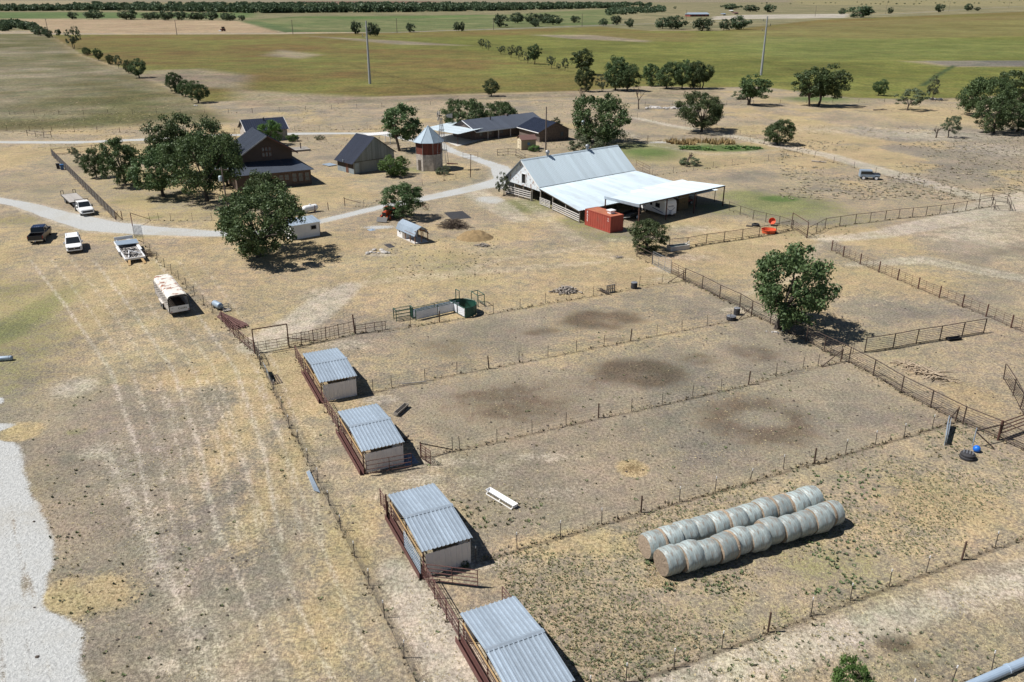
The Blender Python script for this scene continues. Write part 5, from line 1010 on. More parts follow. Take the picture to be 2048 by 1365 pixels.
for k, (px, py, mt, lb) in enumerate(((117, 338, 'tarp_dark', 'black wheelie bin outside the yard fence'), (125, 340, 'bin_blue', 'blue wheelie bin outside the yard fence'))):
    t = thing('wheelie_bin', lb, 'bin', G(px, py), -30, 'wheelie bins'); MB().loft([[(-x, -x, z), (x, -x, z), (x, x, z), (-x, x, z)] for x, z in ((.26, .06), (.34, 1.0))]).build('body', mt, t); MB().box(-.36, .36, -.38, .4, 1.0, 1.08).build('lid', mt, t)
    for x in (-.25, .25): MB().lathe([(.03, -.03), (.1, -.03), (.1, .03), (.03, .03)], 10, (x, .3, .1), 'X').build('wheel', 'black_rubber', t)
bl = thing('blue_ball', 'bright blue plastic ball by the corral corner', 'ball', G(1952, 904), 0); MB().lathe([(.02, 0), (.14, .03), (.24, .12), (.28, .26), (.24, .41), (.14, .5), (.02, .53)], 16).build('ball', 'ball_blue', bl, smooth=True)
bf = thing('mineral_feeder', 'round dark rubber mineral feeder with a pale slotted lid', 'feeder', G(1934, 917), 30)
MB().lathe([(.5, 0), (.55, .05), (.55, .2), (.5, .24), (.48, .26), (.52, .3), (.52, .4), (.40, .5), (.05, .55)], 20).build('tub', 'tarp_dark', bf)
for k in range(4): MB().bar((-.3 + k * .2, -.28, .55), (-.3 + k * .2, .25, .57), .07, .03).build('slot', 'steel', bf)
lp = thing('stray_livestock_panel', 'grey metal fence panel lying on edge near the blue ball', 'panel', G(1888, 872), azim(G(1886, 888), G(1884, 840)))
for k in range(6): MB().bar((-.02, -1.7, .12 + k * .14), (.25, 1.9, .12 + k * .14), .04, .04).build('rail', 'galv', lp)
MB().box(-.05, 0, -1.7, -1.6, 0, .95).box(.22, .28, 1.8, 1.9, 0, .95).build('upright', 'galv', lp); MB().ext([(.1, -1.4, .05), (.35, 1.8, .05), (.4, 1.8, .85), (.12, -1.4, .6)], (.03, 0, 0)).build('sheet', 'galv', lp)
tb = thing('shed_tarp', 'crumpled blue-grey tarp in the shadow of the second tin shed', 'tarp', AB(51.5, 16.0), AZA)
def crumple(w_, d_, h_, n=12, seed=1):
    rnd = random.Random(seed); b = MB(); vs = [((i / n - .5) * w_ + rnd.uniform(-.03, .03), (j / n - .5) * d_ + rnd.uniform(-.03, .03), max(.004, h_ * rnd.random() * (1 - abs(i / n - .5) * 1.9) * (1 - abs(j / n - .5) * 1.9))) for j in range(n + 1) for i in range(n + 1)]
    return b.add(vs, [(j * (n + 1) + i, j * (n + 1) + i + 1, (j + 1) * (n + 1) + i + 1, (j + 1) * (n + 1) + i) for j in range(n) for i in range(n)])
crumple(1.0, 1.5, .45).build('tarp', 'tarp_blue', tb, (0, 0, .003))
tb2 = thing('tarp_bundle', 'blue-grey tarp bundle leaning on the back wall of the second shed', 'tarp', AB(54.8, 15.75), AZA); crumple(.5, 1.6, .7, 10, 3).build('tarp', 'tarp_blue', tb2)
dp = thing('dead_weed', 'brown dried weed stalks behind the second tin shed', 'weed', AB(54.3, 16.6), 0); b = MB()
for k in range(40): a = random.uniform(0, 6.28); l_ = random.uniform(.2, .7); b.cyl((0, 0, 0), (l_ * .6 * math.cos(a), l_ * .6 * math.sin(a), l_ * .7), .02, 4, .06)
b.build('stalks', 'branch_dark', dp)
mt_ = thing('dark_sheet', 'dark mesh sheet lying flat behind the brush pile', 'mat', G(915, 431), 70); crumple(5.0, 3.2, .12, 14, 5).build('sheet', 'tarp_dark', mt_)
mt2 = thing('black_tarp', 'small black tarp lying left of the playhouse', 'tarp', G(779, 492), 60); crumple(2.0, 1.0, .25, 8, 6).build('tarp', 'tarp_dark', mt2)
lf = thing('tin_scrap', 'green-grey tin scrap lying near the drive junction', 'metal sheet', G(743, 460), 60); crumple(1.2, 1.0, .2, 6, 8).build('sheet', 'blue_grey', lf)
bp_ = thing('poly_pipe', 'long blue-grey pipe lying across the bottom right corner', 'pipe', G(2000, 1352), azim(G(1940, 1375), G(2048, 1328))); MB().lathe([(.20, -7), (.24, -7), (.24, 9), (.20, 9)], 16, (0, 0, .24), 'Y').build('pipe', 'pvc_blue', bp_, smooth=False)
for y in (-4.0, .5, 4.5): MB().lathe([(.245, -.1), (.27, -.08), (.27, .08), (.245, .1)], 16, (0, y, .27), 'Y').build('collar', 'pvc_blue', bp_)
lt = thing('white_cylinder', 'pale blue cylinder lying in the grass at the left edge', 'tank', G(6, 722), 80); MB().lathe([(.02, -.9), (.2, -.88), (.24, -.75), (.24, .75), (.2, .88), (.02, .9)], 14, (0, 0, .24), 'Y').build('tank', 'blue_grey', lt, smooth=True); MB().lathe([(.242, -.02), (.26, 0), (.242, .02)], 14, (0, .6, .24), 'Y').build('band', 'steel', lt)
# alley chute and tub for cattle
ch = thing('cattle_alley', 'long white-sided cattle alley with dark green frame', 'cattle alley', G(*(825.4, 637.4)), 55.9)
for k in range(2): MB().box(-.03, .03, .05 + k * 2.75, 2.65 + k * 2.75, .15, 1.0).build('sheet', 'white_sheet', ch); MB().box(.72, .78, .05 + k * 2.75, 2.65 + k * 2.75, .15, 1.0).build('sheet', 'white_sheet', ch)
for y in (0, 2.7, 5.45):
    for x in (0, .75): MB().cyl((x, y, 0), (x, y, 1.2 if y < 5 else 2.3), .05, 6).build('post', 'dark_green', ch)
MB().cyl((0, 5.45, 2.3), (.75, 5.45, 2.3), .05, 6).build('arch', 'dark_green', ch)
for x in (0, .75):
    for z in (.12, 1.05, 1.2): MB().cyl((x, 0, z), (x, 5.45, z), .035, 6).build('rail', 'dark_green', ch)
hc = thing('squeeze_chute', 'dark green squeeze chute at the left end of the cattle alley', 'cattle chute', G(807, 638), 62)
for x in (-.4, .4):
    for y in (-.95, .95): MB().cyl((x, y, 0), (x, y, 1.25), .05, 6).build('post', 'dark_green', hc)
    for z in (.1, .45, .8, 1.2): MB().cyl((x, -.95, z), (x, .95, z), .035, 6).build('rail', 'dark_green', hc)
for y in (-.95, .95): MB().cyl((-.4, y, 1.25), (.4, y, 1.25), .05, 6).build('cross_bar', 'dark_green', hc); MB().box(-.38, .38, .9, 1.0, .05, 1.1).build('head_gate', 'dark_green', hc)
ct = thing('crowding_tub', 'dark green round crowding tub with white gate sheet', 'cattle pen', G(925, 633), 0); b = MB(); n = 20; cx, cy, rr = .35, .9, 1.75; pts = []
for k in range(n + 1): a = R(-70) + R(205) * k / n; pts.append((cx - .6 + rr * math.cos(a) * 1.0, cy + rr * math.sin(a) * .9))
for k in range(n):
    (x0, y0), (x1, y1) = pts[k], pts[k + 1]; b.ext([(x0, y0, .05), (x1, y1, .05), (x1, y1, 1.1), (x0, y0, 1.1)], (.03, .03, 0))
b.build('curved_wall', 'dark_green', ct); MB().path([(x, y, 1.15) for x, y in pts], .05, 6).build('top_rail', 'dark_green', ct)
for k in (0, 5, 10, 15, 20): MB().cyl((*pts[k], 0), (*pts[k], 1.25), .05, 6).build('post', 'dark_green', ct)
p0, p1 = Vector((*pts[-1], 0)), Vector((*pts[0], 0)); dd = (p1 - p0)
for k in range(2): a_, b_ = p0 + dd * (.04 + .5 * k), p0 + dd * (.46 + .5 * k); MB().ext([(a_.x, a_.y, .15), (b_.x, b_.y, .15), (b_.x, b_.y, 1.0), (a_.x, a_.y, 1.0)], (-.03, -.03, 0)).build('gate_sheet', 'white_sheet', ct)
MB().cyl((p0.x, p0.y, 1.1), (p1.x, p1.y, 1.1), .04, 6).cyl((p0.x, p0.y, .1), (p1.x, p1.y, .1), .04, 6).build('gate_rail', 'dark_green', ct)
hf = thing('green_frame', 'open dark green pipe frame behind the crowding tub', 'frame', G(956, 609), 60)
for x in (-.8, .8):
    for y in (-.4, .4): MB().cyl((x, y, 0), (x, y, 1.35), .045, 6).build('post', 'dark_green', hf)
for y in (-.4, .4): MB().cyl((-.8, y, 1.35), (.8, y, 1.35), .045, 6).cyl((-.8, y, .25), (.8, y, .25), .03, 6).build('rail', 'dark_green', hf)
for x in (-.8, .8): MB().cyl((x, -.4, 1.35), (x, .4, 1.35), .045, 6).build('rail', 'dark_green', hf)
# ================================================================== PILES
def sticks(name, label, cat, p, az, lx, ly, h_, n, mat, r=(.02, .06), ln=(.6, 1.8), align=0.0):
    t = thing(name, label, cat, p, az); b = MB()
    for k in range(n):
        x, y = random.gauss(0, .33) * lx, random.gauss(0, .33) * ly; e = max(0, 1 - (x / lx) ** 2 - (y / ly) ** 2); z = random.random() * h_ * e + .04
        a = random.uniform(0, math.pi) * (1 - align); l_ = random.uniform(*ln) / 2; d = Vector((math.cos(a) * l_, math.sin(a) * l_, random.uniform(-.45, .45) * l_ * (1 - align)))
        if z > h_ * .45: d *= .55
        p0 = Vector((x, y, z)) - d; p0.z = max(.02, p0.z); p1 = Vector((x, y, z)) + d; p1.z = max(.02, p1.z); rr = random.uniform(*r); b.cyl(p0, p1, rr, 5, rr * .6)
    b.build('sticks', mat, t); return t
sticks('brush_pile', 'dark heap of cut brush beyond the playhouse', 'brush pile', G(907, 455), 0, 2.9, 1.8, 1.3, 520, 'branch_dark', (.012, .035), (.6, 1.8))
sticks('log_pile', 'grey pile of split logs behind the first paddock fence', 'log pile', G(1133, 585), 0, 1.6, .8, .7, 150, 'branch_grey', (.05, .10), (.5, 1.3))
sticks('branch_pile', 'long pile of pale dead branches in the right-hand pen', 'branch pile', G(1852, 748), azim(G(1797, 727), G(1903, 768)) - 90, 3.0, .8, .5, 170, 'branch_tan', (.025, .07), (.8, 2.6), .4)
sticks('stick_heap', 'small heap of grey sticks and rubble right of the dirt mound', 'stick heap', G(966, 493), 0, 1.2, .7, .35, 70, 'branch_grey', (.04, .08), (.4, 1.0))
sticks('scrap_wood', 'few grey boards lying on the grass left of the corner tree', 'boards', G(1236, 516), 20, .9, .5, .15, 16, 'branch_grey', (.04, .07), (.6, 1.2))
sticks('tangled_wire', 'dark tangled wire heap beside the scrap trailer', 'wire heap', G(295, 512), 0, 1.3, 1.0, .9, 140, 'branch_dark', (.008, .02), (.5, 1.4))
def mound(name, label, cat, p, lx, ly, h_, mat, seed=1):
    t = thing(name, label, cat, p, 0); n = 18; rnd = random.Random(seed); vs = []
    for j in range(n + 1):
        for i in range(n + 1):
            x, y = (i / n - .5) * 2, (j / n - .5) * 2; e = max(0, 1 - x * x - y * y); vs.append((x * lx, y * ly, h_ * e * (.75 + .5 * rnd.random()) - .02))
    MB().add(vs, [(j * (n + 1) + i, j * (n + 1) + i + 1, (j + 1) * (n + 1) + i + 1, (j + 1) * (n + 1) + i) for j in range(n) for i in range(n)]).build('heap', mat, t, smooth=True); return t
mound('dirt_mound', 'golden mound of dirt and straw below the brush pile', 'mound', G(950, 476), 2.7, 2.2, 1.0, 'dirt_gold')
def rocks(label, p, n, lx, ly, s, seed=2, cat='rock pile', name='rock_pile'):
    t = thing(name, label, cat, p, 0); rnd = random.Random(seed)
    for k in range(n):
        x, y = rnd.gauss(0, .4) * lx, rnd.gauss(0, .4) * ly; q_ = s * rnd.uniform(.4, 1.1); MB().blob((x, y, q_ * .3), q_, q_ * .8, q_ * .55, 7, 5, .2).build('rock', 'rock', t)
    return t
rocks('long pale pile of rocks in the dry pasture left of the round oak', G(1335, 218), 34, 7, 2.5, .8); rocks('few white stones at the foot of the sparse tree on the right', G(1868, 200), 12, 3, 1.5, .8, 4)
rocks('scatter of pale limestone slabs left of the playhouse', G(752, 506), 14, 2.2, 1.2, .38, 5, 'stones', 'limestone_slabs'); rocks('white stones around the trunk of the big leaning tree', G(1550, 664), 12, 1.3, .5, .14, 6, 'stones', 'white_stones'); rocks('pale boulder by the small field trees at upper left', G(391, 213), 3, .8, .5, .6, 7, 'boulder', 'boulder')
for k, (px, py, l_, a_, lb) in enumerate(((1638, 325, 3.0, 120, 'bleached fallen log beside the pasture track'), (1760, 221, 4.5, 80, 'dark fallen log in the dry pasture at upper right'), (905, 329, 2.4, 100, 'rust brown scrap beam lying near the gravel drive'), (828, 768, 2.2, 72, 'weathered plank lying along the second paddock fence'), (1880, 746, 2.4, 75, 'thin pale pole lying beside the branch pile'))):
    t = thing('fallen_log' if k < 2 else 'loose_timber', lb, 'log' if k < 2 else 'timber', G(px, py), a_); mt = ('branch_grey', 'branch_dark', 'rust_pipe', 'wood_grey', 'branch_tan')[k]
    MB().cyl((0, -l_ / 2, .15), (.2, l_ / 2, .18), .16 if k < 3 else .06, 7, .1 if k < 3 else .05).build('trunk', mt, t)
    if k < 2: MB().cyl((.1, 0, .2), (.9, .9, .8), .08, 6, .03).cyl((.1, .5, .2), (-.6, 1.6, .5), .07, 6, .03).build('branch', mt, t)
# maroon pipe stack by the gate
mp = thing('pipe_stack', 'fanned stack of maroon steel pipes inside the wire fence', 'pipe stack', G(462, 645), azim(G(495, 660), G(430, 625)))
for k in range(34):
    x = random.uniform(-.75, .75); z = .06 + .5 * random.random() * (1 - abs(x)); MB().cyl((x * 1.3 + random.uniform(-.15, .15), -2.3 + random.uniform(-.5, .5), z * .7 + .02), (x * .55, 2.2 + random.uniform(-.2, .2), z + .12), .045, 6).build('pipe', 'maroon', mp)
lg = thing('cattle_guard', 'rusty slatted grid lying in the lane by the wire fence', 'grid', G(551, 760), AZA - 3)
for k in range(5): MB().box(-.5 + k * .2, -.42 + k * .2, -1.0, 1.0, .03, .10).build('bar', 'branch_dark', lg)
MB().box(-.52, .44, -1.0, -.92, .0, .03).box(-.52, .44, .92, 1.0, 0, .03).build('sleeper', 'branch_dark', lg)
gp = thing('leaning_panel', 'grey galvanised panel leaning on the lane fence beside the grid', 'panel', G(536, 754), AZA); MB().ext([(.05, -1.2, .02), (.05, 1.2, .02), (-.12, 1.2, .95), (-.12, -1.2, .95)], (.03, 0, 0)).build('sheet', 'galv', gp); MB().cyl((-.12, -1.2, .96), (-.12, 1.2, .96), .03, 6).build('rail', 'galv', gp)
pp = thing('conduit_bundle', 'bundle of thin grey pipes lying along the lane fence', 'pipes', G(627, 962), AZA)
for k in range(5): MB().cyl((-.25 + k * .07, -1.4 - .1 * k, .05), (-.2 + k * .05, 1.3, .06 + .02 * k), .028, 6).build('pipe', 'galv', pp)
st = thing('spilled_grain', 'small ochre patch of spilled hay in the third paddock', 'hay', G(1265, 938), 0); b = MB()
for k in range(500): x, y = random.gauss(0, .42), random.gauss(0, .42); a = random.uniform(0, 6.28); b.add([(x, y, .01), (x + .12 * math.cos(a), y + .12 * math.sin(a), .05), (x + .02, y + .03, .012)], [(0, 1, 2)])
b.build('straw', 'dirt_gold', st); st['kind'] = 'stuff'
# ================================================================== UTILITY POLES
M('pole_wood', (.13, .105, .09), .85, 0, .25, 4); M('pole_steel', (.36, .37, .39), .5, .3, .1, .5); M('transformer', (.42, .50, .56), .4, .2, .08, 2)
def steel_pole(label, px, py, ty):
    p = G(px, py); h_ = HT(px, py, ty); t = thing('transmission_pole', label, 'power pole', p, 0, 'tall steel transmission poles'); MB().cyl((0, 0, 0), (0, 0, h_), .55, 12, .28).build('shaft', 'pole_steel', t)
    for k, (z, s_) in enumerate(((h_ - 2.2, -1), (h_ - 4.2, 1), (h_ - 6.2, -1))): MB().cyl((0, 0, z), (s_ * 1.7, 0, z + .3), .1, 6, .06).build('arm', 'pole_steel', t); MB().lathe([(.05, 0), (.13, .1), (.13, 1.0), (.05, 1.1)], 8, (s_ * 1.7, 0, z + .2)).build('insulator', 'wood_grey', t)
    return t
steel_pole('tall grey steel transmission pole in the golden field at left', 740, 168, 42); steel_pole('tall grey steel transmission pole in the green field at right', 1522, 151, 33)
def wood_pole(label, px, py, ty, lean=(0, 0), tr=False, arm=True, r=.15, group=None):
    p = G(px, py); h_ = HT(px, py, ty); t = thing('utility_pole', label, 'power pole', p, 0, group); top = Vector((lean[0], lean[1], h_)); MB().cyl((0, 0, 0), top, r, 8, r * .7).build('pole', 'pole_wood', t)
    if arm: MB().box(top.x - 1.1, top.x + 1.1, top.y - .06, top.y + .06, h_ - .5, h_ - .36).build('cross_arm', 'pole_wood', t); [MB().cyl((top.x + x, top.y, h_ - .36), (top.x + x, top.y, h_ - .16), .06, 8).build('insulator', 'transformer', t) for x in (-1, -.3, 1)]
    if tr: q_ = top * .72; MB().lathe([(.05, 0), (.28, .03), (.30, .1), (.30, .8), (.26, .9), (.05, .95)], 14, (q_.x - .42, q_.y, h_ * .68)).build('transformer', 'transformer', t, smooth=True); MB().box(q_.x - .2, q_.x - .05, q_.y - .04, q_.y + .04, h_ * .68 + .3, h_ * .68 + .4).build('bracket', 'steel', t)
    return t
wood_pole('leaning wooden pole with a transformer among the house trees', 456, 424, 336, (-.3, .6), True); wood_pole('wooden pole with a grey transformer left of the multi-trunk tree', 1168, 292, 230, (0, 0), True); wood_pole('plain dark wooden pole beside the garden shed', 1091.5, 300.5, 214, (0, 0), False, False, .17)
for k, (px, py, ty) in enumerate(((97, 69, 38), (354, 71, 40), (586, 69, 40), (794, 66, 37), (1164, 54, 28), (1630, 34, 12), (1771, 29, 6.5), (1897, 24, 3), (2017, 17, 1), (987, 60, 36), (1372, 44, 20))):
    wood_pole('roadside utility pole, %s from the left along the far road' % ['first', 'second', 'third', 'fourth', 'sixth', 'eighth', 'ninth', 'tenth', 'eleventh', 'fifth', 'seventh'][k], px, py, ty, r=.3, group='poles along the far road')
# ================================================================== FENCES
M('tpost', (.075, .06, .05), .8, 0, .3, 6); M('tip_white', (.7, .7, .7), .6, 0, .05, 5); M('wire', (.10, .095, .09), .6, .3, .1, 3); M('wood_post', (.085, .05, .035), .85, 0, .3, 5)
PM = {}
def pmesh(r, h, mat, n=6):
    k = (r, round(h, 2), mat, n)
    if k not in PM: PM[k] = MB().cyl((0, 0, 0), (0, 0, h), r, n).mesh('post', mat)
    return PM[k]
TIP = MB().cyl((0, 0, -.16), (0, 0, .012), .034, 5).mesh('tip', 'tip_white')
FENCE_LINES = []          # for the weeds that grow along them
def between(p, q, n): return [(p[0] + (q[0] - p[0]) * k / n, p[1] + (q[1] - p[1]) * k / n) for k in range(n + 1)]
def even(p, q, step):
    a, b = G(*p), G(*q); n = max(1, round((b - a).length / step)); return [a.lerp(b, k / n) for k in range(n + 1)]
def fence(label, pts, h=1.2, mat='tpost', r=.028, rails=(), rr=.03, rmat=None, wires=(), stays=0, wood=(), tips=False, weeds=1.0, cat='fence', name='fence', lean=.03, rods=(), group=None, hw=None):
    P = [p if isinstance(p, Vector) else G(*p) for p in pts]; t = thing(name, label, cat, P[0], 0, group); Q = [p - P[0] for p in P]
    for k, p in enumerate(Q):
        w_ = k in wood; hh = (hw or h + .12) if w_ else h
        o = place('post', pmesh(.06 if w_ else r, hh, 'wood_post' if w_ else mat, 8 if w_ else 6), t, p); o.rotation_euler = (random.gauss(0, lean), random.gauss(0, lean), random.uniform(0, 6))
        if tips and not w_: place('tip', TIP, o, (0, 0, hh))
    up = Vector((0, 0, 1))
    for z in rails: MB().path([p + up * z for p in Q], rr, 6).build('rail', rmat or mat, t)
    for z in rods: MB().path([p + up * z for p in Q], .016, 4).build('rod', rmat or mat, t)
    for z in wires:
        pts2 = []
        for a, b in zip(Q[:-1], Q[1:]): pts2 += [a + up * z, (a + b) / 2 + up * (z - .02)]
        MB().path(pts2 + [Q[-1] + up * z], .007, 3).build('wire', 'wire', t)
    if stays:
        for a, b in zip(Q[:-1], Q[1:]):
            for k in range(1, stays + 1):
                m_ = a.lerp(b, k / (stays + 1)); MB().cyl(m_ + up * .15, m_ + up * (h - .08), .02, 5).build('stay', rmat or mat, t)
    if weeds: FENCE_LINES.append((P, weeds))
    return t
def brace(parent, p, q, z0, z1, mat='rust_pipe', r=.045):
    a, b = G(*p) - parent.location, G(*q) - parent.location; MB().cyl((a.x, a.y, z0), (b.x, b.y, z1), r, 6).build('brace', mat, parent)
W5 = (.25, .5, .75, 1.0, 1.15); W8 = (.1, .25, .4, .55, .7, .85, 1.0, 1.15)
# lane fence
lane = [(518, 706), (522, 732), (534, 757), (548, 786), (564, 820), (579, 857), (597, 888), (616, 926), (636, 966), (659, 1012), (682, 1062), (709.5, 1115), (738, 1172), (769.5, 1237), (808, 1316), (850, 1402)]
f1 = fence('woven wire fence along the left side of the lane', lane, 1.22, wires=W8, tips=True, weeds=.8)
# paddock fences
fence('thin wire fence along the top of the first paddock, ending at the pipe gate', [(710, 668), (765, 664), (821.5, 654), (878.7, 645), (935, 636), (987, 626.7), (1040, 618), (1091, 606.7), (1138, 600), (1187, 592.6), (1232, 583), (1279, 572), (1324, 568), (1366, 561)], 1.2, wires=W5, wood=(3, 13), weeds=1.0)
fence('wire fence between the first and second paddock', [(716, 792), (746, 784), (783, 775), (850, 761.5), (914, 747), (978, 737.7), (1038, 726), (1096, 714.6), (1153, 703.6), (1208, 693), (1261, 682), (1313.6, 671), (1364, 662), (1414, 651.5), (1460, 642), (1502, 633)], 1.2, wires=W5, wood=(5, 10, 15), weeds=.7)
f4 = fence('wire fence between the second and third paddock', [(842, 916), (905, 903), (919.5, 900), (994, 884.6), (1064, 866.7), (1132, 851), (1197, 836), (1263, 823), (1324, 809.5), (1384, 796), (1442, 782.6), (1497, 769.7), (1552, 750.5), (1605.7, 737.7), (1635.7, 732.6), (1681, 723.6)], 1.2, wires=W5, wood=(0, 6, 11, 15), weeds=1.0)
brace(f4, (842, 916), (905, 903), 1.25, .15, 'dark_pipe'); brace(f4, (1681, 723.6), (1643, 735), 1.2, .05, 'dark_pipe')
f5 = fence('wire fence between the third paddock and the hay bales', [(952, 1124), (1034, 1098), (1120.5, 1074), (1203, 1049), (1282, 1025), (1358, 1003.6), (1430, 984), (1499.5, 966), (1566.5, 939), (1628.5, 927.4), (1691, 907), (1750.6, 890), (1808, 875), (1864, 857), (1910, 843)], 1.22, wires=W5, wood=(4, 9, 14), weeds=1.5, tips=True)
brace(f5, (1910, 843), (1892, 850), 1.1, .1, 'dark_pipe')
fence('wire fence below the hay bales, along the dirt track', [(1180, 1392), (1252, 1364), (1348, 1335.5), (1443, 1298), (1535.7, 1265), (1621.6, 1231.7), (1700, 1202), (1778, 1174), (1852, 1145.8), (1923, 1120.6), (1989.5, 1096.5), (2062, 1069)], 1.25, wires=W5, wood=(4, 9), weeds=1.1, tips=True)
fence('short run of wire fence behind the blue pipe', [(1820, 1398), (1903, 1368), (1983, 1341), (2062, 1312)], 1.25, wires=W5, tips=True, weeds=.8)
# sheds: maroon pipe panels joining the sheds along the lane
for a0, a1, lb in ((57.9, 63.4, 'maroon pipe panel between the first and second tin shed'), (44.9, 50.7, 'maroon pipe panel between the second and third tin shed'), (32.4, 38.0, 'maroon pipe panel between the third and fourth tin shed'), (70.6, 74.0, 'maroon pipe panel between the farthest tin shed and the pipe gate')):
    if a0 == 44.9: P = [AB(44.9, 12.3), AB(46.6, 12.3)]
    else: P = [AB(a0 + (a1 - a0) * k / 3, 12.3) for k in range(4)]
    fence(lb, P, 1.35, 'maroon', .04, rails=(1.3, .3), rr=.03, rods=(.5, .7, .9, 1.1), stays=1, weeds=.6, name='pipe_fence', cat='fence panel', lean=.01, group='maroon pipe panels')
def gate(label, p, q, h=1.3, z0=.15, n=6, mat='rust_pipe', up=3, name='pipe_gate', r=.028):
    P0 = p if isinstance(p, Vector) else G(*p); P1 = q if isinstance(q, Vector) else G(*q); t = thing(name, label, 'gate', P0, 0); d = P1 - P0; Z = Vector((0, 0, 1))
    for k in range(n): z = z0 + (h - z0) * k / (n - 1); MB().cyl(Z * z, d + Z * z, r, 6).build('rail', mat, t)
    for k in range(up): m_ = d * (k / (up - 1)); MB().cyl(m_ + Z * z0, m_ + Z * h, r, 6).build('upright', mat, t)
    return t
gate('low maroon gate swung open beside the second tin shed', AB(50.6, 12.5), AB(50.25, 15.8), 1.25, .2, 4, 'rust_pipe'); gate('maroon pipe gate hanging open below the third tin shed', AB(37.7, 12.4), AB(35.9, 14.9), 1.3, .2, 5, 'maroon'); gate('rusty pipe gate standing open behind the fourth tin shed', AB(34.0, 15.6), AB(32.0, 15.75), 1.3, .15, 5, 'maroon')
gate('rusty wire-filled gate at the left end of the paddock divider', (842, 918), (862, 932), 1.25, .15, 6, 'rust_pipe')
gw = thing('corner_post', 'tall rusty post standing between the second and third shed', 'post', AB(44.85, 12.2), 0); MB().cyl((0, 0, 0), (0, 0, 1.9), .06, 8).build('post', 'rust_pipe', gw); MB().cyl((0, 0, 1.9), (0, 0, 1.93), .07, 8).build('cap', 'rust_pipe', gw)
# gate with tall arch at the head of the lane
ag = thing('arched_gateway', 'tall rusty pipe archway with a low gate at the head of the lane', 'gateway', G(510, 707), 0); q_ = G(578.6, 695.5) - G(510, 707); Z = Vector((0, 0, 1))
for m_ in (Vector(), q_): MB().cyl(m_, m_ + Z * 2.5, .06, 8).build('post', 'rust_pipe', ag)
MB().cyl(Z * 2.5, q_ + Z * 2.5, .06, 8).build('lintel', 'rust_pipe', ag)
for z in (.2, .5, .8, 1.1): MB().cyl(q_ * .03 + Z * z, q_ * .97 + Z * z, .025, 6).build('gate_rail', 'rust_pipe', ag)
for k in (.03, .34, .66, .97): MB().cyl(q_ * k + Z * .2, q_ * k + Z * 1.1, .025, 6).build('gate_upright', 'rust_pipe', ag)
f = fence('rusty pipe and mesh panels right of the pipe archway', [(579, 695), (603, 691), (628, 686), (652, 681), (678, 675), (710, 667.6)], 1.45, 'rust_pipe', .04, rails=(1.35, .3), rods=(.55, .8, 1.05), stays=2, weeds=1.4, rr=.028)
brace(f, (579, 695), (636, 684), 1.0, .1); MB().cyl((G(710, 667.6) - f.location), (G(710, 667.6) - f.location) + Vector((-.1, 0, 2.1)), .07, 7).build('tall_post', 'rust_pipe', f)
fence('low rusty hurdle panel right of the tall post', [(712, 668), (732, 665), (750, 662), (771, 659)], .95, 'rust_pipe', .035, rails=(.9, .45), rods=(.65,), weeds=.6)
# wire fence from the driveway gate down to the archway
fence('wire fence from the driveway gate down past the livestock trailer', [(269, 474), (287, 488.7), (301, 505), (315, 522), (329.5, 536), (343, 547.7), (357.7, 560.5), (373, 576), (389.7, 592.6), (407.7, 610.5), (426, 627), (445, 645)], 1.25, wires=W5, weeds=.5, r=.032)
fence('maroon picket pipe fence between the pipe stack and the archway', [(445, 645), (452, 655), (460, 665), (470, 676), (480, 685), (490, 694), (500, 702), (509, 707)], 1.4, 'maroon', .04, rails=(1.3, .4), rods=(.7, 1.0), stays=2, weeds=.6)
fence('short grey fence end between the archway and the lane fence', [(511, 709), (516, 718), (521, 731)], 1.25, 'dark_pipe', .05, rails=(1.15,), wires=W5, weeds=.8)
# ---- diagonal pipe fence
big = [(1273.7, 513.5), (1304, 529)]
fence('pipe fence stub under the corner tree', big, 1.5, 'dark_pipe', .055, rails=(1.45, .8), rr=.04, weeds=1)
gate('silver metal gate in the diagonal pipe fence', (1305, 529.5), (1341, 548), 1.75, .1, 7, 'steel', 4, r=.03); gate('rusty cattle gate next to the silver gate', (1342.5, 549), (1369, 562), 1.55, .2, 6, 'rust_pipe', 3)
dg = [(1369.6, 562.7), (1404, 578), (1439, 597), (1479, 615), (1503, 630), (1540, 648), (1577, 667), (1612, 684), (1648, 702.5), (1697, 726), (1746, 752), (1802, 786), (1860.6, 816), (1925, 849), (1997, 879), (2075, 917)]
d_ = fence('long dark pipe fence running diagonally down the right side of the paddocks', dg, 1.65, 'dark_pipe', .055, rails=(1.6, .25), rr=.042, rods=(.42, .6, .78, .96, 1.14, 1.35), weeds=1.3, lean=.008, stays=0)
brace(d_, (1369.6, 562.7), (1336, 567), 1.2, .1, 'dark_pipe'); brace(d_, (1503, 630), (1478, 640), 1.0, .1, 'dark_pipe')
# ---- right-hand pen panels
pr_ = [(1663, 501.5), (1686, 514), (1720, 529), (1757, 545), (1794.7, 561), (1835.7, 578.5), (1878, 596.4), (1924, 614), (1971.6, 634), (2021.6, 656), (2078, 680)]
fence('rusty panel fence with thick posts crossing the right-hand pens', pr_, 1.45, 'rust_pipe', .075, rails=(), rods=(.15, .38, .6, .82, 1.05, 1.28), stays=2, weeds=.5, lean=.012)
fence('dark pipe windbreak panel standing alone in the right-hand pen', [(1729, 705.6), (1785.7, 697), (1832, 688), (1879, 681), (1923.6, 673), (1967, 666)], 1.6, 'dark_pipe', .055, rails=(1.55, .1), rr=.042, rods=(.3, .5, .7, .9, 1.1, 1.3), weeds=.3, lean=.008)
fence('light wire fence joining the windbreak panel to the diagonal pipe fence', [(1660, 712), (1682, 709), (1706, 707), (1729, 705)], 1.3, 'tpost', .03, wires=W8, weeds=.4)
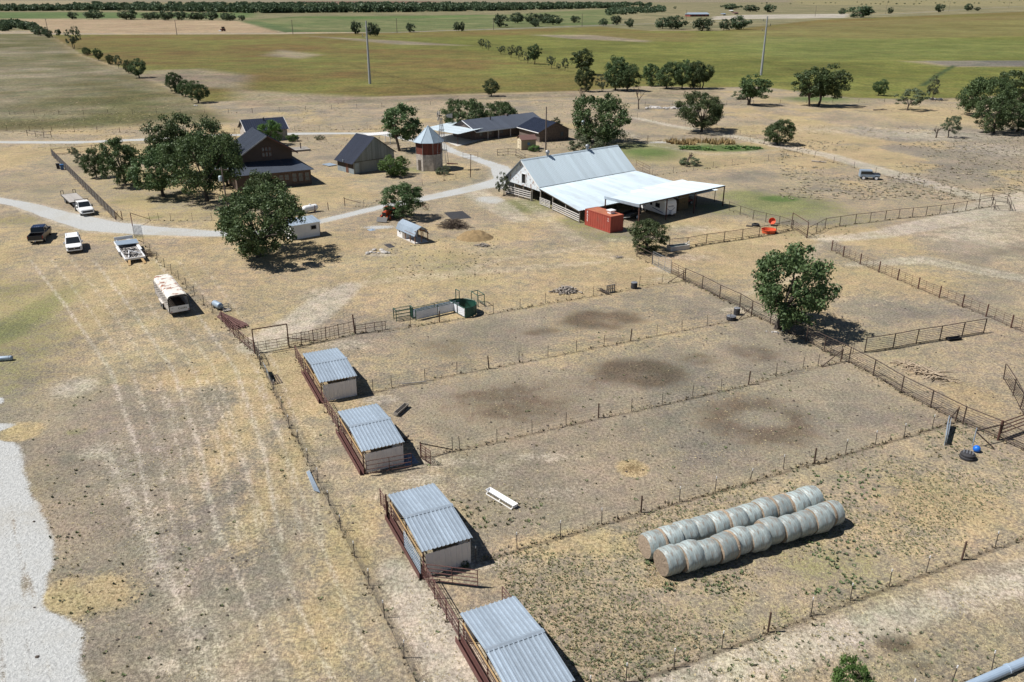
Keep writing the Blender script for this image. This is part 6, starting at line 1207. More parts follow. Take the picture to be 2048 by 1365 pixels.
fence('pipe fence below the travel trailer carport, with water tank', [(1338.4, 499.5), (1374.6, 496), (1412, 489), (1448, 484), (1484, 479), (1517.6, 473.5), (1552, 467), (1585, 460)], 1.5, 'dark_pipe', .05, rails=(1.45, .3), rr=.04, rods=(.55, .8, 1.05, 1.25), weeds=1.6, lean=.008)
fence('pipe fence running back from the orange tubs toward the carport', [(1585, 460), (1558, 451), (1531, 445), (1506, 439), (1480, 430), (1458, 421)], 1.45, 'dark_pipe', .045, rails=(1.4,), rr=.035, wires=W5, weeds=.6, lean=.01)
ag2 = thing('arched_gateway', 'rusty pipe archway with a gate beside the orange tubs', 'gateway', G(1582.5, 456), 0); q2 = G(1613, 477) - G(1582.5, 456)
for m_ in (Vector(), q2): MB().cyl(m_, m_ + Z * 2.3, .06, 8).build('post', 'rust_pipe', ag2)
MB().cyl(Z * 2.3, q2 + Z * 2.3, .05, 8).build('lintel', 'rust_pipe', ag2)
for z in (.25, .5, .75, 1.0, 1.25): MB().cyl(q2 * .04 + Z * z, q2 * .96 + Z * z, .025, 6).build('gate_rail', 'rust_pipe', ag2)
lngp = [(1614, 476), (1632, 467), (1649.8, 457), (1679, 452.8), (1710, 448), (1739.5, 445), (1769.8, 441), (1797, 437.5), (1824, 435), (1851.6, 432.5), (1879, 429), (1905, 425.5), (1931, 421), (1956.7, 417), (1983, 413)]
fence('long dark pipe fence along the upper edge of the right-hand pens', lngp, 1.55, 'dark_pipe', .05, rails=(1.5,), rr=.04, wires=W8, weeds=1.2, lean=.008)
fence('small pipe corral at the right end of the long pipe fence', [(1983, 413), (1987.5, 421), (2019.5, 422.5), (2014, 408), (1983, 400), (1958, 404)], 1.5, 'dark_pipe', .05, rails=(1.45, .8), rr=.04, rods=(.4, .6), weeds=.2)
fence('leaning pipe windbreak cut by the right picture edge', [(2006.8, 759.5), (2026, 791), (2040, 819), (2070, 870)], 1.55, 'dark_pipe', .05, rails=(1.5, .15), rr=.04, rods=(.4, .6, .8, 1.0, 1.2), weeds=.3)
# corral corner bottom right
cr = thing('corral_head', 'rusty pipe bracing and head frame by the blue ball', 'pipe frame', G(1995.5, 881), 0)
a = G(1944.7, 893) - G(1995.5, 881); MB().cyl((0, 0, 0), (0, 0, 1.75), .09, 8).build('post', 'rust_pipe', cr); MB().cyl(a, a + Z * 1.6, .045, 8).build('post', 'galv', cr); MB().cyl(a + Z * 1.35, Z * 1.4, .055, 8).build('rail', 'dark_pipe', cr); MB().cyl(a + Z * 1.3, G(1988, 900) - cr.location + Z * .1, .05, 8).build('brace', 'dark_pipe', cr)
gate('heavy five-bar pipe gate cut by the right picture edge', (1999, 878), (2080, 848), 1.5, .5, 4, 'rust_pipe', 2, r=.045)
# ---- yard of the big house
yl = even((104, 311), (232, 441), 2.9)
yf = fence('dark pipe and mesh fence down the left side of the house yard', yl, 1.5, 'dark_pipe', .045, rails=(1.45, .1), rr=.04, wires=(.2, .35, .5, .65, .8, .95, 1.1, 1.25), weeds=.6, lean=.01, stays=0)
M('mesh_grey', (.20, .20, .215), .6, .2, .2, 3)
for p, q in zip(yl[:-1], yl[1:]):
    b = MB(); a, c_ = p - yl[0], q - yl[0]
    for k in range(14): m_ = a.lerp(c_, (k + .5) / 14); b.cyl(m_ + Z * .1, m_ + Z * 1.42, .012, 3)
    b.build('mesh_panel', 'mesh_grey', yf)
fence('pipe rail fence along the back of the house yard', even((104, 311), (262, 297), 4.5), 1.4, 'rust_pipe', .05, rails=(1.35, .25), rr=.04, wires=(.5, .8, 1.1), weeds=1.2, lean=.01)
fy = fence('wire fence along the front of the house yard', [(300, 441.5), (318, 442), (342, 442), (385, 441.5), (424, 441), (455, 440)], 1.2, wires=W5, weeds=.9)
brace(fy, (265, 452), (300, 441.5), 2.0, .2); MB().cyl(G(265, 452) - fy.location, (G(265, 452) - fy.location) + Z * 1.9, .07, 8).build('tall_post', 'rust_pipe', fy)
fe = fence('braced corner posts where the yard fence meets the driveway', [(232, 441), (245, 441)], 1.5, 'rust_pipe', .06, rails=(), weeds=.4); brace(fe, (232, 441), (245, 441), 1.4, .1); brace(fe, (232, 441), (238, 441), .1, 1.4)
gate('maroon gate swung open across the driveway', (265, 453), (269, 474), 1.7, .2, 7, 'maroon', 3)
fence('short brace fence by the propane tank', [(657, 421), (630, 427)], 1.3, 'rust_pipe', .06, rails=(), wires=W5, weeds=.6)
fp = fence('wire fence between the driveway and the tower yard', [(690, 413), (728, 415), (768, 396), (800, 388), (845, 372), (888, 362), (912, 358), (941, 355)], 1.2, wires=W5, wood=(0, 7), weeds=.7, hw=1.6); brace(fp, (690, 413), (722, 411), 1.3, .4)
fence('wire fence beyond the back road', even((580, 284), (760, 282), 4), 1.1, wires=W5, weeds=.6); gate('dark pipe gate left of the stone garage', (440, 277), (474, 277), 1.4, .2, 4, 'rust_pipe', 3)
gate('dark pipe gate panel by the gravel bend', (926, 318), (956, 318), 1.4, .2, 3, 'rust_pipe', 2); fence('dark pipe fence left of the garden shed', [(995, 312), (1016, 310), (1032, 311), (1050, 322), (1075, 326)], 1.4, 'dark_pipe', .05, rails=(1.35, .7), rr=.04, wires=W5, weeds=1.5)
pw_ = thing('tall_lone_post', 'tall thin post with creeper beside the tower yard fence', 'post', G(941, 355), 0); MB().cyl((0, 0, 0), (.15, 0, 4.3), .08, 7, .06).build('post', 'rust_pipe', pw_); MB().box(-.02, .12, -.06, .06, 4.25, 4.4).build('cap', 'rust_pipe', pw_)
# ---- outer pasture fences
fence('far wire fence across the upper left pasture', even((-30, 231), (505, 226), 7), 1.3, wires=W5, weeds=.5, r=.05); fence('wire fence above the back road at upper left', even((-30, 262), (470, 268), 6), 1.3, 'dark_pipe', .05, wires=W5, weeds=.9); fence('dark pipe rail section in the upper left fence', [(55, 272), (72, 274), (88, 276), (103, 275)], 1.4, 'dark_pipe', .06, rails=(1.3, .7), weeds=.4)
fence('far wire fence behind the buildings', even((505, 225), (1000, 205), 8), 1.3, wires=W5, weeds=.4, r=.05); fence('wire fence along the back road behind the garage', even((590, 262), (830, 258), 6), 1.2, wires=W5, weeds=.9)
fence('wire fence along the pale track at right, upper part', even((1275, 237), (1480, 272), 7), 1.3, wires=W5, weeds=.4); fence('wire fence along the pale track at right, lower part', even((1560, 297), (1958, 404), 6), 1.3, wires=W5, weeds=.8, r=.04)
fence('wire fence behind the barn garden', [(1295, 283), (1345, 280), (1400, 278), (1460, 276), (1500, 282), (1528, 288)], 1.3, wires=W5, weeds=1.0, r=.045, wood=(0, 5)); fence('wire fence across the field behind the barn', even((1305, 352), (1605, 312), 5.5), 1.2, wires=W5, weeds=.8); gate('dark pipe gate frame behind the barn', (1272, 338), (1299, 352), 1.8, .3, 4, 'rust_pipe', 3)
fence('far pasture fence right of the farmyard', even((1290, 212), (2070, 200), 9), 1.3, wires=W5, weeds=.5, r=.05); gate('old grey wooden gate by the dead tree', (1248, 235), (1275, 235), 1.4, .2, 4, 'wood_grey', 3)
# ================================================================== TREES
def leaf_mat(name, dark, light, sun=(.16, .19, .06)):
    m = bpy.data.materials.new(name); m.use_nodes = True; MATS[name] = m; N = m.node_tree.nodes; L = m.node_tree.links; N.remove(N['Principled BSDF']); out = N['Material Output']
    a = N.new('ShaderNodeAttribute'); a.attribute_name = 'v'; oi = N.new('ShaderNodeObjectInfo')
    mx = N.new('ShaderNodeMix'); mx.data_type = 'RGBA'; L.new(a.outputs['Fac'], mx.inputs[0]); mx.inputs[6].default_value = (*dark, 1); mx.inputs[7].default_value = (*light, 1)
    hs = N.new('ShaderNodeHueSaturation'); mr = N.new('ShaderNodeMapRange'); mr.inputs[3].default_value = .75; mr.inputs[4].default_value = 1.25; L.new(oi.outputs['Random'], mr.inputs[0]); L.new(mr.outputs[0], hs.inputs['Value'])
    mh = N.new('ShaderNodeMapRange'); mh.inputs[3].default_value = .485; mh.inputs[4].default_value = .52; L.new(oi.outputs['Random'], mh.inputs[0]); L.new(mh.outputs[0], hs.inputs['Hue']); L.new(mx.outputs[2], hs.inputs['Color'])
    d = N.new('ShaderNodeBsdfDiffuse'); t = N.new('ShaderNodeBsdfTranslucent'); L.new(hs.outputs[0], d.inputs[0]); L.new(hs.outputs[0], t.inputs[0])
    g = N.new('ShaderNodeBsdfGlossy'); g.inputs['Roughness'].default_value = .55; g.inputs[0].default_value = (.6, .65, .6, 1)
    ms = N.new('ShaderNodeMixShader'); ms.inputs[0].default_value = .24; L.new(d.outputs[0], ms.inputs[1]); L.new(t.outputs[0], ms.inputs[2])
    m2 = N.new('ShaderNodeMixShader'); m2.inputs[0].default_value = .035; L.new(ms.outputs[0], m2.inputs[1]); L.new(g.outputs[0], m2.inputs[2]); L.new(m2.outputs[0], out.inputs[0]); return m
leaf_mat('leaf', (.030, .054, .021), (.125, .172, .068)); leaf_mat('leaf_grey', (.06, .08, .045), (.17, .195, .11)); leaf_mat('leaf_bright', (.04, .085, .02), (.14, .215, .06)); leaf_mat('leaf_far', (.042, .066, .036), (.105, .14, .075))
M('bark', (.075, .06, .05), .95, 0, .3, 6); M('bark_pale', (.26, .24, .22), .9, 0, .3, 6)
rng_ = np.random.default_rng(5)
def quad_mesh(name, mat, c, size, nrm=None, val=None, aspect=1.5, tri=False):
    n = len(c); size = np.broadcast_to(size, (n,)); d = rng_.normal(size=(n, 3)) if nrm is None else nrm; d = d / np.linalg.norm(d, axis=1, keepdims=True)
    r = rng_.normal(size=(n, 3)); u = np.cross(d, r); u /= np.linalg.norm(u, axis=1, keepdims=True) + 1e-9; v = np.cross(d, u); s = size[:, None]
    P = np.stack([c - u * s * .5 * aspect, c - v * s * .5, c + u * s * .5 * aspect, c + v * s * .5], 1).reshape(-1, 3)
    me = bpy.data.meshes.new(name); me.vertices.add(4 * n); me.loops.add(4 * n); me.polygons.add(n)
    me.vertices.foreach_set('co', P.astype(np.float32).ravel()); me.loops.foreach_set('vertex_index', np.arange(4 * n, dtype=np.int32)); me.polygons.foreach_set('loop_start', np.arange(0, 4 * n, 4, dtype=np.int32)); me.polygons.foreach_set('loop_total', np.full(n, 4, np.int32)); me.update(calc_edges=True)
    a = me.attributes.new('v', 'FLOAT', 'POINT'); val = rng_.random(n) if val is None else val; a.data.foreach_set('value', np.repeat(val, 4).astype(np.float32)); me.materials.append(MATS[mat]); return me
def proto(seed, cz=.60, rz=.40, rx=.5, nclump=85, nleaf=85, leaf=.026, cr=.105, shell=.55, trunks=1, mat='leaf', open_=.0, tr=.026, flat=0.0, bark='bark', top=None):
    """tree of height 1: crown radius about rx; returns trunk mesh, crown mesh"""
    rnd = np.random.default_rng(seed); cl = []
    lob = rnd.normal(size=(7, 3)); lob /= np.linalg.norm(lob, axis=1, keepdims=True); la = rnd.uniform(.22, .62, 7)
    while len(cl) < nclump:
        d = rnd.normal(size=3); d /= np.linalg.norm(d); r = rnd.random() ** (1 / 3); r = r * (1 - shell) + shell * (.75 + .25 * rnd.random()); m_ = .66 + sum(a_ * max(0, float(d @ l_)) ** 3 for a_, l_ in zip(la, lob)); m_ = min(m_, 1.14)
        p = d * r * m_ * np.array([rx, rx, rz]); p[2] += cz
        if p[2] < cz - rz * (1 - flat * .8) or p[2] < .06: continue
        if rnd.random() < open_ * (1 - r): continue
        cl.append(p)
    cl = np.array(cl); s_ = 1 / max(1e-6, (cl[:, 2].max() + cr * .7)); cl[:, 2] *= s_
    k = rnd.integers(0, len(cl), nclump * nleaf); off = rnd.normal(size=(len(k), 3)); off /= np.linalg.norm(off, axis=1, keepdims=True); off *= (cr * (rnd.random(len(k)) ** .5))[:, None] * rnd.uniform(.55, 1.25, len(cl))[k][:, None] * np.array([1, 1, .75])
    c = cl[k] + off; nrm = off / cr * .8 + rnd.normal(size=c.shape) * .6 + np.array([0, 0, .35]); cv = rnd.random(len(cl))
    val = np.clip(.45 * cv[k] + .55 * rnd.random(len(k)), 0, 1)
    crown = quad_mesh('crown', mat, c, leaf * rnd.uniform(.7, 1.35, len(k)), nrm, val)
    b = MB(); ctr = Vector((0, 0, cz * .55))
    for q in range(trunks):
        a0 = rnd.uniform(0, 6.28); bx_, by_ = (0, 0) if trunks == 1 else (.05 * math.cos(a0 + q * 2.1), .05 * math.sin(a0 + q * 2.1)); fork = Vector((bx_ * 2.2, by_ * 2.2, max(.14, cz - rz * .75))); rr = tr / math.sqrt(trunks) * 1.15
        mid = Vector((bx_ * 1.4 + rnd.normal() * .01, by_ * 1.4 + rnd.normal() * .01, fork.z * .5)); b.cyl((bx_, by_, -.01), mid, rr * 1.25, 7, rr, False); b.cyl(mid, fork, rr, 7, rr * .85, False)
        idx_ = rnd.choice(len(cl), min(len(cl), 11 if trunks == 1 else 6), replace=False)
        for i in idx_:
            e = Vector(cl[i]); m_ = fork.lerp(e, .5) + Vector((rnd.normal() * .02, rnd.normal() * .02, .03)); b.cyl(fork, m_, rr * .5, 5, rr * .32, False); b.cyl(m_, e, rr * .32, 4, rr * .1, False)
    return b.mesh('trunk', bark), crown, float(np.percentile(np.hypot(c[:, 0], c[:, 1]), 92.5))
PROTO = {'oak': [proto(k, .57, .47, .62, 190, 100, .020, .105, shell=.42, flat=.12) for k in (1, 2, 3)], 'round': [proto(k, .55, .47, .50, 130, 98, .022, .102, shell=.44) for k in (11, 12, 13)],
         'bush': [proto(k, .45, .50, .62, 100, 70, .032, .135, shell=.4, trunks=3, tr=.03, mat='leaf_bright') for k in (21, 22)], 'tall': [proto(k, .60, .43, .40, 90, 84, .024, .095, shell=.45, open_=.2, trunks=2) for k in (31, 32)],
         'sparse': [proto(k, .58, .42, .48, 50, 60, .03, .10, shell=.3, trunks=2, mat='leaf_grey', tr=.022) for k in (41, 42)], 'wide': [proto(k, .52, .48, .78, 170, 84, .027, .13, shell=.42, trunks=3, flat=.05) for k in (51, 52)],
         'far': [proto(k, .50, .52, .62, 70, 30, .058, .17, shell=.4, mat='leaf_far') for k in (61, 62, 63)], 'shrub': [proto(k, .42, .52, .72, 60, 48, .045, .15, trunks=3, mat='leaf_grey', tr=.025) for k in (71, 72)]}
cnt = {}
def tree(label, bx, by, ty, x0, x1, kind='round', lean=None, name=None, rot=None, group=None, hmul=1.0, cat='tree'):
    p = G(bx, by); h_ = HT(bx, by, ty) * hmul; wd = (x1 - x0) / (PPM(by) * (1 + .0)); d_ = p.y * cp + CH * sp; wd = (x1 - x0) * (d_ - h_ * .6 * sp) / FPX
    cnt[kind] = cnt.get(kind, 0) + 1; tm, cm, r0 = PROTO[kind][cnt[kind] % len(PROTO[kind])]
    t = thing(name or {'bush': 'bush', 'shrub': 'shrub'}.get(kind, 'tree'), label, cat, p, random.uniform(0, 360) if rot is None else rot, group); s_ = wd / 2 / r0; t.scale = (s_, s_, h_)
    sh = ((x0 + x1) / 2 - bx) / PPM(by) if lean is None else lean
    o1 = place('trunk', tm, t); o2 = place('crown', cm, t)
    if abs(sh) > .12 * wd:
        az_ = t.rotation_euler.z; lx_, ly_ = sh / s_ / .62, 0; dx, dy = lx_ * math.cos(-az_), lx_ * math.sin(-az_)
        for o in (o1, o2): mt = Matrix.Identity(4); mt[0][2] = dx; mt[1][2] = dy; o.matrix_local = mt
    return t
g1, g2, g3, g4 = 'trees of the home yard', 'trees along the field edge', 'small trees in the diagonal field row', 'trees along the far road'
tree('big leaning tree standing on the diagonal pipe fence', 1553, 658, 490, 1500, 1678, 'round', name='elm_tree')
tree('small tree at the pipe fence corner beside the water tank', 1293, 505, 441, 1256, 1336, 'round')
tree('biggest dark tree in front of the house, shading the white shed', 518, 514, 368, 418, 610, 'oak'); tree('tree directly in front of the brown house windows', 533, 425, 338, 494, 574, 'round')
for a in [('large dark tree left of the brown house, nearest the leaning pole', 415, 403, 256, 335, 484, 'oak'), ('tallest tree behind the yard trees at left', 376, 352, 223, 292, 442, 'oak'), ('yard tree with bare trunk left of the leaning pole', 327, 394, 287, 270, 378, 'round'), ('slender yard tree third from the left', 251, 372, 273, 213, 292, 'round'), ('small dark yard tree second from the left', 193, 356, 295, 170, 212, 'round'), ('sparse sapling nearest the yard fence corner', 163, 333, 308, 150, 178, 'sparse'),
          ('dense tree hugging the left wall of the brown house', 455, 372, 268, 415, 492, 'round')]: tree(*a, group=g1)
tree('low shrub inside the back fence of the house yard', 148, 309, 294, 137, 160, 'shrub'); tree('bright green tree between the brown house and the stone garage', 545, 290, 240, 517, 560, 'bush', name='tree')
tree('rounded tree over the orange tractor by the drive', 806, 436, 364, 764, 847, 'round'); tree('bright rounded bush in front of the weathered shed', 789, 353, 311, 753, 815, 'bush'); tree('tall two-trunked tree left of the octagonal tower', 803, 302, 204, 764, 852, 'tall')
tree('broad tree behind the white house carport', 925, 262, 196, 884, 972, 'wide'); tree('wide tree behind the ranch house roof', 1003, 256, 201, 966, 1036, 'wide'); tree('small shrub behind the stone wing', 1113, 249, 233, 1104, 1123, 'shrub'); tree('multi-trunk tree right of the transformer pole', 1193, 287, 186, 1130, 1250, 'wide')
tree('low bush in front of the transformer pole', 1172, 306, 268, 1143, 1208, 'shrub'); tree('tiny bush right of the garden shed', 1067, 303, 290, 1055, 1080, 'bush'); tree('straggly bush at the foot of the windmill', 884, 349, 330, 868, 900, 'shrub'); tree('thin creeper tree on the barn gable corner', 1007, 392, 345, 993, 1022, 'sparse')
tree('broad round oak alone in the dry pasture', 1403, 264, 181, 1362, 1466, 'oak'); tree('small round tree beside the pale pasture track', 1554, 290, 237, 1530, 1591, 'round')
tree('narrow dark tree below the right transmission pole', 1500, 211, 148, 1478, 1537, 'tall'); tree('low grey bush left of the narrow dark tree', 1481, 199, 180, 1466, 1500, 'shrub'); tree('left half of the split tree pair in the green field edge', 1620, 213, 133, 1577, 1646, 'tall'); tree('right leaning half of the split tree pair', 1640, 213, 134, 1636, 1701, 'tall')
tree('small tree standing at the green field edge right of the pair', 1756, 192, 159, 1748, 1777, 'round'); tree('pale green tree with a short trunk at right', 1815, 221, 177, 1796, 1852, 'sparse', name='tree'); tree('thin sparse tree above the white stones', 1864, 201, 150, 1853, 1876, 'sparse')
for a in [('leftmost large tree of the clump at the right edge', 1958, 232, 150, 1903, 2004, 'wide'), ('tree at the back of the clump at the right edge', 2036, 205, 138, 1985, 2085, 'wide'), ('tree at the front of the clump at the right edge', 1988, 267, 190, 1938, 2014, 'round'), ('tree cut by the right picture edge in the clump', 2034, 264, 203, 2004, 2070, 'round')]: tree(*a)
tree('small grey-green tree left of the right-edge clump', 1898, 276, 230, 1884, 1921, 'sparse'); tree('lone small tree at the end of the golden field', 983, 193, 157, 966, 1001, 'round')
for k, a in enumerate([(1171, 184, 133, 1154, 1193, 'round'), (1165, 150, 96, 1142, 1191, 'tall'), (1204, 184, 149, 1194, 1220, 'sparse'), (1231, 181, 110, 1206, 1261, 'round'), (1254, 183, 127, 1234, 1284, 'round'), (1301, 173, 127, 1286, 1320, 'round'), (1333, 178, 121, 1310, 1361, 'round'), (1364, 178, 119, 1348, 1391, 'round'), (1386, 178, 122, 1372, 1412, 'round'), (1402, 178, 126, 1388, 1427, 'tall')]):
    tree(['leftmost dark tree in the field-edge row', 'tall tree set back behind the left of the field-edge row', 'thin tree third in the field-edge row', 'tallest tree of the left group in the field-edge row', 'pale tree right of the tallest in the field-edge row', 'left end tree of the dense right group at the field edge', 'second tree of the dense right group at the field edge', 'middle tree of the dense right group at the field edge', 'fourth tree of the dense right group at the field edge', 'right end tree of the dense group at the field edge'][k], *a, group=g2)
for k, a in enumerate([(964, 98, 77, 956, 971, 'sparse'), (976, 101, 79, 969, 982, 'sparse'), (1003, 109, 91, 996, 1013, 'sparse'), (1022, 116, 90, 1014, 1030, 'sparse'), (1038, 121, 91, 1028, 1046, 'sparse'), (1056, 127, 100, 1046, 1063, 'sparse'), (1069, 129, 87, 1056, 1083, 'tall'), (1102, 137, 111, 1093, 1111, 'sparse'), (1117, 140, 126, 1112, 1122, 'sparse'), (1130, 143, 115, 1122, 1137, 'sparse')]):
    tree('thin field tree, %s in the diagonal row toward the barn' % ['first', 'second', 'third', 'fourth', 'fifth', 'sixth', 'seventh and tallest', 'eighth', 'ninth and smallest', 'last'][k], *a, group=g3)
for k, a in enumerate([(149, 98, 52, 132, 161, 'sparse'), (175, 111, 94, 166, 183, 'round'), (197, 121, 96, 186, 206, 'round'), (221, 130, 109, 212, 228, 'round'), (238, 138, 109, 230, 246, 'sparse'), (258, 147, 119, 249, 266, 'round'), (279, 156, 116, 263, 301, 'round'), (352, 187, 144, 334, 366, 'round'), (371, 194, 159, 357, 383, 'round'), (397, 206, 160, 378, 421, 'round')]):
    tree('upper left pasture row tree, %s from the far end' % ['first, tall and bare', 'second', 'third', 'fourth', 'fifth', 'sixth', 'seventh', 'eighth', 'ninth', 'tenth and nearest'][k], *a, group='trees of the upper left pasture row')
FR = [(711, 69, 41, 702, 723), (742, 73, 44, 734, 751), (754, 73, 47, 746, 761), (820, 65, 45, 811, 830), (914, 63, 43, 906, 920), (924, 63, 43, 918, 931), (1000, 55, 27, 985, 1016), (1035, 47, 24, 1021, 1051), (1062, 48, 25, 1048, 1078), (1088, 47, 26, 1074, 1100), (1106, 50, 29, 1088, 1126), (1070, 54, 36, 1061, 1081), (1149, 46, 31, 1139, 1159), (1207, 52, 36, 1199, 1216), (1259, 55, 36, 1249, 1267), (1232, 50, 30, 1222, 1243), (1325, 58, 34, 1310, 1342), (1350, 59, 31, 1334, 1379), (1405, 62, 35, 1388, 1428), (1447, 61, 38, 1440, 1462), (1478, 60, 30, 1460, 1501),
      (1723, 36, 11, 1695, 1748), (1684, 30, 16, 1677, 1691), (1781, 28, 14, 1775, 1787), (1877, 25, 7, 1869, 1888), (1934, 22, 7, 1928, 1945), (1955, 22, 14, 1950, 1962), (1535, 25, 9, 1528, 1553), (1500, 24, 10, 1490, 1520), (1462, 20, 7, 1445, 1480)]
for k, a in enumerate(FR):
    tree('far roadside tree, number %s from the left beyond the fields' % ['one', 'two', 'three', 'four', 'five', 'six', 'seven', 'eight', 'nine', 'ten', 'eleven', 'twelve', 'thirteen', 'fourteen', 'fifteen', 'sixteen', 'seventeen', 'eighteen', 'nineteen', 'twenty', 'twenty-one', 'twenty-two', 'twenty-three', 'twenty-four', 'twenty-five', 'twenty-six', 'twenty-seven', 'twenty-eight', 'twenty-nine', 'thirty'][sorted(range(len(FR)), key=lambda i: FR[i][0]).index(k)], *a, 'far', group=g4)
HR = [(145, 39, 23, 136, 156), (188, 39, 19, 171, 208), (253, 40, 17, 236, 275), (298, 40, 25, 284, 308), (310, 40, 23, 300, 321), (337, 41, 18, 323, 354), (362, 41, 22, 350, 374), (388, 41, 24, 378, 398), (402, 41, 23, 393, 412), (425, 41, 22, 410, 440), (452, 42, 25, 440, 462), (465, 42, 26, 457, 475), (485, 42, 30, 478, 492), (82, 72, 52, 66, 94), (97, 76, 58, 88, 106), (118, 72, 58, 112, 124), (155, 70, 58, 150, 160)]
for k, a in enumerate(HR): tree('hay field tree, %s of the row at upper left' % ['first', 'second', 'third', 'fourth', 'fifth', 'sixth', 'seventh', 'eighth', 'ninth', 'tenth', 'eleventh', 'twelfth', 'thirteenth', 'fourteenth', 'fifteenth', 'sixteenth', 'seventeenth'][sorted(range(len(HR)), key=lambda i: HR[i][0]).index(k)], *a, 'far', group='trees around the far hay field')
tree('bright green bush cut by the bottom picture edge', 1690, 1404, 1322, 1648, 1732, 'bush', cat='bush'); tree('small green weed bush in front of the third tin shed', 931, 1133, 1122, 922, 940, 'shrub', cat='bush')
tree('round grey-green shrub in the middle of the tower yard', 722, 344, 336, 716, 728, 'shrub', cat='bush'); tree('green shrub behind the carport roof', 1376, 330, 312, 1352, 1396, 'shrub', cat='bush'); tree('small shrub by the back road behind the garage', 640, 280, 270, 632, 652, 'shrub', cat='bush')
tree('yellow-green shrub right of the stone garage', 584, 283, 268, 572, 597, 'bush', cat='bush')
# dead trees
def dead(label, bx, by, ty, seed):
    p = G(bx, by); h_ = HT(bx, by, ty); t = thing('dead_tree', label, 'tree', p, 0); rnd = random.Random(seed)
    def grow(b, p, d, l_, r, n):
        q = p + d * l_; b.cyl(p, q, r, 6, r * .7, False)
        if n:
            for k in range(2 if n < 3 else 3):
                e = (d + Vector((rnd.uniform(-.7, .7), rnd.uniform(-.7, .7), rnd.uniform(0, .4)))).normalized(); grow(b, q, e, l_ * rnd.uniform(.55, .8), r * .6, n - 1)
    b = MB(); grow(b, Vector((0, 0, 0)), Vector((rnd.uniform(-.15, .25), 0, 1)).normalized(), h_ * .38, .22, 4); b.build('trunk', 'branch_dark', t); return t
dead('bare dead tree rising behind the multi-trunk tree', 1167, 226, 172, 3); dead('bare forked dead tree left of the rock pile', 1277, 219, 175, 8); dead('small bare sapling behind the carport in the field', 1373, 334, 305, 5); dead('thin bare sapling left of the small grey-green tree', 1872, 276, 255, 9)
# ---- woods on the skyline: one mass
def woods(name, label, spots, mat='leaf_far', per=110, q=1.5):
    cs, ss, vs = [], [], []
    for x, y, h_, r in spots:
        n = per; d = rng_.normal(size=(n, 3)); d /= np.linalg.norm(d, axis=1, keepdims=True); rr = (.55 + .5 * rng_.random(n))[:, None]; c = d * rr * np.array([r, r, h_ * .55]) + np.array([x, y, h_ * .5]); c = c[c[:, 2] > .3]
        cs.append(c); ss.append(rng_.uniform(.8, 1.5, len(c)) * q * r / 5); vs.append(np.clip(rng_.random() * .5 + .5 * rng_.random(len(c)), 0, 1))
    o = place(name, quad_mesh(name, mat, np.concatenate(cs), np.concatenate(ss), None, np.concatenate(vs))); tag(o, label, 'woods', kind='stuff'); return o
sp_ = []
for k in range(1100):
    x = random.uniform(-250, 1250); lo_ = 10 + 12 * min(1, max(0, (x - 250) / 500)) if x < 480 else 22; lo_ = np.interp(x, [-250, 0, 250, 520, 800, 1000, 1250], [22, 23, 21, 27, 25, 22, 16]); y = lo_ - random.random() ** 2.2 * (8 if x < 900 else 5)
    p = G(x, y); h_ = random.uniform(9, 15) * (1.25 if x > 400 else 1); sp_.append((p.x, p.y, h_, random.uniform(6, 11)))
for k in range(420):
    x = random.uniform(150, 1300); y = random.uniform(7, 16) if x < 520 else random.uniform(8, 13); p = G(x, y); sp_.append((p.x, p.y, random.uniform(8, 13), random.uniform(9, 16)))
for k in range(90): x = random.uniform(1215, 1330); y = np.interp(x, [1215, 1330], [30, 24]) + random.uniform(-9, 2); p = G(x, y); sp_.append((p.x, p.y, random.uniform(7, 11), random.uniform(5, 8)))
woods('woods', 'dark band of trees along the skyline', sp_, per=70, q=1.9)
sp_ = []
for k in range(150):
    f_ = random.random(); x = -140 + 212 * f_; y = random.uniform(50, 63) if x < 20 else np.interp(x, [20, 72], [50, 60]) + random.uniform(0, 5); p = G(x, y); sp_.append((p.x, p.y, random.uniform(6, 8), random.uniform(4, 6)))
woods('woods', 'dark wooded corner at the far left edge', sp_, per=90, q=1.6)
sp_ = []
for k in range(60): x = random.uniform(1300, 2150); y = np.interp(x, [1300, 1600, 2150], [19, 9, 3]) + random.uniform(-4, 3); p = G(x, max(y, 1)); sp_.append((p.x, p.y, random.uniform(4, 8), random.uniform(4, 7)))
woods('hedgerow_scrub', 'scattered scrub on the far right plain', sp_, per=60)
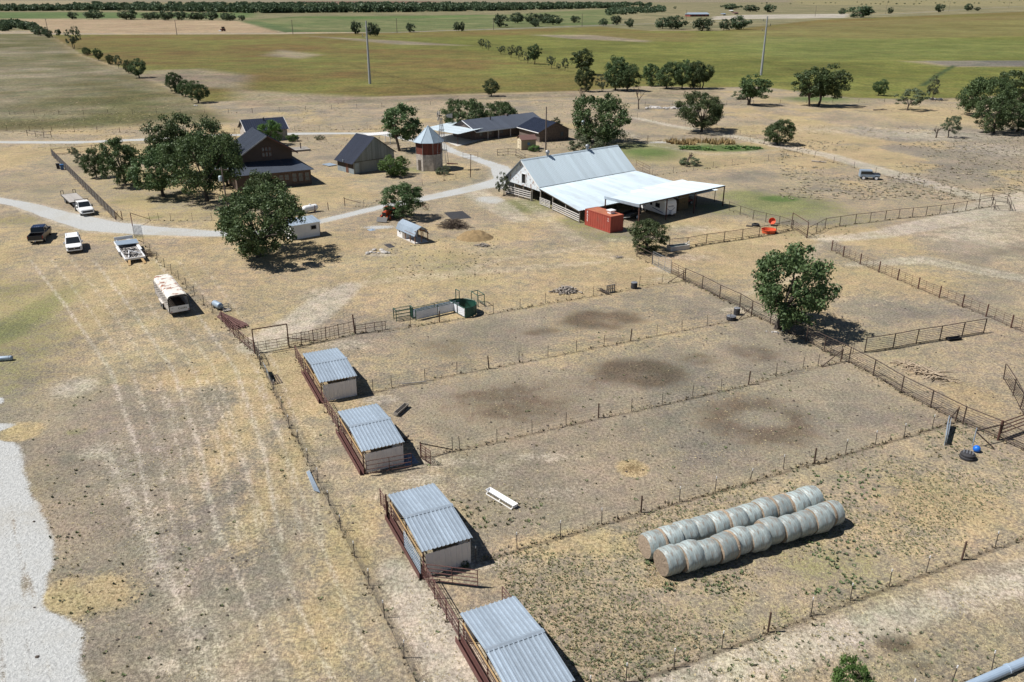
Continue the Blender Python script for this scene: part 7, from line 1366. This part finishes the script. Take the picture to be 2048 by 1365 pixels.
# ================================================================== GRASS, WEEDS, CROPS (nobody could count them)
def tuft_mat(name):
    m = bpy.data.materials.new(name); m.use_nodes = True; MATS[name] = m; N = m.node_tree.nodes; a = N.new('ShaderNodeAttribute'); a.attribute_name = 'col'; b = N['Principled BSDF']; b.inputs['Roughness'].default_value = .9; b.inputs['Specular IOR Level'].default_value = .1; m.node_tree.links.new(a.outputs['Color'], b.inputs['Base Color'])
tuft_mat('tuft')
def tufts(name, label, P, hgt, wid, cols, blades=5, cat='grass'):
    """P (n,2) positions; each tuft is a fan of narrow upright triangles"""
    n = len(P); k = blades; a = rng_.uniform(0, 6.283, (n, k)); hh = hgt[:, None] * rng_.uniform(.6, 1.1, (n, k)); w_ = wid[:, None] * np.ones((1, k)); spread = rng_.uniform(.25, 1.0, (n, k)) * w_
    ox, oy = np.cos(a) * spread * .4, np.sin(a) * spread * .4; tx, ty = np.cos(a) * spread, np.sin(a) * spread; nx, ny = -np.sin(a), np.cos(a); bw = w_ * .42
    V = np.zeros((n, k, 3, 3)); X, Y = P[:, 0][:, None], P[:, 1][:, None]
    V[:, :, 0] = np.stack([X + ox - nx * bw, Y + oy - ny * bw, 0 * ox], -1); V[:, :, 1] = np.stack([X + ox + nx * bw, Y + oy + ny * bw, 0 * ox], -1); V[:, :, 2] = np.stack([X + tx, Y + ty, hh], -1)
    nf = n * k; me = bpy.data.meshes.new(name); me.vertices.add(nf * 3); me.loops.add(nf * 3); me.polygons.add(nf); me.vertices.foreach_set('co', V.astype(np.float32).ravel()); me.loops.foreach_set('vertex_index', np.arange(nf * 3, dtype=np.int32)); me.polygons.foreach_set('loop_start', np.arange(0, nf * 3, 3, dtype=np.int32)); me.polygons.foreach_set('loop_total', np.full(nf, 3, np.int32)); me.update(calc_edges=True)
    ca = me.color_attributes.new('col', 'FLOAT_COLOR', 'POINT'); cc = np.repeat(np.repeat(cols, k, 0) * rng_.uniform(.75, 1.25, (nf, 1)), 3, 0); ca.data.foreach_set('color', np.concatenate([cc, np.ones((len(cc), 1))], 1).astype(np.float32).ravel()); me.materials.append(MATS['tuft'])
    o = place(name, me); return tag(o, label, cat, kind='stuff')
def pal(n, cols, w=None): c = np.array(cols); return c[rng_.choice(len(c), n, p=w)]
def scatter_px(n, x0, x1, y0, y1): return np.array([tuple(G(x, y)[:2]) for x, y in zip(rng_.uniform(x0, x1, n), y0 + (y1 - y0) * rng_.random(n) ** .9)])
def inpoly(P, poly):
    Q = wp(poly); ins = np.zeros(len(P), bool)
    for k in range(len(Q)):
        a, b = Q[k], Q[(k + 1) % len(Q)]; c = (a[1] > P[:, 1]) != (b[1] > P[:, 1]); ins ^= c & (P[:, 0] < (b[0] - a[0]) * (P[:, 1] - a[1]) / (b[1] - a[1] + 1e-12) + a[0])
    return ins
def keep(P, sc, lo_, hi_, seed): f_ = fbm(P[:, 0], P[:, 1], sc, 4, seed); return P[rng_.random(len(P)) < sst(lo_, hi_, f_)]
GRAVEL = [wp(p) for p, _ in GRV]
def off_gravel(P):
    ok = np.ones(len(P), bool)
    for Q in GRAVEL:
        for k in range(len(Q) - 1): ok &= segd(P[:, 0], P[:, 1], Q[k], Q[k + 1])[0] > 2.2
    ok &= ~inpoly(P, [(-80, 846), (30, 850), (8, 874), (36, 893), (46, 930), (56, 975), (78, 1010), (92, 1045), (112, 1130), (98, 1150), (98, 1222), (140, 1240), (165, 1260), (163, 1330), (200, 1400), (-300, 1420), (-400, 900)])
    return P[ok]
# dry tufts over the dry ground
P = off_gravel(scatter_px(34000, -60, 2110, 300, 1420)); P = keep(P, 7, .36, .62, 201); n = len(P); dist = np.hypot(P[:, 0], P[:, 1])
tufts('dry_grass', 'sparse dry grass tufts over the paddocks and yard', P, rng_.uniform(.015, .05, n), rng_.uniform(.04, .10, n) * (1 + dist / 200), pal(n, [(.46, .39, .24), (.38, .32, .20), (.30, .25, .17), (.24, .22, .13)], [.4, .3, .2, .1]), 4)
# bale paddock weeds
poly = [(975, 1118), (1905, 848), (2070, 925), (2070, 1066), (1250, 1362), (1180, 1390), (1090, 1290), (1000, 1160)]
P = scatter_px(26000, 950, 2080, 840, 1400); P = P[inpoly(P, poly)]; P = keep(P, 5, .34, .56, 301); n = len(P)
tufts('green_weeds', 'low grey-green weeds dotted around the hay bales', P, rng_.uniform(.03, .10, n), rng_.uniform(.05, .13, n), pal(n, [(.16, .18, .10), (.13, .155, .085), (.22, .21, .12), (.34, .29, .17)], [.3, .25, .25, .2]), 6, 'weeds')
P = np.concatenate([scatter_px(260, 1480, 1760, 1080, 1190), scatter_px(120, 1290, 1330, 1085, 1130), scatter_px(60, 1320, 1460, 1160, 1190), scatter_px(40, 1440, 1700, 1080, 1160), scatter_px(120, 1560, 1760, 930, 1010)]); P = P[inpoly(P, poly)]; P = keep(P, 2.5, .4, .55, 307); n = len(P)
tufts('broadleaf_weeds', 'darker green leafy weeds beside the bales', P, rng_.uniform(.05, .16, n), rng_.uniform(.10, .22, n), pal(n, [(.11, .15, .075), (.13, .17, .08), (.10, .125, .08)]), 9, 'weeds')
# green weeds near sheds, left range, yard
L_ = [scatter_px(40, 900, 960, 1000, 1060), scatter_px(60, 965, 1090, 990, 1060), scatter_px(30, 560, 900, 800, 1300), scatter_px(130, 60, 480, 760, 1365), scatter_px(50, 90, 190, 850, 1330), scatter_px(180, 780, 1000, 470, 560), scatter_px(90, 1850, 1990, 850, 920), scatter_px(60, 1550, 1700, 440, 480), scatter_px(220, 1180, 2000, 1250, 1365), scatter_px(200, 1000, 1900, 640, 1000)]
P = off_gravel(np.concatenate(L_)); n = len(P); tufts('scattered_weeds', 'scattered dark green weeds in the bare ground', P, rng_.uniform(.04, .14, n), rng_.uniform(.07, .22, n), pal(n, [(.13, .16, .08), (.17, .18, .10), (.12, .13, .09), (.24, .21, .13)]), 8, 'weeds')
# rough range on the right, dark bushes
P = scatter_px(3800, 1560, 2120, 252, 400); P = keep(P, 14, .42, .6, 411); n = len(P); tufts('range_scrub', 'dark low scrub on the stony range at right', P, rng_.uniform(.05, .20, n), rng_.uniform(.2, .6, n), pal(n, [(.22, .20, .15), (.28, .25, .19), (.20, .19, .13), (.36, .31, .22)]), 6, 'scrub')
# pasture texture far
P = scatter_px(9000, -60, 2110, 195, 300); P = off_gravel(P); P = keep(P, 20, .38, .6, 419); n = len(P); tufts('pasture_grass', 'dry pasture grass behind the farmyard', P, rng_.uniform(.04, .12, n), rng_.uniform(.2, .6, n), pal(n, [(.38, .32, .19), (.32, .27, .16), (.27, .25, .14), (.25, .21, .16)]), 4)
# along the fences
cs = []; hs_ = []; ws_ = []
for P_, w_ in FENCE_LINES:
    for a, b in zip(P_[:-1], P_[1:]):
        l_ = (b - a).length; d_ = a.y; n = int(min(400, l_ * 4.5 * w_ * (1 if d_ < 120 else .6)))
        for k in range(n):
            p = a.lerp(b, random.random()); cs.append((p.x + random.gauss(0, .16), p.y + random.gauss(0, .16))); hs_.append((random.uniform(.04, .16) if random.random() < .85 else random.uniform(.15, .32)) * min(1.3, .6 + .4 * w_)); ws_.append(random.uniform(.06, .17) * (1 + d_ / 150))
n = len(cs); tufts('fence_grass', 'dead grass and weeds standing along the fence lines', np.array(cs), np.array(hs_), np.array(ws_), pal(n, [(.20, .165, .12), (.28, .235, .16), (.36, .30, .20), (.19, .19, .11), (.13, .11, .085)], [.28, .26, .22, .14, .10]), 4)
P = np.concatenate([scatter_px(500, 1290, 1352, 1098, 1176), scatter_px(500, 1340, 1700, 1060, 1180)]); a0, b0 = G(1340, 1172), G(1690, 1072); P = P[(segd(P[:, 0], P[:, 1], np.array(a0[:2]), np.array(b0[:2]))[0] < 1.0) | (P[:, 0] < G(1340, 1150).x)]; n = len(P); tufts('loose_straw', 'loose straw shed around the foot of the round bales', P, rng_.uniform(.02, .07, n), rng_.uniform(.05, .16, n), pal(n, [(.36, .29, .17), (.28, .22, .14)]), 4, 'straw')
# corn and garden greens
P = scatter_px(800, 1320, 1470, 280, 294); c0 = G(1395, 287); P = P[((P[:, 0] - c0.x) / 13) ** 2 + ((P[:, 1] - c0.y) / 2.6) ** 2 < .6 + .7 * fbm(P[:, 0], P[:, 1], 3, 3, 77)]; P = keep(P, 3, .3, .5, 502); n = len(P); tufts('corn_stalks', 'dried tan corn stalks in the barn garden', P, rng_.uniform(.6, 1.3, n), rng_.uniform(.3, .6, n), pal(n, [(.42, .31, .16), (.34, .25, .13), (.28, .22, .11)]), 4, 'corn')
P = scatter_px(1300, 1360, 1525, 286, 308); c0 = G(1442, 297); P = P[((P[:, 0] - c0.x) / 14) ** 2 + ((P[:, 1] - c0.y) / 3.2) ** 2 < .5 + .8 * fbm(P[:, 0], P[:, 1], 4, 3, 78)]; P = keep(P, 4, .36, .58, 501); n = len(P); tufts('garden_greens', 'lush green vegetable patch below the corn', P, rng_.uniform(.12, .35, n), rng_.uniform(.4, .9, n), pal(n, [(.055, .11, .03), (.09, .16, .045), (.07, .12, .05)]), 6, 'crops')
# droppings: dark flat lumps in the paddocks
b = MB()
for x, y in np.concatenate([scatter_px(110, 560, 1900, 580, 1100), scatter_px(50, 40, 560, 480, 1320), scatter_px(40, 1500, 2040, 500, 840)]):
    r = random.uniform(.05, .13); b.blob((x, y, .02), r, r * random.uniform(.6, 1), .05, 6, 3, .25)
tag(b.build('droppings', 'wood_dark'), 'dark cattle droppings dotted over the pens', 'droppings', kind='stuff')
